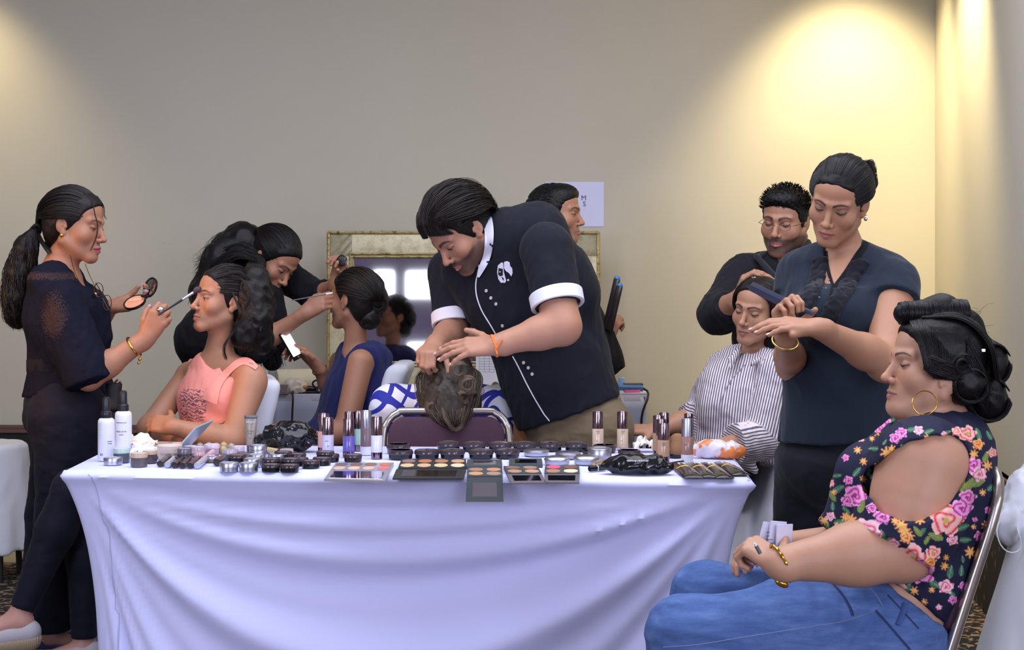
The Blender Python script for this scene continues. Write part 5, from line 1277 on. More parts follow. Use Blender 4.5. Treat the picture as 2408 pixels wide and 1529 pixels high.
    a = f_el + (f_wr - f_el) * .05; Q = SDF(); Q.cone(a - unit(f_wr - f_el) * .02, a + unit(f_wr - f_el) * .02, .058, .060, .01, cap=1); mesh_sdf('rolled_cuff', Q, .005, st, b, scal=sc([(f_el, f_wr, 1, (0, -.3, 1))]))
    sf = Surf(b); M = MB(); q = sf.line([(1752, 858), (1715, 900), (1695, 945), (1690, 985)], .001, 20)
    if len(q) > 5: M.tube(q, .0024, 6, flat=.5)
    for x, y in ((1742, 872), (1716, 902)):
        p, n = sf.px(x, y, .001)
        if p is not None: M.sphere(p, .0035, 8)
    M.build('button_placket', simple('shirt_seam', srgb(150, 145, 160), .8), b)
    L = SDF(); L.ell(A(1680, 1104, .0), (.13, .14, .085), k=.03)
    for d in (-.10, .08): L.cone(A(1725, 1098, d), A(1480, 1120, d + .02), .088, .062, .03); L.cone(A(1480, 1120, d + .02), V(A(1470, 1, d)[0], Y + d, .08), .058, .040, .03, cap=1)
    mesh_sdf('trousers', L, .008, BLACK, root)
    for d in (-.10, .08): shoes(root, A(1470, 1000, d), (-1, -.1), SHOEBLK)
    return dict(f_wr=f_wr)
PEOPLE[9] = make_client_striped()
# ================================================================== 10. make-up artist standing at the right, ruffled blouse
def make_artist_right():
    Y = 4.22; A = lambda x, y, d=0.: at(x, y, Y + d)
    root = person(A(1970, 900), 'person standing in short sleeved ruffled dark blouse, hands joined over a comb')
    H = Frame(A(1972, 473), (-.47, -.78, -.40), (.06, -.38, .92), 1.0)
    S = SDF(); add_head(S, H, o=.16, jaw=.98, lips=1.05, fat=.1); neck(S, H, A(1997, 612, .07), .046, .056)
    lat = unit((.90, -.42, 0))
    S.slab(A(1995, 640, .07), A(1985, 740, .05), .165, .070, .15, .105, lat, .03)
    S.cone(A(1976, 640, .02), A(1964, 700, -.025), .040, .046, .03); S.cone(A(1997, 610, .07), A(2095, 640, .0), .036, .045, .03); S.cone(A(1997, 610, .07), A(1892, 640, .17), .036, .045, .03)
    n_sh, n_el, n_wr = A(2104, 672, -.03), A(2084, 852, -.17), A(1925, 772, -.32)
    arm(S, n_sh, n_el, n_wr, (.052, .050, .046, .027)); S.cone(n_sh, n_el, .052, .052, .02)
    tn = hand(S, n_wr, (-.97, -.08, .12), (.12, .35, -.9), (-.35, .75, -.55), ((.25, .35, .15), (.20, .30, .15), (.18, .30, .15), (.18, .3, .15)), .10, (.35, .25), .97, .027, tsp=.75)
    S.cone(A(1905, 775, -.33), A(1865, 788, -.36), .014, .010, .01)
    f_sh, f_el, f_wr = A(1878, 665, .16), A(1862, 860, .07), A(1846, 790, -.22)
    arm(S, f_sh, f_el, f_wr, (.048, .044, .042, .027))
    tf = hand(S, f_wr, (-.12, -.15, .97), (.45, -.80, -.05), (.75, .5, .3), ((1.0, 1.2, .9), (1.0, 1.25, .9), (1.0, 1.25, .9), (1.0, 1.2, .9)), .05, (.9, .4), .93, .026)
    fine = [(H.c - .15, H.c + .15, .0019), (n_wr + V(-.22, -.12, -.12), n_wr + V(.05, .15, .13), .0021)]
    bd = mesh_sdf('body', S, .0055, SKIN, root, fine, color=head_color(H, (.42, .235, .155), .16, lip=(.40, .12, .12), brow=(.015, .01, .01), browt=.0032, blush=.35, shadow=(.24, .13, .10)))
    nails(root, tn, (.12, .35, -.9), NAILN, 1.0, (1, 2, 3, 4)); nails(root, tf, (.45, -.8, -.05), NAILN, 1.0, (1, 2))
    ln = ((-.30, -.05), (-.075, -.045), (-.03, -.022), (-.018, .012), (.02, .040), (.05, .060), (.078, .083), (.2, .2))
    hs = hair_cap(H, .002, line=ln); hh = Hair(); hh.vol(hs, .003)
    gs = [list(scalp_line(H, [(q * .066, .080 - .036 * abs(q), .066 - .054 * q * q), (q * .080, .01, .08 - .06 * q * q), (q * .060, -.07, .055 - .02 * q * q)], .012)) + [A(2029, 400, .02)] for q in np.linspace(-1, 1, 13)]
    hh.sheet(gs, 1000, .0017, .0015, seg=18)
    bk = [[H.w(q * .05, -.06, -.07), H.w(q * .055, -.095, -.02), H.w(q * .03, -.11, .03), A(2029, 402, .04)] for q in np.linspace(-1, 1, 5)]
    hh.sheet(bk, 160, .0017, .002)
    pt = [[A(2026, 398 + 6 * q, .03), A(2040, 388 + 14 * q, .02), A(2052, 396 + 26 * q, .01), A(2052 + 2 * q, 420 + 32 * q, 0)] for q in np.linspace(-.6, 1, 5)]
    hh.sheet(pt, 160, .0017, .005, seg=12); hh.sheet([[A(2026, 392, .02), A(2040, 380, .02), A(2053, 386, .01)]], 40, .0013, .004, seg=10)
    P = SDF(); P.cone(A(2026, 400, .03), A(2040, 430, .03), .026, .030, .02); hh.vol(P, .005, .0)
    hh.build('hair', HAIR_BLACK, root)
    M = MB(); e = H.w(-.080, -.006, -.036); M.sphere(e + V(0, -.004, -.004), .0055); M.sphere(e + V(0, -.004, .008), .0035); M.build('earring', SILVER, root)
    # blouse
    T = SDF()
    T.slab(A(1990, 640, .07), A(1975, 745, .06), .190, .080, .165, .120, lat, .05); T.slab(A(1975, 745, .06), A(1975, 880, .06), .160, .120, .150, .118, lat, .05)
    T.slab(A(1975, 880, .06), A(1982, 1032, .06), .150, .118, .185, .145, lat, .05, capb=1)
    T.cone(A(1990, 602, .07), A(2080, 645, .02), .040, .056, .04); T.cone(A(1990, 598, .07), A(1895, 645, .15), .046, .060, .04)
    T.cone(n_sh, n_sh + (n_el - n_sh) * .20, .068, .072, .03, cap=1); T.cone(f_sh, f_sh + (f_el - f_sh) * .16, .066, .070, .03, cap=1)
    T.ell(A(1930, 735, -.06), (.085, .07, .07), k=.05); T.ell(A(2020, 745, -.05), (.075, .06, .07), k=.05)
    T.cone(A(1964, 560, -.04), A(1958, 660, -.10), .040, .012, .006, 's'); T.cone(H.w(0, 0, 0), A(1985, 612, .04), .05, .054, .01, 's')
    folds(T, .0034, 30, (1, 1, .55), 12)
    b = mesh_sdf('blouse', T, .0055, cloth('blue_black_blouse', srgb(27, 38, 52), sheen=.12, bb=.3), root)
    sf = Surf(b)
    # ruffles either side of the opening
    R = SDF()
    for side, pts, w in ((-1, [(1930, 610), (1922, 650), (1905, 690), (1893, 720), (1920, 755)], 22), (1, [(2022, 616), (2002, 645), (1985, 680), (1960, 715), (1942, 770)], 24)):
        for j in range(-2, 3):
            L0 = sf.line([(x + j * w / 3.2, y + abs(j) * 3) for x, y in pts], .002, 26)
            for i in range(len(L0) - 1):
                r = .0062 + .0022 * math.sin(i * 2.1 + j * 1.7); R.cone(L0[i] + V(.003 * math.sin(i * 1.9 + j), 0, .003 * math.cos(i * 2.3)), L0[i + 1], r, r * .85, .004)
    folds(R, .0016, 190, seed=3); mesh_sdf('ruffle', R, .003, cloth('blouse_ruffle', srgb(17, 19, 29), bb=.2), b)
    M = MB(); q = sf.line([(1957, 672), (1950, 700), (1938, 735), (1930, 760)], .004, 16)
    if len(q) > 4: M.tube(q, .0022, 6); M.build('placket_edge', BLACK, b)
    for x, y in ((1951, 664), (1941, 684), (1926, 703)):
        p, n = sf.px(x, y, .008)
        if p is not None: M = MB(); M.sphere(p, .0030, 8); M.build('button', SILVER, b)
    for k in range(0):
        C = SDF(); pts = [A(2044, 560, .07), A(2024, 590, .0), A(1992, 630, -.05), A(1962, 664, -.08)] if k else [A(1945, 585, .0), A(1946, 622, -.05), A(1957, 668, -.08)]
        for i in range(len(pts) - 1): C.cone(pts[i], pts[i + 1], .009 if k else .006, .008 if k else .005, .01)
        mesh_sdf('neckband', C, .004, BLACK, b)
    for pt, w in (([(2046, 552), (2036, 575), (2014, 604), (1990, 640), (1963, 672)], [8, 8, 7, 6, 4]), ([(1941, 590), (1944, 620), (1951, 650), (1960, 674)], [4, 4, 4, 3])): strip('neckband', Surf([bd, b]), pt, w, .004, BLACK, b)
    L = SDF(); L.slab(A(1985, 1052, .05), A(1980, 1090, .05), .165, .12, .185, .145, lat, .04)
    for x, d, kx in ((1908, .13, 1888), (2052, -.0, 2050)): L.cone(A(x, 1090, d), A(kx, 1300, d), .104, .088, .03); L.cone(A(kx, 1300, d), V(A(kx, 1, d)[0], Y + d, .08), .084, .080, .03, cap=1)
    folds(L, .0026, 30, (.7, .7, 1.2)); mesh_sdf('trousers', L, .007, cloth('black_trousers', srgb(19, 21, 30), sheen=.1), root)
    for kx, d in ((1880, .13), (2055, 0.)): shoes(root, A(kx, 1000, d), (-.5, -.85), SHOEBLK)
    M = MB(); ax = unit(V(.1, .3, -.95)); u = unit(np.cross(ax, (0, 1, 0))); w = np.cross(ax, u); c = f_wr + V(0, -.0, -.005)
    M.tube([c + u * math.cos(a) * .034 + w * math.sin(a) * .034 - V(0, 0, .010 + .012 * math.cos(a - 1.2)) for a in np.linspace(0, 2 * PI, 30)[:-1]], .0028, 8, closed=True); M.build('bangle', simple('brass', srgb(206, 176, 104), .28, 1.0), root)
    return dict(n_wr=n_wr, f_wr=f_wr)
PEOPLE[10] = make_artist_right()

# ================================================================== 11. seated client in floral top and jeans, nearest to the lens
def make_client_floral():
    Y = 3.32; A = lambda x, y, d=0.: at(x, y, Y + d)
    root = person(A(2150, 900), 'person in floral top and blue jeans seated in profile at lower right')
    H = Frame(A(2191, 866), (-.975, -.16, .12), (.12, 0, 1), 1.0)
    S = SDF(); add_head(S, H, o=.14, jaw=1.0, fat=.75, nose=1.0, lips=.95, eary=-.026); neck(S, H, A(2232, 1018, .04), .052, .066)
    lat = unit((.10, -1, 0))
    S.slab(A(2205, 1060, .03), A(2150, 1200, .03), .165, .095, .17, .125, lat, .04); S.slab(A(2150, 1200, .03), A(2085, 1390, .03), .17, .14, .172, .130, lat, .04)
    S.slab(A(2085, 1390, .03), A(2070, 1470, .03), .172, .125, .185, .140, lat, .04)
    n_sh, n_el, n_wr = A(2172, 1100, -.15), A(2120, 1290, -.19), A(1832, 1326, -.24)
    S.cone(n_sh, n_sh + (n_el - n_sh) * .5, .100, .088, .03); S.cone(n_sh + (n_el - n_sh) * .4, n_el, .085, .066, .03)
    S.cone(n_el, n_el + (n_wr - n_el) * .4, .066, .062, .03); S.cone(n_el + (n_wr - n_el) * .35, n_wr, .063, .034, .03)
    S.cone(A(2225, 1020, .03), n_sh, .055, .075, .04); S.cone(A(2235, 1030, .05), A(2200, 1080, .19), .055, .07, .04)
    tn = hand(S, n_wr, (-.55, .50, .32), (-.25, .55, -.80), (.25, -.25, .9), ((1.0, 1.2, .8), (1.05, 1.3, .8), (1.1, 1.3, .8), (1.1, 1.3, .8)), .08, (-.1, .0), .92, .033, tsp=1.25)
    f_sh, f_el, f_wr = A(2190, 1100, .20), A(2080, 1290, .20), A(1840, 1285, .10)
    arm(S, f_sh, f_el, f_wr, (.085, .062, .058, .032)); hand(S, f_wr, (-.75, -.45, .1), (0, -.3, -1), (0, .5, .6), ((.6, .6, .3),) * 4, .06, (.3, .3), .95, .03)
    fine = [(H.c - .155, H.c + .155, .0017), (n_wr + V(-.15, -.11, -.10), n_wr + V(.06, .14, .16), .0020)]
    mesh_sdf('body', S, .005, SKIN, root, fine, smooth=2, color=head_color(H, (.50, .30, .215), .14, lip=(.42, .17, .16), brow=(.03, .02, .018), browt=.0026, blush=.5))
    nails(root, tn, (-.25, .55, -.80), NAIL, 1.05, (0, 1, 2, 3))
    # hair: side wave, parting, rolls and big pinned curls
    ln = ((-.30, -.05), (-.085, -.045), (-.045, -.030), (-.020, -.010), (-.018, .024), (.0, .040), (.02, .052), (.05, .066), (.075, .083), (.2, .2))
    hs = hair_cap(H, .012, line=ln, extra=lambda Q: Q.ell(H.w(0, -.045, .05), V(.076, .070, .075), H.R, .03)); hh = Hair(); hh.vol(hs, .003)
    P = SDF()
    P.ell(A(2330, 855, .0), (.036, .042, .050), k=.015); P.ell(A(2318, 935, .0), (.044, .05, .054), k=.02); P.ell(A(2270, 900, -.05), (.048, .04, .05), k=.02); P.ell(A(2285, 830, .04), (.045, .05, .05), k=.02)
    P.cone(A(2128, 738, .0), A(2215, 732, .03), .024, .030, .02); P.cone(A(2215, 732, .03), A(2270, 770, .03), .034, .04, .03)
    folds(P, .0022, 110); hh.vol(P, .0035, tone=.05)
    # smooth side section: from the parting down, then a wave back over the ear
    gs = [[H.w(-.030, .078 - .12 * t, .098 + .010 * math.sin(t * 3)), H.w(-.062, .080 - .105 * t, .078), H.w(-.080, .066 - .085 * t, .035), H.w(-.086, .054 - .07 * t, .0), H.w(-.086, .030 - .055 * t, -.018)] for t in np.linspace(0, 1, 8)]
    hh.sheet(gs, 520, .0018, .0015, seg=20)
    gs = [[H.w(-.080, .056, .030 - .034 * t), H.w(-.094, .024, .022 - .034 * t), H.w(-.092, -.015, .012 - .030 * t), H.w(-.088, -.045, .018 - .03 * t)] for t in np.linspace(0, 1, 6)]
    hh.sheet(gs, 260, .0018, .002, seg=18, wave=.002)
    gs = [[H.w(-.028 + .05 * t, .05 - .02 * t, .110), H.w(-.065 + .06 * t, -.03, .127 - .03 * abs(t - .4)), H.w(-.094 + .10 * t, -.085, .07 + .01 * t), H.w(-.085 + .10 * t, -.12, -.01 + .03 * t)] for t in np.linspace(0, 1, 8)]
    hh.sheet(gs, 460, .0020, .002, seg=18)
    gs = [[H.w(-.088, -.035, .08 - .10 * t), H.w(-.093, -.065, .03 - .08 * t), H.w(-.075, -.10, -.02 - .06 * t)] for t in np.linspace(0, 1, 5)]
    hh.sheet(gs, 260, .0020, .003, seg=14)
    def rings(c, r, n, u, w, ax, turns=.9, cnt=90, sp=.02):
        g = [[c + (u * math.cos(a0 + t * 6.28 * turns) + w * math.sin(a0 + t * 6.28 * turns)) * r * (1 - .10 * j * j) + ax * sp * j for t in np.linspace(0, 1, 12)] for j, a0 in ((-1, .4), (-.4, .6), (.3, .8), (1, 1.0))]
        hh.sheet(g, cnt, .0020, .0015, seg=24)
    X, Yv, Z = V(1, 0, 0), V(0, 1, 0), V(0, 0, 1)
    rings(A(2328, 855, -.0), .042, 3, X, Z * 1.15, Yv, cnt=220, sp=.034); rings(A(2316, 937, 0), .050, 3, X, Z * 1.05, Yv, cnt=260, sp=.042)
    rings(A(2262, 862, -.07), .030, 3, X, Z, Yv, cnt=120, sp=.016); rings(A(2262, 862, -.085), .016, 3, X, Z, Yv, cnt=60, sp=.01); rings(A(2275, 905, -.06), .040, 3, X, Z, Yv, cnt=140, sp=.03)
    rings(A(2150, 737, .0), .026, 3, Yv, Z, X, cnt=200, sp=.034); rings(A(2218, 738, .02), .034, 3, Yv, Z, X, cnt=200, sp=.05)
    for k in range(30): a = A(random.uniform(2180, 2330), random.uniform(718, 790), random.uniform(-.05, .05)); hh.strand(resamp([H.w(0, -.05, .08), a, a + V(random.uniform(-.01, .03), 0, random.uniform(.0, .012))], 10), .0006)
    hh.build('hair', HAIR_BLACK, root)
    M = MB(); c = A(2175, 948, -.115); M.tube([c + V(math.cos(a) * .0262, .004 * math.sin(a * .5), math.sin(a) * .0262) for a in np.linspace(0, 2 * PI, 40)[:-1]], .0013, 8, closed=True); M.build('hoop_earring', GOLD, root)
    M = MB(); M.box(A(2312, 824, -.06), (.004, .002, .003)); M.build('hair_grip', SILVER, root)
    G = SDF(); G.cone(A(2278, 962, -.01), A(2308, 1015, -.02), .006, .015, .01); folds(G, .002, 120); mesh_sdf('neck_tissue', G, .004, WHITEC, root)
    # floral top with the shoulder cut out
    T = SDF()
    T.slab(A(2208, 1055, .03), A(2162, 1160, .03), .170, .108, .190, .148, lat, .05); T.slab(A(2162, 1160, .03), A(2115, 1310, .03), .19, .152, .185, .148, lat, .05)
    T.slab(A(2115, 1310, .03), A(2095, 1400, .03), .182, .140, .175, .128, lat, .05)
    T.cone(A(2060, 1130, -.05), A(2040, 1200, -.03), .09, .085, .06); T.ell(A(2050, 1260, .0), (.11, .16, .06), k=.05)
    T.cone(A(2225, 1025, .03), n_sh, .058, .098, .03); T.cone(A(2235, 1030, .05), A(2200, 1085, .19), .058, .09, .03)
    T.cone(n_sh, n_sh + (n_el - n_sh) * .6, .108, .104, .02); T.cone(n_sh + (n_el - n_sh) * .6, n_el + (n_wr - n_el) * .08, .104, .094, .03, cap=1)
    T.cone(A(2190, 1100, .20), f_el + (f_wr - f_el) * .12, .098, .078, .03, cap=1)
    T.cone(A(2000, 1270, .06), A(1900, 1262, .02), .045, .022, .03); T.cone(A(1900, 1262, .02), A(1868, 1238, .01), .022, .008, .02)
    T.half(A(2150, 1405, 0), (-.62, 0, -.78), k=.01)
    T.cone(A(2200, 930, 0), A(2215, 1006, .0), .066, .070, .008, 's'); T.cone(A(2150, 985, 0), A(2160, 1005, .0), .06, .03, .01, 's')
    # opening over the shoulder, seen through to the skin
    def hole(x, y, z):
        u = (x * F_H[0] + z * F_H[1]); 
        px_, pz_ = (x - c0[0]), (z - c0[2])
        a = px_ * ux + pz_ * uz; b_ = -px_ * uz + pz_ * ux
        return np.maximum((np.sqrt((a / .118) ** 2 + (b_ / .075) ** 2) - 1) * .075, y - (Y - .10)) * .9
    c0 = A(2158, 1117, -.2); ang = math.radians(33); ux, uz = math.cos(ang), math.sin(ang); F_H = (0, 0)
    T.func(hole, c0 - V(.16, .16, .16), c0 + V(.16, .12, .16), .006, 's')
    folds(T, .0032, 26, (1, .6, .8), 3)
    # print: roses, small orange flowers and leaves on navy, laid on the near side of the cloth
    roses = [(2010, 1165, 24, 'm'), (1993, 1178, 14, 'm'), (2073, 1150, 16, 'o'), (2040, 1250, 30, 'p'), (2075, 1215, 18, 'm'), (2050, 1195, 12, 'm'), (2225, 1225, 34, 'c'), (2262, 1195, 22, 'm'), (2275, 1170, 18, 'm'), (2143, 1315, 34, 'c'), (2170, 1345, 26, 'm'), (2195, 1300, 16, 'c'), (2188, 1322, 12, 'o'),
             (2290, 1095, 18, 'm'), (2303, 1115, 16, 'p'), (2275, 1020, 18, 'c'), (2300, 1045, 12, 'o'), (2120, 1018, 12, 'm'), (2105, 1030, 12, 'm'), (2160, 1012, 10, 'p'), (2250, 1015, 11, 'c'), (1970, 1240, 10, 'o'), (2225, 1160, 12, 'm'), (2100, 1282, 14, 'p'), (1995, 1130, 10, 'm'), (1953, 1215, 10, 'p'), (2240, 1270, 12, 'p'), (2225, 1380, 16, 'p'), (2130, 1265, 12, 'o')]
    smalls = [(2085, 1065, 13), (2098, 1057, 9), (2000, 1222, 12), (1988, 1216, 10), (2012, 1231, 9), (2118, 1235, 13), (2127, 1250, 13), (2138, 1262, 11), (2105, 1225, 9), (1938, 1225, 9), (1935, 1250, 9), (2195, 1205, 11), (2207, 1214, 9), (2180, 1187, 9), (2322, 1095, 10), (2060, 1300, 11), (2046, 1285, 10), (2070, 1312, 9), (2290, 1068, 9), (2185, 1360, 8), (2030, 1085, 8), (2245, 1150, 8), (1920, 1258, 8), (2150, 1390, 9)]
    leaves = [(1972, 1150, 30, 12), (1958, 1168, -60, 11), (2026, 1190, 70, 13), (2060, 1120, 20, 11), (2090, 1090, 120, 10), (2250, 1115, 150, 14), (2262, 1140, 80, 13), (2280, 1140, 60, 14), (2300, 1135, 20, 14), (2210, 1242, -10, 12), (2200, 1262, 160, 14), (2110, 1345, -15, 13), (2113, 1375, 40, 14), (2133, 1385, 60, 12), (2200, 1375, -30, 12), (1958, 1190, 90, 8), (2075, 1262, 100, 12), (2085, 1275, 40, 11), (2070, 1290, 160, 10), (2160, 1215, 45, 11), (2158, 1250, 130, 11), (1975, 1228, 10, 11), (1945, 1238, 80, 8), (2050, 1230, 40, 10), (2300, 1020, 110, 11), (2318, 1075, 70, 11), (2145, 1010, 10, 9), (2185, 1015, 20, 9), (2015, 1110, 50, 10), (1990, 1200, -40, 9), (2240, 1055, 60, 11), (2225, 1020, 30, 10), (2265, 1240, 20, 12), (2180, 1270, 60, 9), (2235, 1345, 80, 12), (2240, 1400, 120, 10), (2125, 1300, 160, 10), (2000, 1250, 30, 9), (1890, 1250, 150, 10), (2030, 1150, 110, 9)]
    pal = {'m': ((.70, .10, .42), (.90, .38, .68), (.42, .03, .26)), 'c': ((.90, .28, .22), (.95, .55, .50), (.70, .08, .10)), 'p': ((.90, .35, .45), (.95, .65, .72), (.80, .12, .22)), 'o': ((.90, .30, .06), (.95, .50, .18), (.60, .10, .02))}
    roses = [(x, y, r * 1.28, k) for x, y, r, k in roses]; smalls = [(x, y, r * 1.25) for x, y, r in smalls]; leaves = [(x, y, a, r * 1.3) for x, y, a, r in leaves]
    rq = random.Random(5); fill = []
    while len(fill) < 105:
        x, y, r = rq.uniform(1925, 2335), rq.uniform(1010, 1430), rq.uniform(7, 15)
        if all(math.hypot(x - a, y - b) > r + c for a, b, c in fill + [q[:3] for q in roses] + smalls): fill.append((x, y, r))
    for i, (x, y, r) in enumerate(fill):
        if i % 3 == 0: roses.insert(0, (x, y, r, 'mcpm'[i % 4]))
        elif i % 3 == 1: smalls.insert(0, (x, y, r))
        else: leaves.insert(0, (x, y, rq.uniform(0, 180), r))
    def floral(P):
        s = F_PX / P[:, 1]; px = 1204 + P[:, 0] * s; py = HOR - (P[:, 2] - CAM_H) * s
        k = (px - 1204) * .0
        C = np.tile(np.array((.010, .012, .040)), (len(P), 1)); near = (P[:, 1] < Y + .04)
        # the far side carries the same print, shifted
        px = np.where(near, px, px + 37); py = np.where(near, py, py + 23)
        def put(m, c): C[m] = np.asarray(c) if np.ndim(c) == 1 else c[m]
        for x, y, an, r in leaves:
            a = math.radians(-an); dx, dy = px - x, py - y; u = dx * math.cos(a) + dy * math.sin(a); v = -dx * math.sin(a) + dy * math.cos(a)
            m = (u / r) ** 2 + (v / (r * .46)) ** 2 * (1 + .5 * np.clip(u / r, -1, 1)) < 1; put(m, (.055, .17, .095) if (x + y) % 3 else (.22, .26, .05)); put(m & (np.abs(v) < .9), (.20, .38, .22))
        for x, y, r in smalls:
            dx, dy = px - x, py - y; d = np.hypot(dx, dy); t = np.arctan2(dy, dx); rr = r * (.72 + .28 * np.cos(t * 7 + x))
            put(d < rr, (.85, .34, .10)); put(d < rr * .62, (.92, .50, .20)); put(d < r * .25, (.75, .55, .06))
        for x, y, r, kd in roses:
            a, b, c = pal[kd]; dx, dy = px - x, (py - y) * 1.08; d = np.hypot(dx, dy); t = np.arctan2(dy, dx); rr = r * (.84 + .12 * np.cos(t * 5 + x) + .06 * np.cos(t * 9 + y))
            m = d < rr; w = .5 + .5 * np.sin(d / r * 13 + 1.3 * np.sin(t * 3 + y) + t); w2 = np.clip(w, 0, 1)[:, None]
            col = np.array(a) * (1 - w2) + np.array(b) * w2; edge = (d > rr * .84)[:, None]; col = np.where(edge, np.array(b), col); put(m, col); put(m & (w < .14), c); put(d < r * .17, (.55, .45, .06) if kd in 'c' else c)
        return C
    t = NT('floral_print_cloth'); o = t.coord(); c = t.attr('col'); t.base(c).set(Roughness=.75); t.b.inputs['Specular IOR Level'].default_value = .3; t.bump(t.noise(o, 24, 3), .2, .014)
    b = mesh_sdf('floral_top', T, .0026, t.mat, root, color=floral, smooth=2)
    M = MB(); tp = [A(2100 + q, y, d) for q, y, d in ()]
    sp = [A(2170, 1022, -.115), A(2205, 1022, -.125), A(2240, 1040, -.125), A(2262, 1065, -.11)]; M.tube(resamp(sp, 16), .004, 6, flat=.4); M.build('bra_strap', BLACK, b)
    # jeans
    L = SDF()
    hn, hf = A(2080, 1495, -.09), A(2080, 1490, .13); kn_, kf = A(1610, 1492, -.10), A(1658, 1402, .14)
    L.slab(A(2085, 1420, .03), A(2075, 1530, .03), .180, .130, .190, .150, (.1, -1, 0), .04, capa=0); L.cone(hn, kn_, .125, .078, .05); L.cone(hf, kf, .118, .074, .03)
    L.cone(A(2000, 1440, -.05), A(1850, 1440, -.07), .075, .07, .05)
    an_, af = V(kn_[0] + .02, kn_[1], .10), V(kf[0] + .0, kf[1], .10)
    L.cone(kn_, an_, .078, .048, .03, cap=1); L.cone(kf, af, .074, .046, .03, cap=1)
    L.half(A(2130, 1408, 0), unit(V(.62, 0, .78)), k=.01)
    def crease(x, y, z):
        u = (x * .45 + z * .9); w = np.sin((x * .93 - z * .42) * 120 + 1.5 * np.sin(z * 30) + y * 20); m = np.exp(-((x - A(1960, 1400)[0]) / .12) ** 2 - ((z - A(1, 1410)[2]) / .09) ** 2)
        return -.0052 * w * m
    L.func(crease, (-99,) * 3, (99,) * 3, .01, 'd'); folds(L, .0024, 34, (.6, .8, 1.3), 2)
    t = NT('blue_denim'); o = t.coord(); n1 = t.noise(t.mapping(o, (.5, 1, 2.5)), 16, 4, .6); n2 = t.noise(t.mapping(o, (30, 30, 300)), 6, 2, .7); n3 = t.noise(t.mapping(o, (300, 30, 30)), 6, 2, .7)
    col = t.ramp(t.math('ADD', t.math('MULTIPLY', n1, .9), t.math('MULTIPLY', t.math('ADD', n2, n3), .18)), [(.30, srgb(50, 68, 112)), (.62, srgb(78, 104, 158)), (.95, srgb(112, 138, 186))]); t.base(col).set(Roughness=.85); t.b.inputs['Specular IOR Level'].default_value = .2; t.bump(t.math('ADD', n2, n3), .25, .0012)
    j = mesh_sdf('jeans', L, .0052, t.mat, root, smooth=2)
    sj = Surf(j); th = simple('denim_stitch', srgb(120, 132, 168), .8); dk = simple('denim_seam', srgb(34, 48, 92), .85)
    for pts, m, r in (([(2058, 1436), (1990, 1460), (1880, 1478), (1740, 1500), (1640, 1516), (1560, 1522)], th, .0014), ([(1960, 1375), (1985, 1405), (2002, 1435), (2006, 1448)], dk, .0035), ([(2030, 1368), (2060, 1400), (2075, 1425)], th, .0015), ([(2060, 1436), (2090, 1470), (2125, 1510), (2140, 1528)], dk, .003), ([(2088, 1400), (2125, 1440), (2160, 1478)], dk, .0022)):
        q = sj.line(pts, .0006, 34)
        if len(q) > 5: M = MB(); M.tube(q, r, 6, flat=.5); M.build('stitching', m, j)
    q = sj.line([(2128, 1420), (2120, 1445), (2110, 1470)], .003, 8)
    if len(q) > 4: M = MB(); M.tube(q, .0065, 6, flat=.4); M.build('belt_loop', simple('denim_loop', srgb(60, 84, 138), .85), j)
    for k_, a_ in ((kn_, an_), (kf, af)): shoes(root, a_, (-1, 0), simple('shoe_grey', srgb(80, 80, 90), .5))
    # gold link bracelet at the wrist
    M = MB(); ax = unit(n_el - n_wr); c = n_wr + ax * .004; u = unit(np.cross(ax, (0, 1, 0))); w = np.cross(ax, u)
    M.tube([c + u * math.cos(a) * .0385 + w * math.sin(a) * .0385 - ax * .014 * math.cos(a) for a in np.linspace(0, 2 * PI, 60)[:-1]], [.0032 + .0012 * math.sin(i * 1.6) for i in range(59)], 8, closed=True)
    lo = c + (u if u[2] < 0 else -u) * .039 + V(-.004, -.012, 0); M.sphere(lo, (.016, .006, .008), 12, R=np.stack([unit(V(.9, 0, -.45)), V(0, 1, 0), unit(V(.45, 0, .9))], 1)); M.build('gold_bracelet', GOLD, root)
    return dict(n_wr=n_wr)
PEOPLE[11] = make_client_floral()
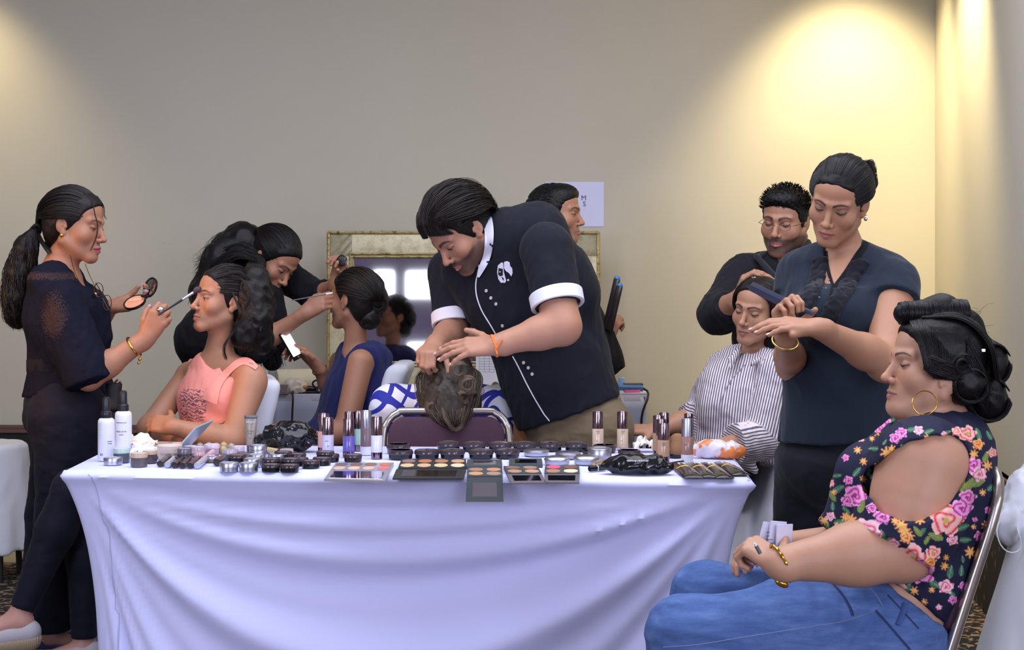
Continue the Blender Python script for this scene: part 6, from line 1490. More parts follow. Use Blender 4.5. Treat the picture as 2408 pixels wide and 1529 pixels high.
# ------------------------------------------------------------------ furniture
TZ = .75
def cover_mat(name, col):
    t = NT(name); o = t.coord(); t.base(col).set(Roughness=.7); t.b.inputs['Sheen Weight'].default_value = .15; t.b.inputs['Specular IOR Level'].default_value = .3
    t.bump(t.noise(o, 700, 2), .08, .001); return t.mat
SPANDEX = cover_mat('white_stretch_cloth', srgb(213, 216, 255)); SATIN = cover_mat('white_satin', srgb(214, 216, 226))
def front_table():
    root = empty('makeup_table', (-.3, 4.4, 0), label='long table under a stretched white cloth, covered with cosmetics, in the foreground', cat='table')
    C = [V(-1.238, 4.10), V(.630, 3.905), V(.675, 4.66), V(-1.275, 4.80)]; cen = sum(C) / 4
    n = 150; rows = 46; ring = []; side = []
    for k in range(4):
        a, b = C[k], C[(k + 1) % 4]; m = n if k % 2 == 0 else 60
        for i in range(m): ring.append(a + (b - a) * i / m); side.append((k, i / m))
    N = len(ring); ring = np.array(ring)
    v = []; f = []
    vz = np.concatenate([[0, .004, .012, .022, .035], np.linspace(.05, 1, rows - 5)])
    for j, t in enumerate(vz):
        drop = t * (TZ - .015)
        for i in range(N):
            k, u = side[i]; p = ring[i]; nrm = V(*(p - cen)); a, b = C[k], C[(k + 1) % 4]; L = np.linalg.norm(b - a); d = (b - a) / L; out = V(d[1], -d[0])
            x = u * 2 - 1; e = max(1 - x * x, .03)
            ins = .085 * (1 - math.exp(-max(drop - .02, 0) * 5.0)) * (abs(x) ** 6 * 1.0)          # corners pulled in to the feet
            q = p - d * ins * np.sign(x) - out * (.085 * (1 - math.exp(-max(drop - .02, 0) * 5.0))) * (1 if k in (1, 3) else abs(x) ** 8 * .8)
            h = drop / e; ph = 3.2 * math.log(1 + 6 * h)
            amp = .034 * min(1, drop * 7) * e ** .6 * min(1, e * 3.5) * (1 if k != 1 and k != 3 else .5)
            w = math.sin(ph * 3.1 + .6 * math.sin(x * 2.2 + .5) + k) * (.55 + .45 * math.sin(ph * 1.7 + x * 1.4 + 1.0)) + .35 * math.sin(ph * 7.3 + 2.2 * x)
            sag = -.055 * e * math.sin(min(drop / TZ, 1) * PI) * .8
            rnd = .010 * (1 - math.exp(-t * 120))
            q = q + out * (amp * w + sag + rnd - .010 + (.012 * math.exp(-((drop - .018) / .012) ** 2)))
            v.append((q[0], q[1], TZ - drop - (.0 if j else 0)))
    for j in range(len(vz) - 1):
        for i in range(N): f.append((j * N + i, j * N + (i + 1) % N, (j + 1) * N + (i + 1) % N, (j + 1) * N + i))
    f.append(tuple(range(N))[::-1])
    f = [tuple(reversed(q)) for q in f]
    cl = new_mesh('tablecloth', v, f, SPANDEX, root)
    cl.data.set_sharp_from_angle(angle=math.radians(70))
    tag(cl, None)
    seam = simple('cloth_seam', srgb(186, 182, 212), .8); M = MB()
    for s_ in (0,):
        pts = []
        for j in range(2, len(vz)):
            i = int(N * 0 + 6 + 4 * (j / len(vz)) ** .5); pts.append(np.array(v[j * N + i]) + V(0, -.001, 0))
        M.tube(pts, .0016, 5)
    M.build('seam', seam, root)
    leg = simple('folding_leg_steel', srgb(120, 120, 125), .4, .8)
    for x, y in ((-1.12, 4.22), (.50, 4.06), (-1.14, 4.68), (.54, 4.55)): M = MB(); M.tube([V(x, y, 0), V(x, y, TZ - .04)], .013, 8); M.build('leg', leg, root)
    return root
TABLE = front_table()
def back_table():
    z = .783; root = empty('dressing_table', (-.25, 6.85, 0), label='narrow table with white skirting against the wall, holding the leaning mirror', cat='table')
    x0, x1, y0, y1 = -1.06, .60, 6.62, 7.12
    M = MB(); M.box(((x0 + x1) / 2, (y0 + y1) / 2, z - .02), ((x1 - x0) / 2, (y1 - y0) / 2, .02), bev=.008); M.build('table_top', cover_mat('white_table_top', srgb(206, 202, 216)), root)
    v = []; f = []; n = 160
    P = [V(x0, y1), V(x0, y0), V(x1, y0), V(x1, y1)]; pts = []
    for a, b, m in ((P[0], P[1], 30), (P[1], P[2], 110), (P[2], P[3], 30)): pts += [a + (b - a) * i / m for i in range(m)]
    N = len(pts)
    for j in range(14):
        t = j / 13
        for i, p in enumerate(pts):
            w = .010 * t * math.sin(i * .55 + 1.2 * math.sin(i * .13)); d = V(0, -1) if 30 <= i < 140 else (V(-1, 0) if i < 30 else V(1, 0))
            tuck = -.05 * t if i > 120 else 0
            v.append((p[0] + d[0] * w + tuck * (i - 120) / 50 * 1.2, p[1] + d[1] * w, z - .012 - t * (z - .03)))
    for j in range(13):
        for i in range(N - 1): f.append((j * N + i, (j + 1) * N + i, (j + 1) * N + i + 1, j * N + i + 1))
    o = new_mesh('table_skirt', v, f, cover_mat('grey_white_skirt', srgb(176, 182, 204)), root); md = o.modifiers.new('s', 'SOLIDIFY'); md.thickness = .003
    for x in (x0 + .08, x1 - .12):
        for y in (y0 + .06, y1 - .05): M = MB(); M.tube([V(x, y, 0), V(x, y, z - .03)], .014, 8); M.build('leg', simple('folding_leg_steel', srgb(120, 120, 125), .4, .8), root)
    return root, z
BT, BZ = back_table()

def banquet_chair(loc, rz, label, tilt=.13, hgt=.855):
    root = empty('banquet_chair', (loc[0], loc[1], 0), rz, label, 'chair')
    X = (rotz_m(rz), V(loc[0], loc[1], 0)); metal = simple('champagne_frame', srgb(176, 168, 160), .28, .9); uph = None
    t = NT('maroon_fabric') if 'maroon_fabric' not in bpy.data.materials else None
    if t:
        o = t.coord(); t.base(t.mix(t.noise(o, 500, 2), srgb(54, 32, 46), srgb(84, 54, 72))).set(Roughness=.9); t.bump(t.noise(o, 700, 2), .4, .001)
    uph = bpy.data.materials['maroon_fabric']
    # local: sitter looks along -y; back stands at +y
    w = .205; yb = .20
    def bk(x, z): return V(x, yb + tilt * (z - .45) / .4, z)
    pts = [bk(-w * .98, .46), bk(-w, .62), bk(-w * 1.02, .74), bk(-w * .99, .80)] + [bk(-w * .99 + .07 * (1 - math.cos(a)), hgt - .065 + .065 * math.sin(a)) for a in np.linspace(.1, PI / 2, 8)]
    pts = pts + [V(-p[0], p[1], p[2]) for p in pts[::-1]]
    M = MB(); M.tube(resamp(pts, 60), .0125, 12); M.build('back_frame', metal, root, X=X)
    S = SDF(); 
    S.slab(bk(0, .50), bk(0, hgt - .055), w * .93, .020, w * .90, .019, (1, 0, 0), .01); S.slab(bk(0, .52) , bk(0, hgt - .045), w * .80, .024, w * .78, .024, (1, 0, 0), .01, capa=0)
    def box(x, y, z):
        u = (z - .45) / .4; yy = y - (yb + tilt * u); hx = w - .012; zc = (.48 + hgt - .018) / 2; hz = (hgt - .018 - .48) / 2; r = .06
        qx = np.abs(x) - hx + r; qz = np.abs(z - zc) - hz + r; d2 = np.sqrt(np.maximum(qx, 0) ** 2 + np.maximum(qz, 0) ** 2) + np.minimum(np.maximum(qx, qz), 0) - r
        th = .014 + .010 * np.clip(-d2 / .04, 0, 1) ** .5
        return np.maximum(d2, np.abs(yy) - th) * .8
    S = SDF(); S.func(box, (-w, yb - .1, .46), (w, yb + tilt * 1.1 + .05, hgt), .004)
    P, Q = skin_sdf(S, .006, smooth=2); new_mesh('back_cushion', P @ X[0].T + X[1], Q, uph, root)
    S = SDF(); S.func(lambda x, y, z: np.sqrt(np.maximum(np.abs(x) - .17, 0) ** 2 + np.maximum(np.abs(y + .02) - .175, 0) ** 2 + np.maximum(np.abs(z - .445) - .012, 0) ** 2) - .03, (-.21, -.24, .39), (.21, .20, .49), .01)
    P, Q = skin_sdf(S, .009, smooth=1); new_mesh('seat', P @ X[0].T + X[1], Q, uph, root)
    for sx in (-1, 1):
        M = MB(); M.tube([V(sx * .19, -.19, .43), V(sx * .195, -.22, 0)], .0125, 10); M.build('leg', metal, root, X=X)
        M = MB(); M.tube([bk(sx * w * .98, .47), V(sx * .195, .20, .40), V(sx * .195, .26, 0)], .0125, 10); M.build('leg', metal, root, X=X)
    M = MB()
    for a, b in ((V(-.19, -.19, .41), V(.19, -.19, .41)), (V(-.19, .19, .41), V(.19, .19, .41)), (V(-.19, -.19, .41), V(-.19, .19, .41)), (V(.19, -.19, .41), V(.19, .19, .41))): M.tube([a, b], .010, 8)
    M.build('seat_frame', metal, root, X=X)
    return root
p = at(1050, 960, 4.93)
banquet_chair((p[0], 5.04), PI + .0 if False else PI, 'maroon banquet chair with champagne frame, its back toward the lens behind the table', 'x' and -.10, .845)
banquet_chair((.708, 3.36), math.radians(-84), 'maroon banquet chair with metal frame under the person in floral top', .13, .852)

def covered_chair(loc, rz, label, hb=.93, flare=.05, seed=0, tilt=.10, zs=.475):
    root = empty('covered_chair', (loc[0], loc[1], 0), rz, label, 'chair', None); X = (rotz_m(rz), V(loc[0], loc[1], 0))
    S = SDF()
    S.slab((0, -.02, .015), (0, -.02, zs - .015), .235 + flare, .235 + flare, .215, .215, (1, 0, 0), .02, capa=1, capb=0); S.half((0, 0, zs), (0, 0, 1), k=.02)
    B = SDF(); B.slab((0, .20, .40), (0, .20 + tilt, hb - .03), .225, .035, .195, .030, (1, 0, 0), .02)
    S2 = SDF(); S2.p = S.p[:]
    S2.func(lambda x, y, z: np.maximum(np.sqrt(np.maximum(np.abs(x) - (.17 + .02 * (1 - z)), 0) ** 2 + np.maximum(np.abs(y - .20 - tilt * (z - .45) / .45) - .012, 0) ** 2 + np.maximum(z - (hb - .05), 0) ** 2) - .03, .02 - z), (-.26, .14, .0), (.26, .24 + tilt, hb), .03)
    S2.slab((0, .22, .015), (0, .20, .46), .24 + flare, .06, .21, .04, (1, 0, 0), .05, capa=1)
    S2.func(lambda x, y, z: .0055 * np.sin(np.arctan2(x, -y) * 11 + 2 * np.sin(z * 6 + seed)) * np.clip(1.05 - z * 1.6, .10, 1), (-9,) * 3, (9,) * 3, .01, 'd')
    folds(S2, .0025, 24, (1, 1, .4), seed)
    P, Q = skin_sdf(S2, .009, smooth=2); new_mesh('chair_cover', P @ X[0].T + X[1], Q, SATIN, root)
    return root
covered_chair((at(420, 900, 5.26)[0], 5.26), math.radians(-78), 'white covered chair under the person in coral tank top', .955, seed=1)
covered_chair((at(716, 900, 5.8)[0], 5.80), math.radians(-90), 'white covered chair under the person in navy dress', .985, seed=2, tilt=.16)
covered_chair((at(1632, 900, 5.24)[0], 5.24), math.radians(-75), 'white covered chair under the person in striped shirt', .93, .07, seed=3, tilt=.14)
covered_chair((1.655, 4.17), math.radians(-100), 'white draped chair at the right edge with a cable and yellow pen on its seat', .98, .13, seed=5, tilt=.10, zs=.60)
def draped_stool():
    c = at(-28, 1050, 6.45); root = empty('draped_stool', (c[0], c[1], 0), label='round seat under a white cloth at the left edge beside the wall', cat='stool')
    S = SDF(); S.slab((c[0], c[1], .13), (c[0], c[1], .56), .205, .205, .165, .165, (1, 0, 0), .02, capa=1); S.half((0, 0, .585), (0, 0, 1), k=.03)
    S.func(lambda x, y, z: .007 * np.sin(np.arctan2(x - c[0], y - c[1]) * 9 + 1.5 * np.sin(z * 7)) * np.clip((.52 - z) * 3, 0, 1), (-9,) * 3, (9,) * 3, .01, 'd'); folds(S, .003, 22, (1, 1, .5))
    mesh_sdf('stool_cloth', S, .010, SATIN, root, smooth=2)
    for a in range(4): M = MB(); M.tube([V(c[0] + .14 * math.cos(a * PI / 2 + .7), c[1] + .14 * math.sin(a * PI / 2 + .7), .0), V(c[0] + .12 * math.cos(a * PI / 2 + .7), c[1] + .12 * math.sin(a * PI / 2 + .7), .45)], .014, 8); M.build('leg', simple('dark_leg', srgb(30, 28, 28), .5), root)
draped_stool()

# ------------------------------------------------------------------ leaning mirror
def mirror():
    c0, c1 = at(773, 552, 7.03), at(1408, 566, 7.10); W = c1[0] - c0[0]; H_ = (c0[2] + .012) - BZ; tilt = math.radians(2.6)
    root = empty('framed_mirror', ((c0[0] + c1[0]) / 2, 6.97, BZ), label='large mirror in a worn champagne and gold frame leaning on the wall', cat='mirror')
    base = V((c0[0] + c1[0]) / 2, 6.96, BZ + .002); a = -tilt; R = np.array(((1, 0, 0), (0, math.cos(a), -math.sin(a)), (0, math.sin(a), math.cos(a)))); zr = math.radians(1.2); R = rotz_m(zr) @ R
    X = (R, base); w = W / 2; h = H_ / math.cos(tilt)
    t = NT('champagne_leaf'); o = t.coord(); t.base(t.mix(t.ramp(t.noise(o, 22, 4, .7), [(.45, (0, 0, 0, 1)), (.75, (1, 1, 1, 1))]), srgb(214, 206, 168), srgb(166, 150, 108))).set(Roughness=.42, Metallic=.1); cream = t.mat
    t = NT('worn_gold_bead'); o = t.coord(); t.base(t.mix(t.ramp(t.noise(o, 45, 4, .7), [(.5, (0, 0, 0, 1)), (.68, (1, 1, 1, 1))]), srgb(186, 168, 116), srgb(104, 76, 46))).set(Roughness=.35, Metallic=.6); t.bump(t.noise(o, 90, 3), .5, .004); gold = t.mat
    def frame(name, o_, i_, z0, z1, mat):
        M = MB()
        for (ax, az, bx, bz) in ((-w + o_, o_, w - o_, i_), (-w + o_, h - i_, w - o_, h - o_), (-w + o_, o_, -w + i_, h - o_), (w - i_, o_, w - o_, h - o_)):
            M.box(((ax + bx) / 2, -(z0 + z1) / 2, (az + bz) / 2), (abs(bx - ax) / 2, abs(z1 - z0) / 2, abs(bz - az) / 2), bev=.004)
        M.build(name, mat, root, X=X)
    frame('frame', .0, .122, -.004, .018, cream)
    for off, r in ((.008, .0085), (.108, .006), (.122, .005)):
        M = MB()
        for a_, b_ in (((-w + off, off), (w - off, off)), ((w - off, off), (w - off, h - off)), ((w - off, h - off), (-w + off, h - off)), ((-w + off, h - off), (-w + off, off))):
            n = 40; pts = [V(a_[0] + (b_[0] - a_[0]) * i / n, -.020, a_[1] + (b_[1] - a_[1]) * i / n) for i in range(n + 1)]; M.tube(pts, [r * (1.12 if i % 8 == 0 else 1) for i in range(n + 1)], 8)
        M.build('gold_bead', gold, root, X=X)
    t = NT('mirror_glass'); o = t.coord(); t.base(srgb(226, 222, 232)).set(Metallic=1.0, Roughness=.035); sp = t.ramp(t.noise(o, 60, 5, .75), [(.66, (.035,) * 3 + (1,)), (.74, (.32,) * 3 + (1,))]); t.link(sp, t.b.inputs['Roughness'])
    M = MB(); M.box((0, .002, h / 2), (w - .125, .004, h / 2 - .125)); g = M.build('mirror_glass', t.mat, root, X=X)
    # where the lens sees the wall behind it
    n = R @ V(0, -1, 0)
    def hit(px, py, yy=YB + .0 - .35):
        d = ray(px, py); o_ = V(0, 0, CAM_H); tt = np.dot(base - o_, n) / np.dot(d, n); p = o_ + d * tt; r = d - 2 * np.dot(d, n) * n; s = (yy - p[1]) / r[1]; return p + r * s
    return hit
HIT = mirror()
def pane(n_, px0, py0, px1, py1):
    a, b = HIT(px0, py0), HIT(px1, py1); M = MB(); c = (a + b) / 2
    M.box((c[0], YB - .345, c[2]), (abs(b[0] - a[0]) / 2, .01, abs(b[2] - a[2]) / 2)); o = struct(M.build('window_%d' % n_, PANE.mat, smooth=False))
    M = MB(); w, h = abs(b[0] - a[0]) / 2, abs(b[2] - a[2]) / 2
    for q in ((0, h + .02, w + .04, .02), (0, -h - .02, w + .04, .02), (w + .02, 0, .02, h), (-w - .02, 0, .02, h)): M.box((c[0] + q[0], YB - .34, c[2] + q[1]), (q[2], .02, q[3]))
    M.build('window_frame', simple('pale_window_frame', srgb(150, 148, 160), .6), o, smooth=False)
for n_, x_, w_ in ((4, -3.6, 1.4), (5, 2.25, 1.0)):
    M = MB(); M.box((x_, YB - .345, 1.95), (w_, .006, .95)); e = NT('daylit_glass'); e.b.inputs['Emission Color'].default_value = (.74, .8, 1, 1); e.b.inputs['Emission Strength'].default_value = 2.0; o = struct(M.build('window_%d' % n_, e.mat, smooth=False))
    M = MB()
    for q in (-1, 0, 1): M.box((x_ + q * w_, YB - .33, 1.95), (.03, .02, 1.0))
    for q in (-1, 1): M.box((x_, YB - .33, 1.95 + q * .97), (w_ + .03, .02, .03))
    M.build('window_frame', simple('pale_window_frame', srgb(150, 148, 160), .6), o, smooth=False)
pane(1, 880, 638, 925, 699); pane(2, 957, 640, 1027, 700); pane(3, 960, 808, 1010, 862)
for o_ in list(COL.objects):
    if o_.get('label', '').startswith('white draped chair'):
        S = SDF(); S.cone(at(2385, 1225, 4.20), at(2450, 1170, 4.24), .035, .085, .05); S.cone(at(2450, 1170, 4.24), at(2560, 1120, 4.26), .085, .12, .05); S.cone(at(2392, 1235, 4.20), at(2520, 1235, 4.2), .05, .10, .05); folds(S, .010, 34, (1.2, 1, -.8), 4); mesh_sdf('cloth_fold', S, .009, SATIN, o_, smooth=2)
# ------------------------------------------------------------------ cosmetics on the long table
TT = TZ + .002
def tab(px, py, z=TT): Y = (CAM_H - z) * F_PX / (py - HOR); return at(px, py, Y)
def mpp(p): return p[1] / F_PX            # metres per pixel at that depth
def glossy(name, col, rough=.15, **k): return simple(name, col, rough, 0, **k)
CHROME = simple('smoky_chrome', srgb(150, 128, 138), .10, 1.0); ALU = simple('brushed_aluminium', srgb(196, 198, 212), .32, 1.0); BLK = glossy('gloss_black_plastic', srgb(24, 24, 28), .16); SMOKE = glossy('smoky_plastic', srgb(64, 54, 60), .14)
CLEAR = simple('clear_plastic', (.9, .9, .95, 1), .05); CLEAR.node_tree.nodes['Principled BSDF'].inputs['Transmission Weight'].default_value = .85
LABELI = simple('label_ink', srgb(90, 86, 96), .7); PAPERW = simple('printed_white', srgb(232, 232, 240), .6)
def place(name, px, py, label, cat, group=None, rz=0.0, z=TT):
    p = tab(px, py, z); return empty(name, (p[0], p[1], z), rz, label, cat, group), p
def copy_thing(src, px, py, label, group=None, rz=0.0, z=None, sc=1.0):
    c = src.copy(); COL.objects.link(c); p = tab(px, py, z if z is not None else src.location[2]); c.location = tuple(p); c.rotation_euler = (0, 0, rz); c['label'] = label; c.scale = (sc, sc, sc)
    if group: c['group'] = group
    for ch in list(src.children):
        d = ch.copy(); COL.objects.link(d); d.parent = c
        for g in ch.children: e = g.copy(); COL.objects.link(e); e.parent = d
    return c

# spray bottles
def spray(px, py, h_px, label, lines):
    r, p = place('spray_bottle', px, py, label, 'bottle', None); R = 19.5 * mpp(p); H = h_px * mpp(p); b = H * .66
    X = (np.eye(3), p); wp = glossy('white_plastic', srgb(236, 236, 246), .28); bk = glossy('black_cap_plastic', srgb(34, 35, 42), .32)
    M = MB(); M.lathe([(R * .90, 0), (R, .004), (R, b * .88), (R * .97, b * .94), (R * .80, b * .985), (R * .58, b * 1.0)], n=36); M.build('body', wp, r, X=X)
    M = MB(); M.lathe([(R * .60, b * .99), (R * .64, b * 1.0), (R * .64, b * 1.14), (R * .56, b * 1.16)], n=30); M.build('collar', bk, r, X=X)
    M = MB(); M.lathe([(R * .46, b * 1.155), (R * .47, b * 1.18), (R * .44, b * 1.44), (R * .38, b * 1.475), (R * .2, b * 1.49)], n=26); M.build('spray_cap', bk, r, X=X)
    th0 = -PI / 2
    def onlab(txt, size, z, off=0.0, mat=LABELI):
        o = text(txt, size, mat, None, (0, 0, 0), np.eye(3), name='label_text')
        if o is None: return
        co = np.array([v.co[:] for v in o.data.vertices]); a = th0 + (co[:, 0] + off) / R
        v = np.stack([np.cos(a) * (R + .0004 + co[:, 2]), np.sin(a) * (R + .0004 + co[:, 2]), z + co[:, 1]], 1)
        o.data.vertices.foreach_set('co', v.ravel().astype(np.float32)); o.data.update(); o.parent = r
    for t_, s_, z_, o_ in lines: onlab(t_, s_, z_ * b, o_)
    return r
A1 = spray(250, 1083, 152, 'white spray bottle with black cap, nearer of the two at the left table corner', [('- - - - - - -', .0035, z, -.016) for z in (.86, .82, .78, .74, .70, .66, .62, .58, .54)] + [('|||||', .0075, .14, -.008), ('makeup', .0045, .45, .016), ('setting', .0045, .40, .016)])
A2 = spray(290, 1064, 148, 'white spray bottle with black cap standing behind the crumpled tissues', [('professional spray', .0045, .72, 0), ('MAKE UP FIX', .0055, .50, 0), ('makeup', .0045, .43, 0)])
# crumpled tissues
def tissue(name, px, py, w, h, label, mat, seed, flat=1.0):
    r, p = place(name, px, py, label, 'tissue'); s = mpp(p); rs = np.random.RandomState(seed); n = 26; v = []; f = []
    for j in range(n):
        for i in range(n):
            u, q = i / (n - 1) * 2 - 1, j / (n - 1) * 2 - 1; rr = math.hypot(u, q)
            x = u * w * .5 * s; y = q * w * .45 * s * flat
            z = h * s * (.55 * max(0, 1 - .55 * rr) + .42 * abs(wob(u, q, 0, 4.2, 4, seed)) + .16 * abs(wob(u, q, 1, 9, 4, seed + 1))) * (1 if rr < 1.2 else .55)
            x += .10 * w * s * wob(u, q, 3, 6, 3, seed + 2); y += .08 * w * s * wob(u, q, 5, 6, 3, seed + 3); v.append((p[0] + x, p[1] + y, p[2] + max(z, .0015)))
    for j in range(n - 1):
        for i in range(n - 1): f.append((j * n + i, j * n + i + 1, (j + 1) * n + i + 1, (j + 1) * n + i))
    o = new_mesh('crumpled_sheet', v, f, mat, r, smooth=False); md = o.modifiers.new('s', 'SOLIDIFY'); md.thickness = .0008
    return r
t = NT('soiled_tissue'); o = t.coord(); t.base(t.mix(t.ramp(t.noise(o, 28, 3, .6), [(.52, (0, 0, 0, 1)), (.68, (1, 1, 1, 1))]), srgb(232, 228, 222), srgb(214, 186, 142))).set(Roughness=.9); TISS = t.mat
tissue('crumpled_tissue', 312, 1060, 96, 54, 'crumpled cream tissue leaning on the white spray bottles', TISS, 1)
tissue('crumpled_tissue', 345, 1074, 74, 38, 'crumpled tissue with makeup stains in front of the folding palette', TISS, 5)
tissue('crumpled_tissue', 1514, 1062, 50, 46, 'crumpled white tissue beside the pair of beige foundation bottles', TISS, 9)

# pots
def pot(px, py, w, h, lidf, col, lidcol, label, cat='jar', inner=None, name='cream_jar', body=None, group=None):
    r, p = place(name, px, py - w * .10, label, cat, group); s = mpp(p); R = w * .5 * s; H = h * s; X = (np.eye(3), p); z1 = H * (1 - lidf)
    M = MB(); M.lathe([(R * .93, 0), (R * .97, .0012), (R * .97, z1)], n=30); M.build('body', body or glossy('pot_%d_%d_%d' % col, srgb(*col), .18), r, X=X)
    M = MB(); M.lathe([(R, z1 + .0002), (R, H - .0018), (R * .96, H), (R * .86, H), (R * .84, H - .0008)], n=30); M.build('lid', lidcol, r, X=X)
    if inner: M = MB(); M.lathe([(R * .83, H - .0008), (R * .82, H - .0002)], n=26); M.build('lid_label', inner, r, X=X)
    return r
G1 = 'small cream jars at the left end of the table'
paleg = glossy('pale_green', srgb(178, 206, 196), .3); tan = glossy('tan_band', srgb(196, 168, 136), .3); lilac = simple('lilac_label', srgb(206, 200, 216), .5); greyl = simple('grey_label', srgb(150, 150, 164), .5)
pot(286, 1091, 39, 33, .34, (92, 92, 104), paleg, 'squat jar with pale green lid in front of the crumpled tissues', inner=lilac)
pot(327, 1101, 40, 32, .34, (96, 88, 92), tan, 'squat jar with tan lid, nearest the front edge at left', inner=lilac)
pot(353, 1092, 34, 29, .3, (88, 76, 80), tan, 'squat jar with tan lid directly behind the nearest tan lidded jar', inner=lilac)
pot(399, 1085, 58, 33, .55, (206, 186, 178), simple('powder_lid', srgb(214, 196, 186), .4), 'wide pale beige powder jar between the tan jars and the clear pots', inner=simple('powder_label', srgb(222, 206, 196), .5))
for i, (x, y, w, h, c, lb) in enumerate(((447, 1074, 32, 22, (96, 96, 112), 'dark clear pot behind the powder jar, furthest left of its cluster'), (434, 1088, 34, 30, (70, 66, 78), 'charcoal clear pot right of the powder jar'), (466, 1078, 34, 24, (150, 130, 138), 'mauve clear pot in the middle of the left cluster'), (468, 1087, 28, 22, (170, 126, 128), 'rose clear pot nearest the lip gloss tubes'),
                             (498, 1072, 36, 24, (176, 160, 168), 'pale pink clear pot stacked high on a silver tin'), (541, 1086, 34, 26, (140, 136, 146), 'grey clear pot right of the lip gloss tubes'), (560, 1079, 30, 26, (164, 148, 160), 'pale mauve clear pot left of the upright grey tube'), (674, 1083, 32, 24, (160, 138, 120), 'beige clear pot in front of the shiny black bag'))):
    pot(x, y, w, h, .42, c, glossy('clear_lid_%d' % i, srgb(min(c[0] + 40, 255), min(c[1] + 36, 255), min(c[2] + 40, 255)), .12), lb, inner=lilac if i % 2 == 0 else greyl)
pot(500, 1090, 36, 14, .5, (150, 128, 96), ALU, 'silver tin under the pale pink pot', 'tin', name='tin')
def ball(px, py, col, label):
    r, p = place('round_pot', px, py, label, 'jar', 'row of round sample pots behind the clear pots'); s = mpp(p); M = MB(); M.lathe([(8 * s, 0), (10 * s, .002), (10.5 * s, 8 * s), (8.5 * s, 14 * s), (4 * s, 18 * s), (1 * s, 19 * s)], n=20); M.build('body', glossy('round_%d_%d_%d' % col, srgb(*col), .25), r, X=(np.eye(3), p)); return r
BL = ['grey brown, leftmost of the row', 'grey, second from left', 'orange beige, third from left', 'golden, standing in front of the row', 'golden beige, behind the front golden one', 'beige, rightmost', 'dull one in front of the leftmost pair']
for x, y, c in ((470, 1060, (150, 140, 132)), (491, 1059, (150, 146, 142)), (509, 1060, (172, 142, 116)), (525, 1067, (178, 152, 104)), (526, 1058, (176, 150, 112)), (544, 1061, (160, 148, 138)), (482, 1066, (140, 128, 124))): ball(x, y, c, 'small round pot behind the clear pots, ' + BL.pop(0))
# silver tins
tin0 = pot(539, 1113, 45, 21, .55, (176, 180, 196), ALU, 'silver tin, leftmost at the front edge', 'tin', inner=greyl, name='tin', body=ALU)
tp = tab(539, 1109)
for x, y, lb, dz in ((585, 1114, 'silver tin, second from the left at the front edge', 0), (594, 1103, 'silver tin behind the second front tin, beside dark compacts', 0), (602, 1093, 'silver tin in the middle of the stepped row of tins', 0), (607, 1083, 'silver tin at the bottom of the stack beside the upright tube', 0), (607, 1083, 'silver tin on top of the stack beside the upright tube', .0150), (651, 1092, 'silver tin in front of the tan tube lying down', 0)):
    p = tab(x, y - 5); c = copy_thing(tin0, x, y - 5, lb); c.location = (p[0], p[1], TT + dz)
pot(266, 1097, 44, 17, .55, (176, 180, 196), ALU, 'silver tin nearest the left front corner, beside the spray bottle', 'tin', name='tin', body=ALU, inner=greyl)
# dark compact pans with a clear window
def pan(px, py, w, h, label, group, col=(70, 56, 60)):
    r, p = place('eyeshadow_pot', px, py - w * .09, label, 'eyeshadow', group); s = mpp(p); R = w * .5 * s; H = h * s; X = (np.eye(3), p)
    M = MB(); M.lathe([(R * .86, 0), (R * .96, .0015), (R * .96, H * .55)], n=30); M.build('base', BLK, r, X=X)
    M = MB(); M.lathe([(R, H * .56), (R, H * .86), (R * .93, H), (R * .80, H), (R * .78, H * .94)], n=30); M.build('lid_rim', SMOKE, r, X=X)
    M = MB(); M.lathe([(R * .77, H * .93), (R * .76, H * .95)], n=26); M.build('powder', simple('dusky_powder', srgb(118, 104, 110), .35), r, X=X)
    return r
GE = 'dark round eyeshadow pots in the left middle cluster'
GEL = ['second from left at the front edge', 'stacked on the leftmost front edge pot', 'stacked on the second front edge pot', 'directly behind the two front edge stacks', 'right behind the second front stack', 'furthest back right of the third silver tin', 'raised one at the back left near the silver tin', 'halfway to the pale palette, nearest the front', 'beside the corner of the pale palette', 'rightmost, touching the back of the pale palette', 'stacked on the pots beside the pale palette', 'low one left of the silver tins', 'stacked left of the silver tins, near the lone dark tube', 'behind the left pair, left of the silver stack', 'behind the cluster, in front of the beige clear pot']
e0 = pan(637, 1113, 45, 18, 'dark round eyeshadow pot, leftmost at the front edge beside the silver tins', GE)
for x, y, dz in ((681, 1114, 0), (637, 1107, .0095), (684, 1107, .0095), (658, 1098, 0), (704, 1098, 0), (699, 1087, 0), (666, 1090, .009), (731, 1104, 0), (757, 1097, 0), (777, 1089, 0), (765, 1090, .0095), (570, 1095, 0), (558, 1098, .0095), (573, 1086, .0), (678, 1083, 0)):
    c = copy_thing(e0, x, y - 4, 'dark round eyeshadow pot, ' + GEL.pop(0), GE); c.location[2] = TT + dz
pan(830, 1089, 43, 17, 'dark round eyeshadow pot standing alone in front of the violet bottle', None)
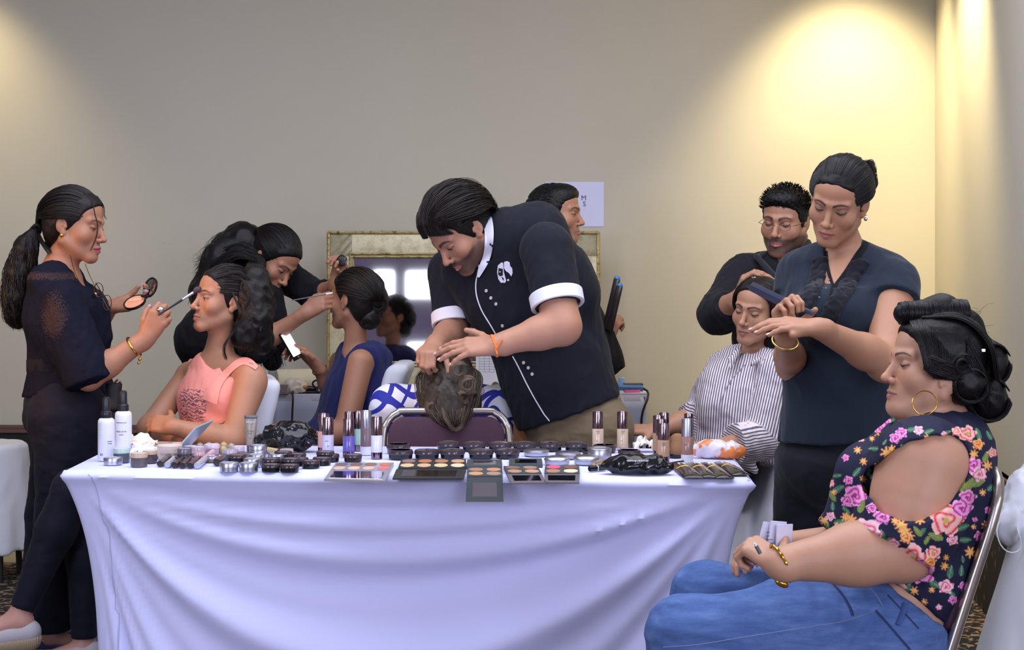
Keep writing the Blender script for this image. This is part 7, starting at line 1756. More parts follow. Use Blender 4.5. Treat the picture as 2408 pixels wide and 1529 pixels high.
# lip gloss tubes lying side by side
def gloss(px0, py0, px1, py1, col, cap, label, group, rad=7.5, capfrac=.42, mid=None, name='lip_gloss'):
    a = tab(px0, py0 - rad * .5); b = tab(px1, py1 - rad * .5); s = mpp(a); R = rad * s; a = a + V(0, 0, R); b = b + V(0, 0, R); d = unit(b - a); L = np.linalg.norm(b - a)
    r = empty(name, (a[0], a[1], TT), label=label, cat='makeup', group=group); u = unit(np.cross(d, (0, 0, 1))); Rm = np.stack([u, np.cross(d, u), d], 1)
    M = MB(); M.lathe([(R * .9, 0), (R, .001), (R, L * capfrac)], a, Rm, 18); M.build('cap', cap, r)
    M = MB(); M.lathe([(R * .98, L * capfrac), (R * .98, L - .001), (R * .85, L)], a, Rm, 18); M.build('barrel', col, r)
    M = MB(); M.lathe([(R * 1.03, L * capfrac - .001), (R * 1.03, L * capfrac + .002)], a, Rm, 18); M.build('ring', mid or ALU, r)
    return r
dk = glossy('dark_brown_plastic', srgb(52, 46, 48), .2); cl = glossy('frosted_clear', srgb(176, 178, 190), .15); pk = glossy('pink_gloss', srgb(222, 168, 186), .2)
GG = 'lip gloss tubes lying side by side left of the silver tins'
GGL = ['leftmost with its end toward the front edge', 'second from left with a clear cap end', 'third from left, short one', 'upper left with clear barrel', 'fourth at the front, long one', 'fifth, beside the pink ended tube', 'uppermost right, behind the fourth']
for x0, y0, x1, y1, c1, c2 in ((376, 1102, 402, 1082, dk, dk), (394, 1104, 428, 1074, dk, cl), (410, 1105, 430, 1090, dk, dk), (413, 1093, 448, 1068, cl, dk), (428, 1106, 462, 1070, dk, dk), (446, 1106, 474, 1082, dk, dk), (436, 1092, 465, 1072, cl, dk)):
    gloss(x0, y0, x1, y1, c1, c2, ('dark', 'clear')[c1 is cl or c2 is cl] + ' lip gloss tube in the lying row, ' + GGL.pop(0), GG)
gloss(464, 1107, 500, 1075, dk, cl, 'clear lip gloss tube with pink end, rightmost of the lying row', None, 8, .6).children[0].data.materials[0] = pk
gloss(510, 1101, 541, 1079, dk, dk, 'thick dark tube lying alone left of the dark eyeshadow pots', None, 9)
gloss(664, 1076, 622, 1068, glossy('tan_tube', srgb(206, 182, 140), .4), dk, 'tan concealer tube with dark cap lying behind the silver tins', None, 7.5, .16)
gloss(377, 1057, 357, 1066, dk, dk, 'dark lip pencil cap lying behind the crumpled tissue', None, 3.5)
gloss(372, 1083, 392, 1080, dk, dk, 'small dark tube lying in front of the powder jar', None, 4)
gloss(640, 1066, 604, 1070, BLK, BLK, 'slim black pencil lying at the foot of the upright tube', None, 2.5, .3, BLK)
# standing squeeze tube
def squeeze():
    r, p = place('foundation_tube', 590, 1061, 'grey squeeze tube with dark crimped top standing left of the shiny black bag', 'tube'); s = mpp(p); h = 84 * s; n = 20; v = []; f = []
    prof = [(0, 9.5, 9.5), (13, 9.8, 9.8), (14, 10.5, 10.5), (20, 11, 10.5), (50, 13, 8), (76, 15, 3), (84, 15.3, 1.0)]
    for z, a, b in prof:
        for i in range(n): t_ = 2 * PI * i / n; v.append((p[0] + a * s * math.cos(t_), p[1] + b * s * math.sin(t_), p[2] + z * s))
    for j in range(len(prof) - 1):
        for i in range(n): f.append((j * n + i, j * n + (i + 1) % n, (j + 1) * n + (i + 1) % n, (j + 1) * n + i))
    f.append(tuple(range(n))[::-1]); f.append(tuple(len(v) - n + i for i in range(n)))
    tm = glossy('taupe_tube', srgb(146, 134, 122), .3); dm = glossy('slate_plastic', srgb(72, 72, 84), .3); o = new_mesh('tube_body', v, f, None, r, mats=[tm, dm], midx=[1 if k < 2 * n else (1 if k >= 5 * n else 0) for k in range(len(f))])
    for i, (tx, sz, z, m) in enumerate((('mk.pro', .0095, 67, PAPERW), ('HD foundation', .0036, 47, LABELI), ('skin perfect', .003, 42, LABELI), ('30 ml', .003, 30, LABELI))):
        yy = -np.interp(z, [20, 50, 76], [10.5, 8, 3]) * s - .001; text(tx, sz, m, r, p + V(0, yy, z * s), np.array(((1, 0, 0), (0, -.1, -1), (0, 1, -.1)), float), name='label_text')
squeeze()
# shiny black bags
def foil(name, px, py, w, h, label, seed, cat='bag', flat=1.0, amp=.010, col=None, rz=0.0, txt=None, dep=.5):
    r, p = place(name, px, py, label, cat); s = mpp(p); S = SDF(); W = w * s * .5; Hh = h * s; c = p + V(0, 0, Hh * .48); Rz = rotz_m(rz)
    S.ell(c, (W * .80, W * dep, Hh * .52), Rz, .03)
    for q in (-1, 1): S.cone(c + Rz @ V(q * W * .5, 0, 0), c + Rz @ V(q * W * .92, 0, -Hh * .1 * flat), Hh * .28, Hh * .10, .03)
    folds(S, amp, 70, (1, 1, 1.2), seed); S.func(lambda x, y, z: amp * .6 * np.abs(wob(x, y, z, 170, 5, seed + 2)), (-9,) * 3, (9,) * 3, .01, 'd'); S.half((0, 0, TT + .0005), (0, 0, -1))
    m = col or glossy('shiny_black_foil', srgb(20, 20, 24), .13); b = mesh_sdf('pack', S, .0035, m, r, smooth=1)
    if txt:
        sf = Surf(b)
        for tx, x, y, sz, ro in txt:
            q, n_ = sf.px(x, y, .003)
            if q is None: continue
            text(tx, sz, PAPERW, r, q, rotz_m(ro) @ np.array(((1, 0, 0), (0, .5, -.86), (0, .86, .5)), float), name='label_text')
    return r
foil('wipes_bag', 677, 1062, 146, 70, 'large crumpled glossy black bag standing left of the foundation bottles', 2, amp=.0095, dep=.48)
foil('wipes_pack', 1500, 1115, 172, 46, 'flat glossy black wipes pack lying in front of the right bottles', 6, amp=.0055, dep=.42, rz=-.10, txt=(('makeup remover', 1500, 1087, .0085, -.1),))
# foundation bottles
def bottle(px, py, w, h, label, col, capc=CHROME, fill=None, capf=.44, base=CHROME, basef=.15, group=None, txt=None):
    r, p = place('foundation_bottle', px, py - w * .13, label, 'bottle', group); s = mpp(p); R = w * .5 * s; H = h * s; X = (np.eye(3), p); zb = H * basef; zc = H * (1 - capf)
    m = glossy('liquid_%d_%d_%d' % col, srgb(*col), .14)
    M = MB(); M.lathe([(R * .95, 0), (R, .001), (R, zb)], n=30); M.build('base_ring', base, r, X=X)
    M = MB(); M.lathe([(R * .93, zb), (R * .99, zb + .001), (R * .99, zc - .002), (R * .92, zc)], n=30); M.build('glass', m, r, X=X)
    M = MB(); M.lathe([(R * .92, zc), (R * .95, zc + .0006), (R * .93, H - .002), (R * .90, H), (R * .80, H), (R * .78, H - .003), (R * .2, H - .004)], n=30); M.build('cap', capc, r, X=X)
    if txt:
        for tx, sz, z, o_ in txt:
            o = text(tx, sz, LABELI, None, (0, 0, 0), np.eye(3), name='label_text')
            if o is None: continue
            co = np.array([v.co[:] for v in o.data.vertices]); a = -PI / 2 + (co[:, 0] + o_) / R; v = np.stack([np.cos(a) * (R + .0004 + co[:, 2]), np.sin(a) * (R + .0004 + co[:, 2]), z * H + co[:, 1]], 1)
            o.data.vertices.foreach_set('co', v.ravel().astype(np.float32)); o.data.update(); o.parent = r
    return r
bottle(761, 1070, 27, 94, 'pink tinted bottle with smoky cap behind the clear bottle', (214, 164, 156))
bottle(771, 1077, 28, 91, 'clear bottle with smoky cap in front of the pink bottle', (196, 192, 214), txt=[('primer', .004, .40, 0), ('M', .006, .26, .003)])
bottle(821, 1064, 24, 92, 'bottle whose smoky cap shows directly behind the violet bottle', (120, 110, 160))
bottle(820, 1079, 28, 90, 'violet liquid bottle with smoky cap', (104, 92, 170), txt=[('M', .006, .26, .003)])
bottle(843, 1063, 26, 92, 'mint green bottle behind the silver topped bottle', (160, 196, 184))
bottle(861, 1073, 27, 104, 'brown bottle with tall brushed silver cap and white base', (132, 112, 118), ALU, base=PAPERW, basef=.19, capf=.40)
bottle(886, 1082, 27, 98, 'white liquid bottle with smoky cap beside the maroon chair', (218, 216, 230))
TX = [('mk.pro', .004, .50, 0), ('HD pro', .003, .45, 0), ('01', .004, .24, -.004)]
bottle(1406, 1062, 27, 90, 'beige foundation bottle with smoky cap, left of the two standing apart', (206, 182, 160), base=CLEAR, basef=.06, txt=TX)
bottle(1464, 1062, 27, 90, 'beige foundation bottle with smoky cap, right of the two standing apart', (200, 178, 152), base=CLEAR, basef=.06, txt=TX)
bottle(1562, 1072, 25, 98, 'tallest tan foundation bottle at the back of the cluster of four', (170, 132, 108), capf=.42)
bottle(1548, 1078, 27, 97, 'tan foundation bottle at the left of the cluster of four', (172, 138, 114), capf=.42, txt=TX[:2])
bottle(1555, 1081, 25, 91, 'tan foundation bottle in the middle of the cluster of four', (166, 128, 104), capf=.42)
bottle(1560, 1091, 29, 91, 'tan foundation bottle nearest the lens in the cluster of four', (174, 140, 112), capf=.42, txt=TX[:2])
bottle(1620, 1072, 24, 96, 'dark capped bottle hidden behind the silver capped brown bottle', (120, 96, 90))
bottle(1616, 1092, 29, 103, 'brown foundation bottle with tall silver cap near the sachets', (158, 120, 108), ALU, base=PAPERW, basef=.19, capf=.40, txt=[('SPF', .005, .41, -.006)])
# pressed powder compacts in two rows
def compact(px, py, w, h, label, group, top=(120, 104, 100), lidmat=None, body=None, swoosh=True, tilt=0):
    r, p = place('powder_compact', px, py - w * .08, label, 'powder compact', group); s = mpp(p); R = w * .5 * s; H = h * s; X = (np.eye(3), p); body = body or BLK
    M = MB(); M.lathe([(R * .78, 0), (R * .92, .002), (R * .94, H * .45)], n=34); M.build('base', body, r, X=X)
    M = MB(); M.lathe([(R * .96, H * .48), (R, H * .55), (R, H * .72), (R * .94, H * .95), (R * .84, H), (R * .82, H * .97)] if not lidmat else [(R * .96, H * .48), (R, H * .55), (R * .97, H * .72), (R * .8, H * .92), (R * .5, H), (R * .1, H * 1.02)], n=34); M.build('lid', lidmat or SMOKE, r, X=X)
    if not lidmat:
        M = MB(); M.lathe([(R * .81, H * .95), (R * .80, H * .97)], n=30); M.build('window', glossy('compact_window_%d' % top[0], srgb(*top), .12), r, X=X)
        if swoosh:
            a0, a1 = 2.6, 3.6; pts = [(math.cos(a) * R * .9 + R * .75, math.sin(a) * R * .9) for a in np.linspace(a0, a1, 9)] + [(math.cos(a) * R * .8 + R * .85, math.sin(a) * R * .8) for a in np.linspace(a1, a0, 9)]
            M = MB(); M.ribbon_poly([(x * .8, y * .8) for x, y in pts], H * .975, H * .985); M.build('lid_stripe', BLK, r, X=X, smooth=False)
    return r
GC = 'black round powder compacts in two rows in the middle'
kk = compact(1004, 1083, 60, 21, 'black round powder compact, second from left in the front row, behind the long palette', GC)
for i, (x, y) in enumerate(((1064, 1083), (1131, 1083), (1193, 1082), (1055, 1064), (1115, 1065), (1176, 1065), (1234, 1065), (1294, 1065), (1356, 1065))): copy_thing(kk, x, y - 5, 'black round powder compact, %s' % ('third from left in the front row', 'fourth from left in the front row', 'rightmost black one of the front row, beside the silver compact', 'in the back row behind the long palette, leftmost black one', 'second black one from left in the back row', 'third black one from left in the back row', 'fourth black one from left in the back row', 'fifth black one from left in the back row', 'rightmost of the back row, below the beige foundation bottle')[i], GC, rz=.5 + i * 1.3)
compact(942, 1084, 60, 22, 'black powder compact with pale window, leftmost of the front row', None, (168, 150, 142), swoosh=False)
compact(937, 1070, 57, 22, 'dull brown powder compact behind the leftmost front compact', None, (150, 136, 124), body=SMOKE, swoosh=False)
GS = None
for x, y, w, h, lb in ((1261, 1077, 62, 17, 'silver domed compact, leftmost of the silver ones'), (1336, 1083, 62, 17, 'silver domed compact in the middle of the silver ones, furthest back'), (1310, 1097, 62, 20, 'silver domed compact nearest the front, above the pink palette'), (1379, 1097, 62, 22, 'silver domed compact left of the wipes pack')):
    compact(x, y, w, h, lb, GS, lidmat=ALU, body=glossy('silver_plastic', srgb(170, 172, 190), .2))
pot(1410, 1089, 56, 30, .62, (176, 178, 192), ALU, 'tall silver lidded powder jar beside the wipes pack', 'jar', name='powder_jar')
compact(1480, 1082, 54, 20, 'dull brown round compact right of the tall silver jar', None, (104, 88, 84), body=SMOKE, swoosh=False)
compact(1422, 1068, 56, 18, 'black compact at the foot of the beige foundation bottle', None)
compact(1388, 1074, 40, 12, 'small black compact behind the tall silver jar', None, swoosh=False)

# open palettes
def palette(corners, label, case, pans, rows, cols, lid=None, win=None, thick=.007, hang=None, lidthick=.005, name='makeup_palette', shine=None):
    """corners: pixel corners of the tray (front-left, front-right, back-right, back-left) on the table"""
    q = [tab(x, y, TT + thick) for x, y in corners]; c = sum(q) / 4; r = empty(name, (c[0], c[1], TT), label=label, cat='palette')
    def lerp(u, v): return (q[0] * (1 - u) + q[1] * u) * (1 - v) + (q[3] * (1 - u) + q[2] * u) * v
    M = MB(); v = [a - V(0, 0, thick) for a in q] + q; M.add(v, [(3, 2, 1, 0), (4, 5, 6, 7), (0, 1, 5, 4), (1, 2, 6, 5), (2, 3, 7, 6), (3, 0, 4, 7)]); M.build('tray', case, r, smooth=False)
    k = 0
    for j in range(rows):
        for i in range(cols):
            cc = lerp((i + .5) / cols, (j + .5) / rows); ux = (q[1] - q[0]) / cols * .41; uy = (q[3] - q[0]) / rows * .40; col = pans[k % len(pans)]; k += 1
            n = 22; z = .0010; ring = [cc + ux * math.cos(a) + uy * math.sin(a) + V(0, 0, z) for a in np.arange(n) * 2 * PI / n]; low = [x - V(0, 0, .002) for x in ring]
            new_mesh('powder_pan', ring + low, [tuple(range(n))] + [(a, (a + 1) % n, n + (a + 1) % n, n + a)[::-1] for a in range(n)], simple('powder_%d_%d_%d' % col, srgb(*col), .7), r, smooth=False)
    return r, q, lerp
def lidplate(r, pts, th, mat, win=None, name='lid', wm=None):
    """pts: world corners (near hinge left, near hinge right, far right, far left)"""
    n = unit(np.cross(pts[1] - pts[0], pts[3] - pts[0])); n = n if np.dot(n, V(0, -1, .6)) > 0 else -n
    M = MB(); v = [a - n * th for a in pts] + list(pts); M.add(v, [(0, 1, 2, 3), (7, 6, 5, 4), (0, 4, 5, 1), (1, 5, 6, 2), (2, 6, 7, 3), (3, 7, 4, 0)]); o = M.build(name, mat, r, smooth=False)
    if win:
        u0, u1, v0, v1 = win; L = lambda u, v: (pts[0] * (1 - u) + pts[1] * u) * (1 - v) + (pts[3] * (1 - u) + pts[2] * u) * v
        w = [L(u0, v0), L(u1, v0), L(u1, v1), L(u0, v1)]; M = MB(); v = [a - n * .0004 for a in w] + [a + n * .0006 for a in w]; M.add(v, [(0, 1, 2, 3), (7, 6, 5, 4), (0, 4, 5, 1), (1, 5, 6, 2), (2, 6, 7, 3), (3, 7, 4, 0)]); M.build('lid_mirror', wm, r, smooth=False)
    return o
MIR = simple('palette_mirror', srgb(196, 190, 204), .06, 1.0); MIRD = simple('dark_mirror', srgb(120, 112, 116), .08, 1.0)
silv = glossy('silver_card', srgb(150, 146, 156), .3); sage = simple('sage_black_card', srgb(66, 74, 76), .5); blkc = simple('black_card', srgb(38, 42, 44), .45)
r, q, L = palette([(777, 1106), (916, 1106), (926, 1088), (790, 1088)], 'pale silver palette with eight pans lying open, left of the long black palette', silv, [(206, 168, 152), (214, 180, 160), (206, 176, 158), (226, 108, 120), (112, 92, 92), (120, 90, 82), (134, 100, 80), (190, 116, 90)], 2, 4)
lidplate(r, [q[0] + V(0, -.002, 0), q[1] + V(0, -.002, 0), tab(906, 1131, TT + .008), tab(762, 1127, TT + .008)], .005, silv, (.07, .93, .12, .85), wm=MIR)
r, q, L = palette([(936, 1100), (1096, 1100), (1096, 1080), (944, 1080)], 'long black palette with eight brown and cream pans lying open', blkc, [(208, 182, 140), (206, 168, 128), (208, 190, 142), (222, 200, 168), (138, 106, 98), (178, 112, 74), (170, 118, 84), (190, 146, 110)], 2, 4, thick=.009)
lidplate(r, [q[0] + V(-.004, -.002, -.003), q[1] + V(0, -.002, -.003), tab(1090, 1125, TT + .004), tab(923, 1125, TT + .004)], .004, blkc, (.11, .88, .16, .80), wm=MIRD)
r, q, L = palette([(1098, 1119), (1182, 1119), (1181, 1100), (1099, 1100)], 'sage black palette with four tan pans whose lid hangs over the table edge', sage, [(196, 146, 104), (160, 132, 112), (164, 122, 96), (196, 136, 98)], 2, 2, thick=.007)
a, b = q[0], q[1]; e = V(0, -.010, -.003); d = V(0, -.022, -.066)
lidplate(r, [a + e, b + e, at(1184, 1180, a[1] - .03), at(1095, 1180, a[1] - .03)], .004, sage, (.17, .83, .22, .80), wm=MIR)
r2, q2, L2 = palette([(1096, 1098), (1181, 1098), (1180, 1082), (1099, 1082)], 'closed sage black palette lying behind the one with the hanging lid', sage, [(120, 130, 134)], 0, 0, thick=.006); lidplate(r2, [q2[0] + V(0, 0, .0012), q2[1] + V(0, 0, .0012), q2[2] + V(0, 0, .0012), q2[3] + V(0, 0, .0012)], .001, sage, (.18, .84, .25, .8), wm=MIR)
r, q, L = palette([(1192, 1113), (1274, 1113), (1264, 1096), (1184, 1096)], 'sage black palette with four tan pans, lid folded forward, left of the pink one', sage, [(176, 134, 108), (196, 148, 118), (124, 98, 82), (154, 126, 110)], 2, 2, thick=.007)
lidplate(r, [q[0] + V(0, -.002, -.002), q[1] + V(0, -.002, -.002), tab(1284, 1135, TT + .005), tab(1202, 1136, TT + .005)], .004, simple('grey_card', srgb(104, 98, 102), .5), (.12, .90, .18, .80), wm=MIR)
r, q, L = palette([(1280, 1113), (1363, 1113), (1362, 1094), (1282, 1094)], 'sage black palette with one bright pink pan, rightmost of the open ones', sage, [(166, 128, 96), (222, 208, 176), (236, 84, 118), (120, 84, 62)], 2, 2, thick=.007)
lidplate(r, [q[0] + V(0, -.002, -.002), q[1] + V(0, -.002, -.002), tab(1362, 1135, TT + .005), tab(1281, 1134, TT + .005)], .004, simple('grey_card', srgb(104, 98, 102), .5), (.10, .88, .18, .80), wm=MIR)
r2, q2, L2 = palette([(1197, 1094), (1276, 1094), (1274, 1079), (1197, 1079)], 'closed dark palette lying behind the tan pan palette', sage, [(1, 1, 1)], 0, 0, thick=.006); lidplate(r2, [p_ + V(0, 0, .0012) for p_ in q2], .001, sage, (.18, .84, .25, .8), wm=MIRD)
# the tall folding palette at the left with raised mirror lid
r, q, L = palette([(352, 1054), (424, 1055), (440, 1040), (372, 1038)], 'palette with mirrored lid raised at an angle, in front of the folded arms', silv, [(190, 150, 134), (222, 104, 112), (176, 140, 124), (210, 180, 160)], 2, 2, thick=.006)
Yh = q[1][1]; lidplate(r, [at(416, 1053, Yh - .03), at(442, 1050, Yh + .09), at(501, 986, Yh + .11), at(458, 1005, Yh - .02)], .005, glossy('pearl_lid', srgb(150, 160, 166), .25), (.10, .90, .12, .90), wm=MIR)
# pencils
gloss(1440, 1083, 1396, 1098, simple('gold_barrel', srgb(196, 166, 110), .3, .8), BLK, 'slim gold pencil lying across the wipes pack edge', None, 3.5, .2)
gloss(1386, 1113, 1424, 1110, BLK, BLK, 'thick black pencil with round white mark at the left of the wipes pack', None, 7, .45, PAPERW)
gloss(1612, 1090, 1572, 1097, BLK, BLK, 'slim black pencil lying behind the leftmost sachet', None, 3.5, .3, BLK)
# sachets
def sachet(px0, py0, px1, py1, w, label, rz):
    a, b = tab(px0, py0), tab(px1, py1); d = unit(V(*(b - a)[:2], 0)); n = V(-d[1], d[0], 0); L = np.linalg.norm(b - a); W = w * mpp(a); r = empty('sachet', tuple(a), label=label, cat='sachet'); v = []; f = []; N = 12
    for j in range(N):
        for i in range(N):
            u, t_ = i / (N - 1) * 2 - 1, j / (N - 1); z = .0015 + .011 * (1 - u * u) * (1 - (2 * t_ - 1) ** 4) + .0016 * abs(wob(u, t_, px0, 6)) ; v.append(a + d * L * t_ + n * W * .5 * u + V(0, 0, z))
    for j in range(N - 1):
        for i in range(N - 1): f.append((j * N + i, j * N + i + 1, (j + 1) * N + i + 1, (j + 1) * N + i))
    o = new_mesh('foil', v, f, glossy('olive_black_foil', srgb(34, 32, 28), .14), r, smooth=True); o.modifiers.new('s', 'SOLIDIFY').thickness = .0012
    k = [v[(N // 2 - 1) * N + i] + V(0, 0, .0010) for i in range(1, N - 1)]; M = MB(); M.tube(k, .0011, 5); M.build('gold_line', GOLD, r)
    M = MB(); c = a + d * L * .28; M.box(c + V(0, 0, .0125), (L * .07, W * .16, .0006), R=np.stack([d, n, V(0, 0, 1)], 1)); M.build('label_patch', PAPERW, r)
for x0, y0, x1, y1, w, lb in ((1592, 1092, 1634, 1127, 46, 'black sachet, leftmost of the four, overlapping its neighbour'), (1630, 1091, 1668, 1126, 42, 'black sachet, second from the left of the four'), (1660, 1091, 1706, 1127, 40, 'black sachet, third from the left of the four'), (1690, 1090, 1745, 1120, 42, 'black sachet, rightmost of the four near the table corner')): sachet(x0, y0, x1, y1, w, lb, 0)
t = NT('orange_white_film'); o = t.coord(); t.base(t.mix(t.ramp(t.noise(o, 26, 2, .5), [(.50, (0, 0, 0, 1)), (.56, (1, 1, 1, 1))]), srgb(222, 214, 222), srgb(226, 130, 66))).set(Roughness=.25); FILM = t.mat
foil('plastic_bag', 1690, 1078, 128, 42, 'white and orange printed plastic bag behind the sachets', 11, amp=.0045, dep=.34, col=FILM, rz=-.25)
r = empty('white_plate', tuple(tab(1640, 1060)), label='shallow white dish behind the plastic bag', cat='dish'); M = MB(); s = mpp(tab(1660, 1060)); M.lathe([(.03, 0), (.055, .004), (.085, .014), (.088, .015), (.055, .008), (.01, .005)], n=34); M.build('dish', PAPERW, r, X=(np.eye(3), tab(1665, 1062)))
# kabuki brush lying behind
r = empty('face_brush', tuple(tab(1592, 1076)), label='brown bristled brush with black handle beside the silver capped brown bottle', cat='brush'); a = tab(1590, 1076)
S = SDF(); S.cone(a + V(0, 0, .020), a + V(.006, .02, .045), .018, .024, .01); S.cone(a + V(0, 0, .02), a + V(.006, .02, .040), .02, .02, .01); folds(S, .0012, 300); mesh_sdf('bristles', S, .003, simple('brown_bristle', srgb(150, 110, 76), .9), r)
M = MB(); M.lathe([(.018, 0), (.020, .004), (.020, .020)], a, n=24); M.build('ferrule', BLK, r)

# ------------------------------------------------------------------ things held
def rod(name, pts, rr, mats, label, cat, parts):
    """stick: parts = (name, t0, t1, radius0, radius1, material)"""
    a, b = pts; d = unit(b - a); L = np.linalg.norm(b - a); u = unit(np.cross(d, (0, 0, 1))); R = np.stack([u, np.cross(d, u), d], 1); r = empty(name, tuple(a), label=label, cat=cat)
    for nm, t0, t1, r0, r1, m in parts:
        M = MB(); n = 6; M.lathe([(r0 + (r1 - r0) * i / n, L * (t0 + (t1 - t0) * i / n)) for i in range(n + 1)], a, R, 16); M.build(nm, m, r)
    return r, a, d, L
Y1 = 4.86
r, a, d, L = rod('makeup_brush', (at(372, 742, Y1), at(470, 678, Y1 + .04)), 0, None, 'makeup brush with silver ferrule raised to the brow of the coral client', 'brush', [('handle', 0, .58, .0022, .0042, BLK), ('ferrule', .57, .84, .0040, .0050, SILVER)])
S = SDF(); h = a + d * L * .86; S.cone(h, h + d * .012, .0055, .010, .004); S.cone(h + d * .010, h + d * .020, .010, .008, .004); folds(S, .0006, 500); mesh_sdf('bristles', S, .0016, simple('dark_bristle', srgb(74, 56, 58), .9), r)
def open_compact():
    c = at(316, 709, 5.13); r = empty('blush_compact', tuple(c), label='open round compact of orange blush with mirror lid, held by the artist at far left', cat='powder compact')
    n = unit(V(-.22, -.60, .85)); u = unit(V(1, 0, .25) - n * np.dot(V(1, 0, .25), n)); R = np.stack([u, np.cross(n, u), n], 1)
    M = MB(); M.lathe([(.030, -.012), (.038, -.010), (.040, -.002), (.040, 0), (.036, 0), (.0355, -.002)], c, R, 36); M.build('case', BLK, r)
    M = MB(); M.lathe([(.0352, -.002), (.034, -.0008), (.005, -.0004)], c, R, 34); M.build('blush', simple('orange_blush', srgb(222, 148, 112), .8), r)
    M = MB(); M.box(c + n * .0002 + R @ V(.004, .008, 0), (.026, .007, .0004), R=R @ rotz_m(-.3)); M.build('blush_streak', simple('pale_blush', srgb(232, 166, 128), .8), r)
    c2 = at(353, 676, 5.16); n2 = unit(V(-.62, -.72, .30)); u2 = unit(V(.85, -.5, .1) - n2 * np.dot(V(.85, -.5, .1), n2)); R2 = np.stack([u2, np.cross(n2, u2), n2], 1)
    M = MB(); M.lathe([(.033, -.006), (.036, -.004), (.0365, .002), (.034, .003), (.031, .001)], c2, R2, 36); M.build('lid', BLK, r)
    M = MB(); M.lathe([(.0312, .0005), (.030, .0012), (.004, .0014)], c2, R2, 34); M.build('lid_mirror', simple('clean_mirror', srgb(225, 225, 228), .04, 1.0), r)
    M = MB(); M.box(c2 + n2 * .002, (.031, .0008, .0006), R=R2 @ rotz_m(-.75)); M.build('mirror_bar', BLK, r)
    M = MB(); M.tube([at(333, 697, 5.13), at(345, 700, 5.12)], .004, 8); M.build('hinge', BLK, r)
open_compact()
def small_mirror():
    c = at(804, 613, 5.83); r = empty('small_compact', tuple(c), label='small black compact with grey powder raised by the bending long-haired artist', cat='powder compact'); n = unit(V(-.35, -.9, .1)); u = unit(np.cross((0, 0, 1), n)); R = np.stack([u, np.cross(n, u), n], 1)
    M = MB(); M.lathe([(.021, -.006), (.0225, -.004), (.0225, .002), (.019, .003)], c, R, 30); M.build('case', BLK, r); M = MB(); M.lathe([(.0185, .002), (.017, .0032), (.003, .0034)], c, R, 28); M.build('mirror', simple('grey_mirror', srgb(180, 180, 186), .12, 1.0), r)
small_mirror()
rod('thin_brush', (at(686, 707, 5.60), at(782, 689, 5.60)), 0, None, 'thin grey brush with bright tip held by the bending long-haired artist', 'brush', [('handle', 0, .84, .0018, .0026, simple('grey_handle', srgb(110, 110, 118), .4)), ('tip', .84, 1, .0032, .0030, simple('white_tip', srgb(240, 240, 236), .3))])
def phone():
    c = at(684, 813, 5.70); r = empty('phone', tuple(c), label='phone with bright white screen in the raised hand of the person in navy dress', cat='phone')
    up = unit(V(-.50, .0, .86)); n = unit(V(.80, -.50, .46)); n = unit(n - up * np.dot(n, up)); x = np.cross(up, n); R = np.stack([x, up, n], 1)
    M = MB(); M.box(c, (.029, .060, .004), R=R, bev=.003); M.build('case', BLK, r)
    e = NT('lit_screen'); e.b.inputs['Emission Color'].default_value = (.85, .95, 1, 1); e.b.inputs['Emission Strength'].default_value = 1.6; M = MB(); M.box(c + n * .0042 + up * .004, (.0265, .048, .0004), R=R); M.build('screen', e.mat, r)
    M = MB(); M.lathe([(.004, 0), (.0042, .0006), (.0035, .001)], c + n * .004 - up * .052, R, 14); M.build('home_button', SILVER, r)
phone()
# comb across the two pairs of hands
def comb():
    a, b = at(1768, 667, 4.72), at(1912, 738, 3.94); a = at(1768, 667, 4.30); d = unit(b - a); L = np.linalg.norm(b - a); r = empty('tail_comb', tuple((a + b) / 2), label='dark blue comb held by the standing person in ruffled blouse', cat='comb')
    n = unit(np.cross(d, (0, 1, 0))); M = MB(); R = np.stack([d, unit(np.cross(n, d)), n], 1); M.box((a + b) / 2, (L / 2, .0016, .0065), R=R, bev=.001)
    for i in range(60): p = a + d * L * (.02 + .55 * i / 60); M.box(p - n * .013, (.0007, .0008, .009), R=R)
    M.build('comb_body', simple('dark_blue_plastic', srgb(52, 56, 78), .3), r)
comb()
def iron(p0, p1, w, label):
    a, b = p0, p1; d = unit(b - a); L = np.linalg.norm(b - a); s = unit(np.cross(d, (0, 1, 0))); f = np.cross(s, d); R = np.stack([s, f, d], 1); r = empty('hair_iron', tuple(a), label=label, cat='hair iron'); bl = glossy('blue_tip_plastic', srgb(58, 132, 200), .3); bb = glossy('brown_black_plate', srgb(40, 32, 32), .2)
    for k, (o1, l1) in enumerate(((-.008, .88), (.008, 1.0))):
        M = MB(); M.box(a + d * L * l1 / 2 + s * o1 + f * .006 * k, (w * .62, .014, L * l1 / 2), R=R, bev=.005); M.build('arm', bb, r)
        M = MB(); M.lathe([(.0125, 0), (.0125, .012), (.010, .018), (.003, .021)], a + d * (L * l1 - .010) + s * o1 + f * .006 * k, R, 20); M.build('blue_tip', bl, r)
        M = MB(); M.lathe([(.013, 0), (.013, .004)], a + d * (L * l1 - .014) + s * o1 + f * .006 * k, R, 20); M.build('tip_ring', SILVER, r)
iron(at(1429, 775, 6.02), at(1456, 656, 6.0), .022, 'hair straightener with two blue tips held by the person in profile')
# hairpin clip above the parted hair of the striped client
r = empty('hair_clip', tuple(at(1772, 653, 4.93)), label='small silver hair clip above the parting of the client in striped shirt', cat='hair clip'); M = MB(); M.box(at(1772, 653, 4.93), (.006, .003, .003), bev=.001); M.build('clip', SILVER, r)
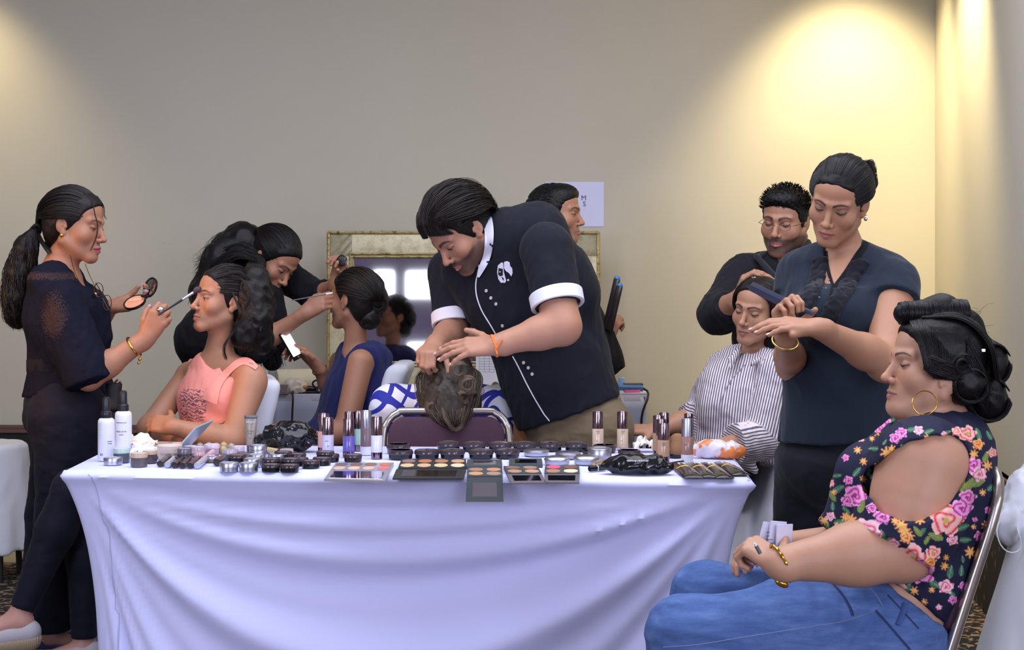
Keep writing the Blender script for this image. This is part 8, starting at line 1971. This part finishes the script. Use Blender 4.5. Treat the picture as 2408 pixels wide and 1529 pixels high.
# in the lap of the near client
def lapthings():
    c = at(1828, 1272, 3.16); r = empty('sample_packets', tuple(c), label='clear packet with white printed sheets held in the lap of the person in floral top', cat='packet')
    for i, (dx, dy, a, hh) in enumerate(((-.016, .004, .25, .030), (-.002, 0, .15, .033), (.010, -.006, .05, .028))):
        R = np.array(((math.cos(a), 0, math.sin(a)), (0, 1, 0), (-math.sin(a), 0, math.cos(a)))) @ rotz_m(.5); M = MB(); M.box(c + V(dx * 1.3, dy, .004), (.021, .002, hh * 1.15), R=R, bev=.001); M.build('packet', simple('packet_film', srgb(206, 206, 226), .15), r)
    M = MB()
    for k in range(5): M.box(c + V(-.018, -.010, .020 - .008 * k), (.008, .0006, .0008), R=rotz_m(.5))
    M.build('print', LABELI, r)
    a, b = at(1774, 1277, 3.06), at(1788, 1302, 3.06); rod('lip_pencil', (b, a), 0, None, 'grey lip tube with pale tip between the fingers of the person in floral top', 'makeup', [('barrel', 0, .72, .0042, .0042, simple('slate_barrel', srgb(92, 102, 100), .4)), ('tip', .72, 1, .0028, .0026, PAPERW)])
lapthings()
# brush belt at the waist of the far left artist
def belt():
    c = at(268, 915, 4.98); r = empty('brush_holder', tuple(c), label='black brush pouch with brushes at the waist of the artist at far left', cat='brush holder')
    S = SDF(); S.slab(c + V(0, 0, -.06), c + V(0, 0, .02), .022, .018, .028, .020, (1, 0, 0), .01, capb=1); mesh_sdf('pouch', S, .004, simple('black_pouch', srgb(12, 11, 14), .6), r)
    for i, (x, y, m) in enumerate(((277, 893, simple('copper_brush', srgb(170, 90, 60), .4, .5)), (284, 898, SILVER), (268, 900, BLK), (258, 903, BLK))): M = MB(); M.tube([c + V(-.02 + .012 * i, 0, .0), at(x, y, 4.98)], .0034, 8); M.build('brush', m, r)
belt()

# ------------------------------------------------------------------ on the dressing table at the wall
def bat(px, Y=6.8): return V((px - 1204) * Y / F_PX, Y, BZ + .001)
def water():
    p = bat(646, 6.72); r = empty('water_bottle', tuple(p), label='water bottle with blue label at the left end of the wall table', cat='bottle'); s = mpp(p); X = (np.eye(3), p)
    cw = simple('water_plastic', srgb(206, 214, 214), .08); cw.node_tree.nodes['Principled BSDF'].inputs['Transmission Weight'].default_value = .5
    M = MB(); M.lathe([(.026, 0), (.029, .004), (.029, .05), (.027, .055), (.029, .06), (.029, .13)], n=28); M.build('lower_body', cw, r, X=X)
    t = NT('blue_label'); o = t.coord(); t.base(t.mix(t.math('GREATER_THAN', t.noise(o, 45, 2), .52), srgb(40, 80, 190), srgb(110, 180, 225))).set(Roughness=.4); M = MB(); M.lathe([(.0295, .13), (.0295, .172)], n=28); M.build('label', t.mat, r, X=X)
    M = MB(); M.lathe([(.029, .172), (.024, .19), (.012, .205), (.012, .215)], n=24); M.build('neck', cw, r, X=X); M = MB(); M.lathe([(.0135, .212), (.0135, .228), (.012, .229)], n=20); M.build('cap', glossy('blue_cap', srgb(50, 90, 190), .3), r, X=X)
water()
def roll():
    a, b = bat(648, 6.70) + V(0, 0, .052), bat(742, 6.78) + V(0, 0, .052); d = unit(b - a); u = unit(np.cross(d, (0, 0, 1))); R = np.stack([u, np.cross(d, u), d], 1); r = empty('paper_towel_roll', tuple(a - V(0, 0, .052)), label='paper towel roll lying on the wall table, open end to the left', cat='paper roll'); L = np.linalg.norm(b - a)
    M = MB(); M.lathe([(.021, .03), (.021, 0), (.051, 0), (.052, .002), (.052, L), (.02, L)], a, R, 40); M.build('paper', simple('cream_paper', srgb(222, 212, 180), .85), r)
    M = MB(); M.lathe([(.0205, .004), (.0205, .02)], a, R, 24); M.build('core', simple('dark_core', srgb(52, 38, 34), .9), r)
roll()
def clutter():
    tm = simple('thin_film', srgb(214, 204, 190), .3)
    for (px, Y, w, hh, sd, lb) in ((690, 6.66, 60, 34, 3, 'crumpled clear film in front of the paper towel roll'),):
        p = bat(px, Y); r = empty('plastic_wrap', tuple(p), label=lb, cat='plastic wrap'); S = SDF(); s = mpp(p); S.ell(p + V(0, 0, hh * s * .4), (w * s * .5, .03, hh * s * .6), k=.02); folds(S, .008, 90, seed=sd); S.half((0, 0, BZ + .001), (0, 0, -1)); mesh_sdf('film', S, .005, tm, r)
    p = bat(722, 6.66); r = empty('curling_iron', tuple(p), label='black curling iron with orange band on the wall table beside the navy dress', cat='curling iron'); M = MB(); M.tube([bat(688, 6.66) + V(0, 0, .018), bat(715, 6.66) + V(0, 0, .022), bat(748, 6.68) + V(0, 0, .018)], [.010, .013, .011], 12); M.build('barrel', BLK, r)
    M = MB(); M.tube([bat(702, 6.645) + V(0, -.002, .026), bat(722, 6.645) + V(0, -.002, .028)], .009, 10); M.build('orange_band', simple('orange_plastic', srgb(196, 124, 60), .4), r)
    M = MB(); M.tube(resamp([bat(748, 6.67) + V(0, 0, .014), bat(735, 6.66) + V(0, 0, .04), bat(742, 6.65) + V(0, 0, .058), bat(752, 6.65) + V(0, 0, .045), bat(744, 6.64) + V(0, 0, .012), bat(760, 6.63) + V(0, 0, .006)], 24), .004, 8); M.build('cord', simple('black_cord', srgb(20, 20, 22), .5), r)
    r = empty('power_cord', tuple(bat(688, 6.60)), label='black power cord hanging down the skirt of the wall table at its left part', cat='cord'); M = MB(); M.tube(resamp([bat(690, 6.66) + V(0, 0, .012), bat(688, 6.598) + V(0, 0, .004), at(689, 940, 6.585), at(687, 990, 6.58), at(690, 1050, 6.58), at(688, 1200, 6.58), V(at(690, 1, 6.58)[0], 6.5, .01)], 40), .0045, 8); M.build('cable', simple('black_cord', srgb(20, 20, 22), .5), r)
    p = bat(655, 6.60); r = empty('brown_cloth', tuple(p), label='folded taupe cloth over the front edge of the wall table at left', cat='cloth'); M = MB(); s = 6.6 / F_PX
    M.ribbon_poly([(at(636, 1, 6.60)[0], at(1, 905, 6.6)[2]), (at(640, 1, 6.6)[0], at(1, 922, 6.6)[2]), (at(660, 1, 6.6)[0], at(1, 927, 6.6)[2]), (at(672, 1, 6.6)[0], at(1, 922, 6.6)[2]), (at(678, 1, 6.6)[0], at(1, 905, 6.6)[2])], -.006, .004, X=(np.array(((1, 0, 0), (0, 0, -1), (0, 1, 0)), float), V(0, 6.60, 0))); M.box(((at(636, 1, 6.6)[0] + at(678, 1, 6.6)[0]) / 2, 6.63, BZ + .006), (.040, .032, .005), bev=.003); M.build('fabric', simple('taupe_cloth', srgb(136, 122, 124), .9), r, smooth=False)
    p = bat(668, 6.64); r = empty('dark_tools', tuple(p), label='small dark jar lying open at the foot of the paper towel roll', cat='jar'); M = MB(); M.lathe([(.017, 0), (.018, .03), (.014, .032), (.013, .012)], bat(650, 6.64) + V(0, 0, .018), np.array(((1, 0, 0), (0, 0, -1), (0, 1, 0)), float), 20); M.build('jar_body', BLK, r)
    p = bat(690, 6.66)
    for i, (px, w) in enumerate(((725, 60),)): r = empty('black_tray', tuple(bat(px, 6.68)), label='flat black tray under the curling iron', cat='tray'); M = MB(); M.box(bat(px, 6.68) + V(0, 0, .003), (w * .5 * .0019, .04, .0032), bev=.001); M.build('tray', BLK, r)
    r = empty('lash_palette', tuple(bat(942, 6.66)), label='dark palette with a row of shiny pans below the mirror, left of the reclined client', cat='palette'); c = bat(942, 6.66); M = MB(); M.box(c + V(0, 0, .010), (.040, .03, .010), bev=.002); M.build('case', SMOKE, r)
    for i in range(6): M = MB(); M.box(c + V(-.030 + .012 * i, -.010, .0215), (.004, .012, .0012), R=rotz_m(-.3)); M.build('pan', simple('shiny_pan', srgb(170, 180, 180), .2, .6), r)
    r = empty('brush_roll', tuple(bat(1140, 6.66)), label='row of grey sticks at the foot of the leaning chart', cat='brush roll'); M = MB()
    for i in range(6): M.tube([bat(1118 + i * 7, 6.64) + V(0, 0, .006), bat(1121 + i * 7, 6.68) + V(0, .01, .030)], .0052, 8)
    M.build('sticks', simple('grey_sticks', srgb(128, 126, 132), .35), r)
    r = empty('olive_pouch', tuple(bat(1165, 6.68)), label='small olive pouch between the leaning chart and the black shirt', cat='pouch'); S = SDF(); S.ell(bat(1165, 6.68) + V(0, 0, .025), (.02, .02, .026), k=.02); S.half((0, 0, BZ + .001), (0, 0, -1)); mesh_sdf('pouch', S, .005, simple('olive_fabric', srgb(96, 84, 52), .8), r)
    # printed chart leaning on the mirror
    r = empty('printed_chart', tuple(bat(1152, 6.80)), label='white sheet with ruled table leaning on the mirror below the bearded stylist', cat='paper'); X = (np.array(((1, 0, 0), (0, 1, .10), (0, -.10, 1)), float), bat(1150, 6.78)); M = MB(); M.box((0, 0, .165), (.060, .0006, .165)); M.build('sheet', PAPERW, r, X=X, smooth=False); M = MB()
    for k in range(7): M.box((-.010, -.0012, .16 - .012 * k), (.035, .0003, .0004))
    for k in range(4): M.box((-.045 + .023 * k, -.0012, .125), (.0004, .0003, .038))
    M.tube([V(-.045 + .012 * math.cos(a), -.0012, .055 + .016 * math.sin(a)) for a in np.linspace(0, 2 * PI, 16)[:-1]], .0006, 4, closed=True); M.tube([V(-.05, -.0012, .04), V(-.03, -.0012, .02), V(-.055, -.0012, .012)], .0006, 4); M.build('ruled_lines', LABELI, r, X=X, smooth=False)
    # right end: blue dryer, pink card, cable
    r = empty('hair_dryer', tuple(bat(1480, 6.68)), label='blue and black styling tool with cord on the right end of the wall table', cat='styling tool'); M = MB(); M.tube([bat(1446, 6.66) + V(0, 0, .030), bat(1460, 6.66) + V(0, 0, .026), bat(1512, 6.66) + V(0, 0, .024)], [.017, .013, .013], 14); M.build('handle', glossy('blue_grip', srgb(58, 110, 160), .35), r)
    M = MB(); M.tube(resamp([bat(1512, 6.66) + V(0, 0, .022), bat(1522, 6.64) + V(0, 0, .012), at(1524, 935, 6.60), at(1510, 975, 6.60), at(1508, 1040, 6.60), V(at(1508, 1, 6.6)[0], 6.58, .01)], 30), .005, 8); M.build('cord', simple('black_cord', srgb(20, 20, 22), .5), r)
    r = empty('pink_card', tuple(bat(1490, 6.64)), label='bright pink card on white papers at the right end of the wall table', cat='card'); M = MB(); M.box(bat(1487, 6.635) + V(0, 0, .010), (.034, .012, .006), R=rotz_m(.1)); M.build('card', simple('neon_pink', srgb(240, 110, 170), .6), r, smooth=False)
    r = empty('paper_stack', tuple(bat(1490, 6.68)), label='stack of white papers under the pink card', cat='paper'); M = MB(); M.box(bat(1480, 6.68) + V(0, 0, .002), (.075, .06, .0025)); M.build('sheets', PAPERW, r, smooth=False)
    r = empty('dark_plate', tuple(bat(1490, 6.72)), label='dark flat box behind the blue styling tool', cat='box'); M = MB(); M.box(bat(1488, 6.74) + V(0, 0, .022), (.045, .03, .018), bev=.003); M.build('box', SMOKE, r)
    r = empty('blue_bottle_cap', tuple(bat(1462, 6.78)), label='small pale blue cap behind the blue styling tool', cat='cap'); M = MB(); M.lathe([(.016, 0), (.016, .055), (.010, .06)], bat(1462, 6.86), n=18); M.build('cap', simple('pale_blue', srgb(130, 160, 205), .4), r)
    r = empty('loose_cord', tuple(bat(1455, 6.55)), label='thin black cord hanging beside the khaki trousers at the wall table', cat='cord'); M = MB(); M.tube(resamp([bat(1440, 6.62) + V(0, -.02, .004), at(1450, 940, 6.585), at(1458, 990, 6.585), at(1455, 1060, 6.585), V(at(1455, 1, 6.58)[0], 6.56, .01)], 24), .004, 8); M.build('cable', simple('black_cord', srgb(20, 20, 22), .5), r)
clutter()
# cable and yellow pen on the draped chair at the right edge
r = empty('white_cable', tuple(at(2370, 1240, 4.25)), label='thin white cable looping over the draped chair at the right edge', cat='cable'); M = MB()
M.tube(resamp([at(2408, 1192, 4.35), at(2370, 1200, 4.28), at(2345, 1240, 4.14), at(2352, 1280, 4.12), at(2375, 1300, 4.11), at(2400, 1290, 4.11), at(2395, 1250, 4.12), at(2380, 1232, 4.2)], 40), .0018, 6); M.build('cable', simple('white_cable_skin', srgb(206, 206, 204), .5), r)
r = empty('yellow_pen', tuple(at(2396, 1230, 4.2)), label='yellow pen lying on the draped chair at the right edge', cat='pen'); M = MB(); M.tube([at(2386, 1231, 4.2), at(2420, 1229, 4.2)], .004, 8); M.build('pen', glossy('yellow_plastic', srgb(206, 166, 40), .4), r)
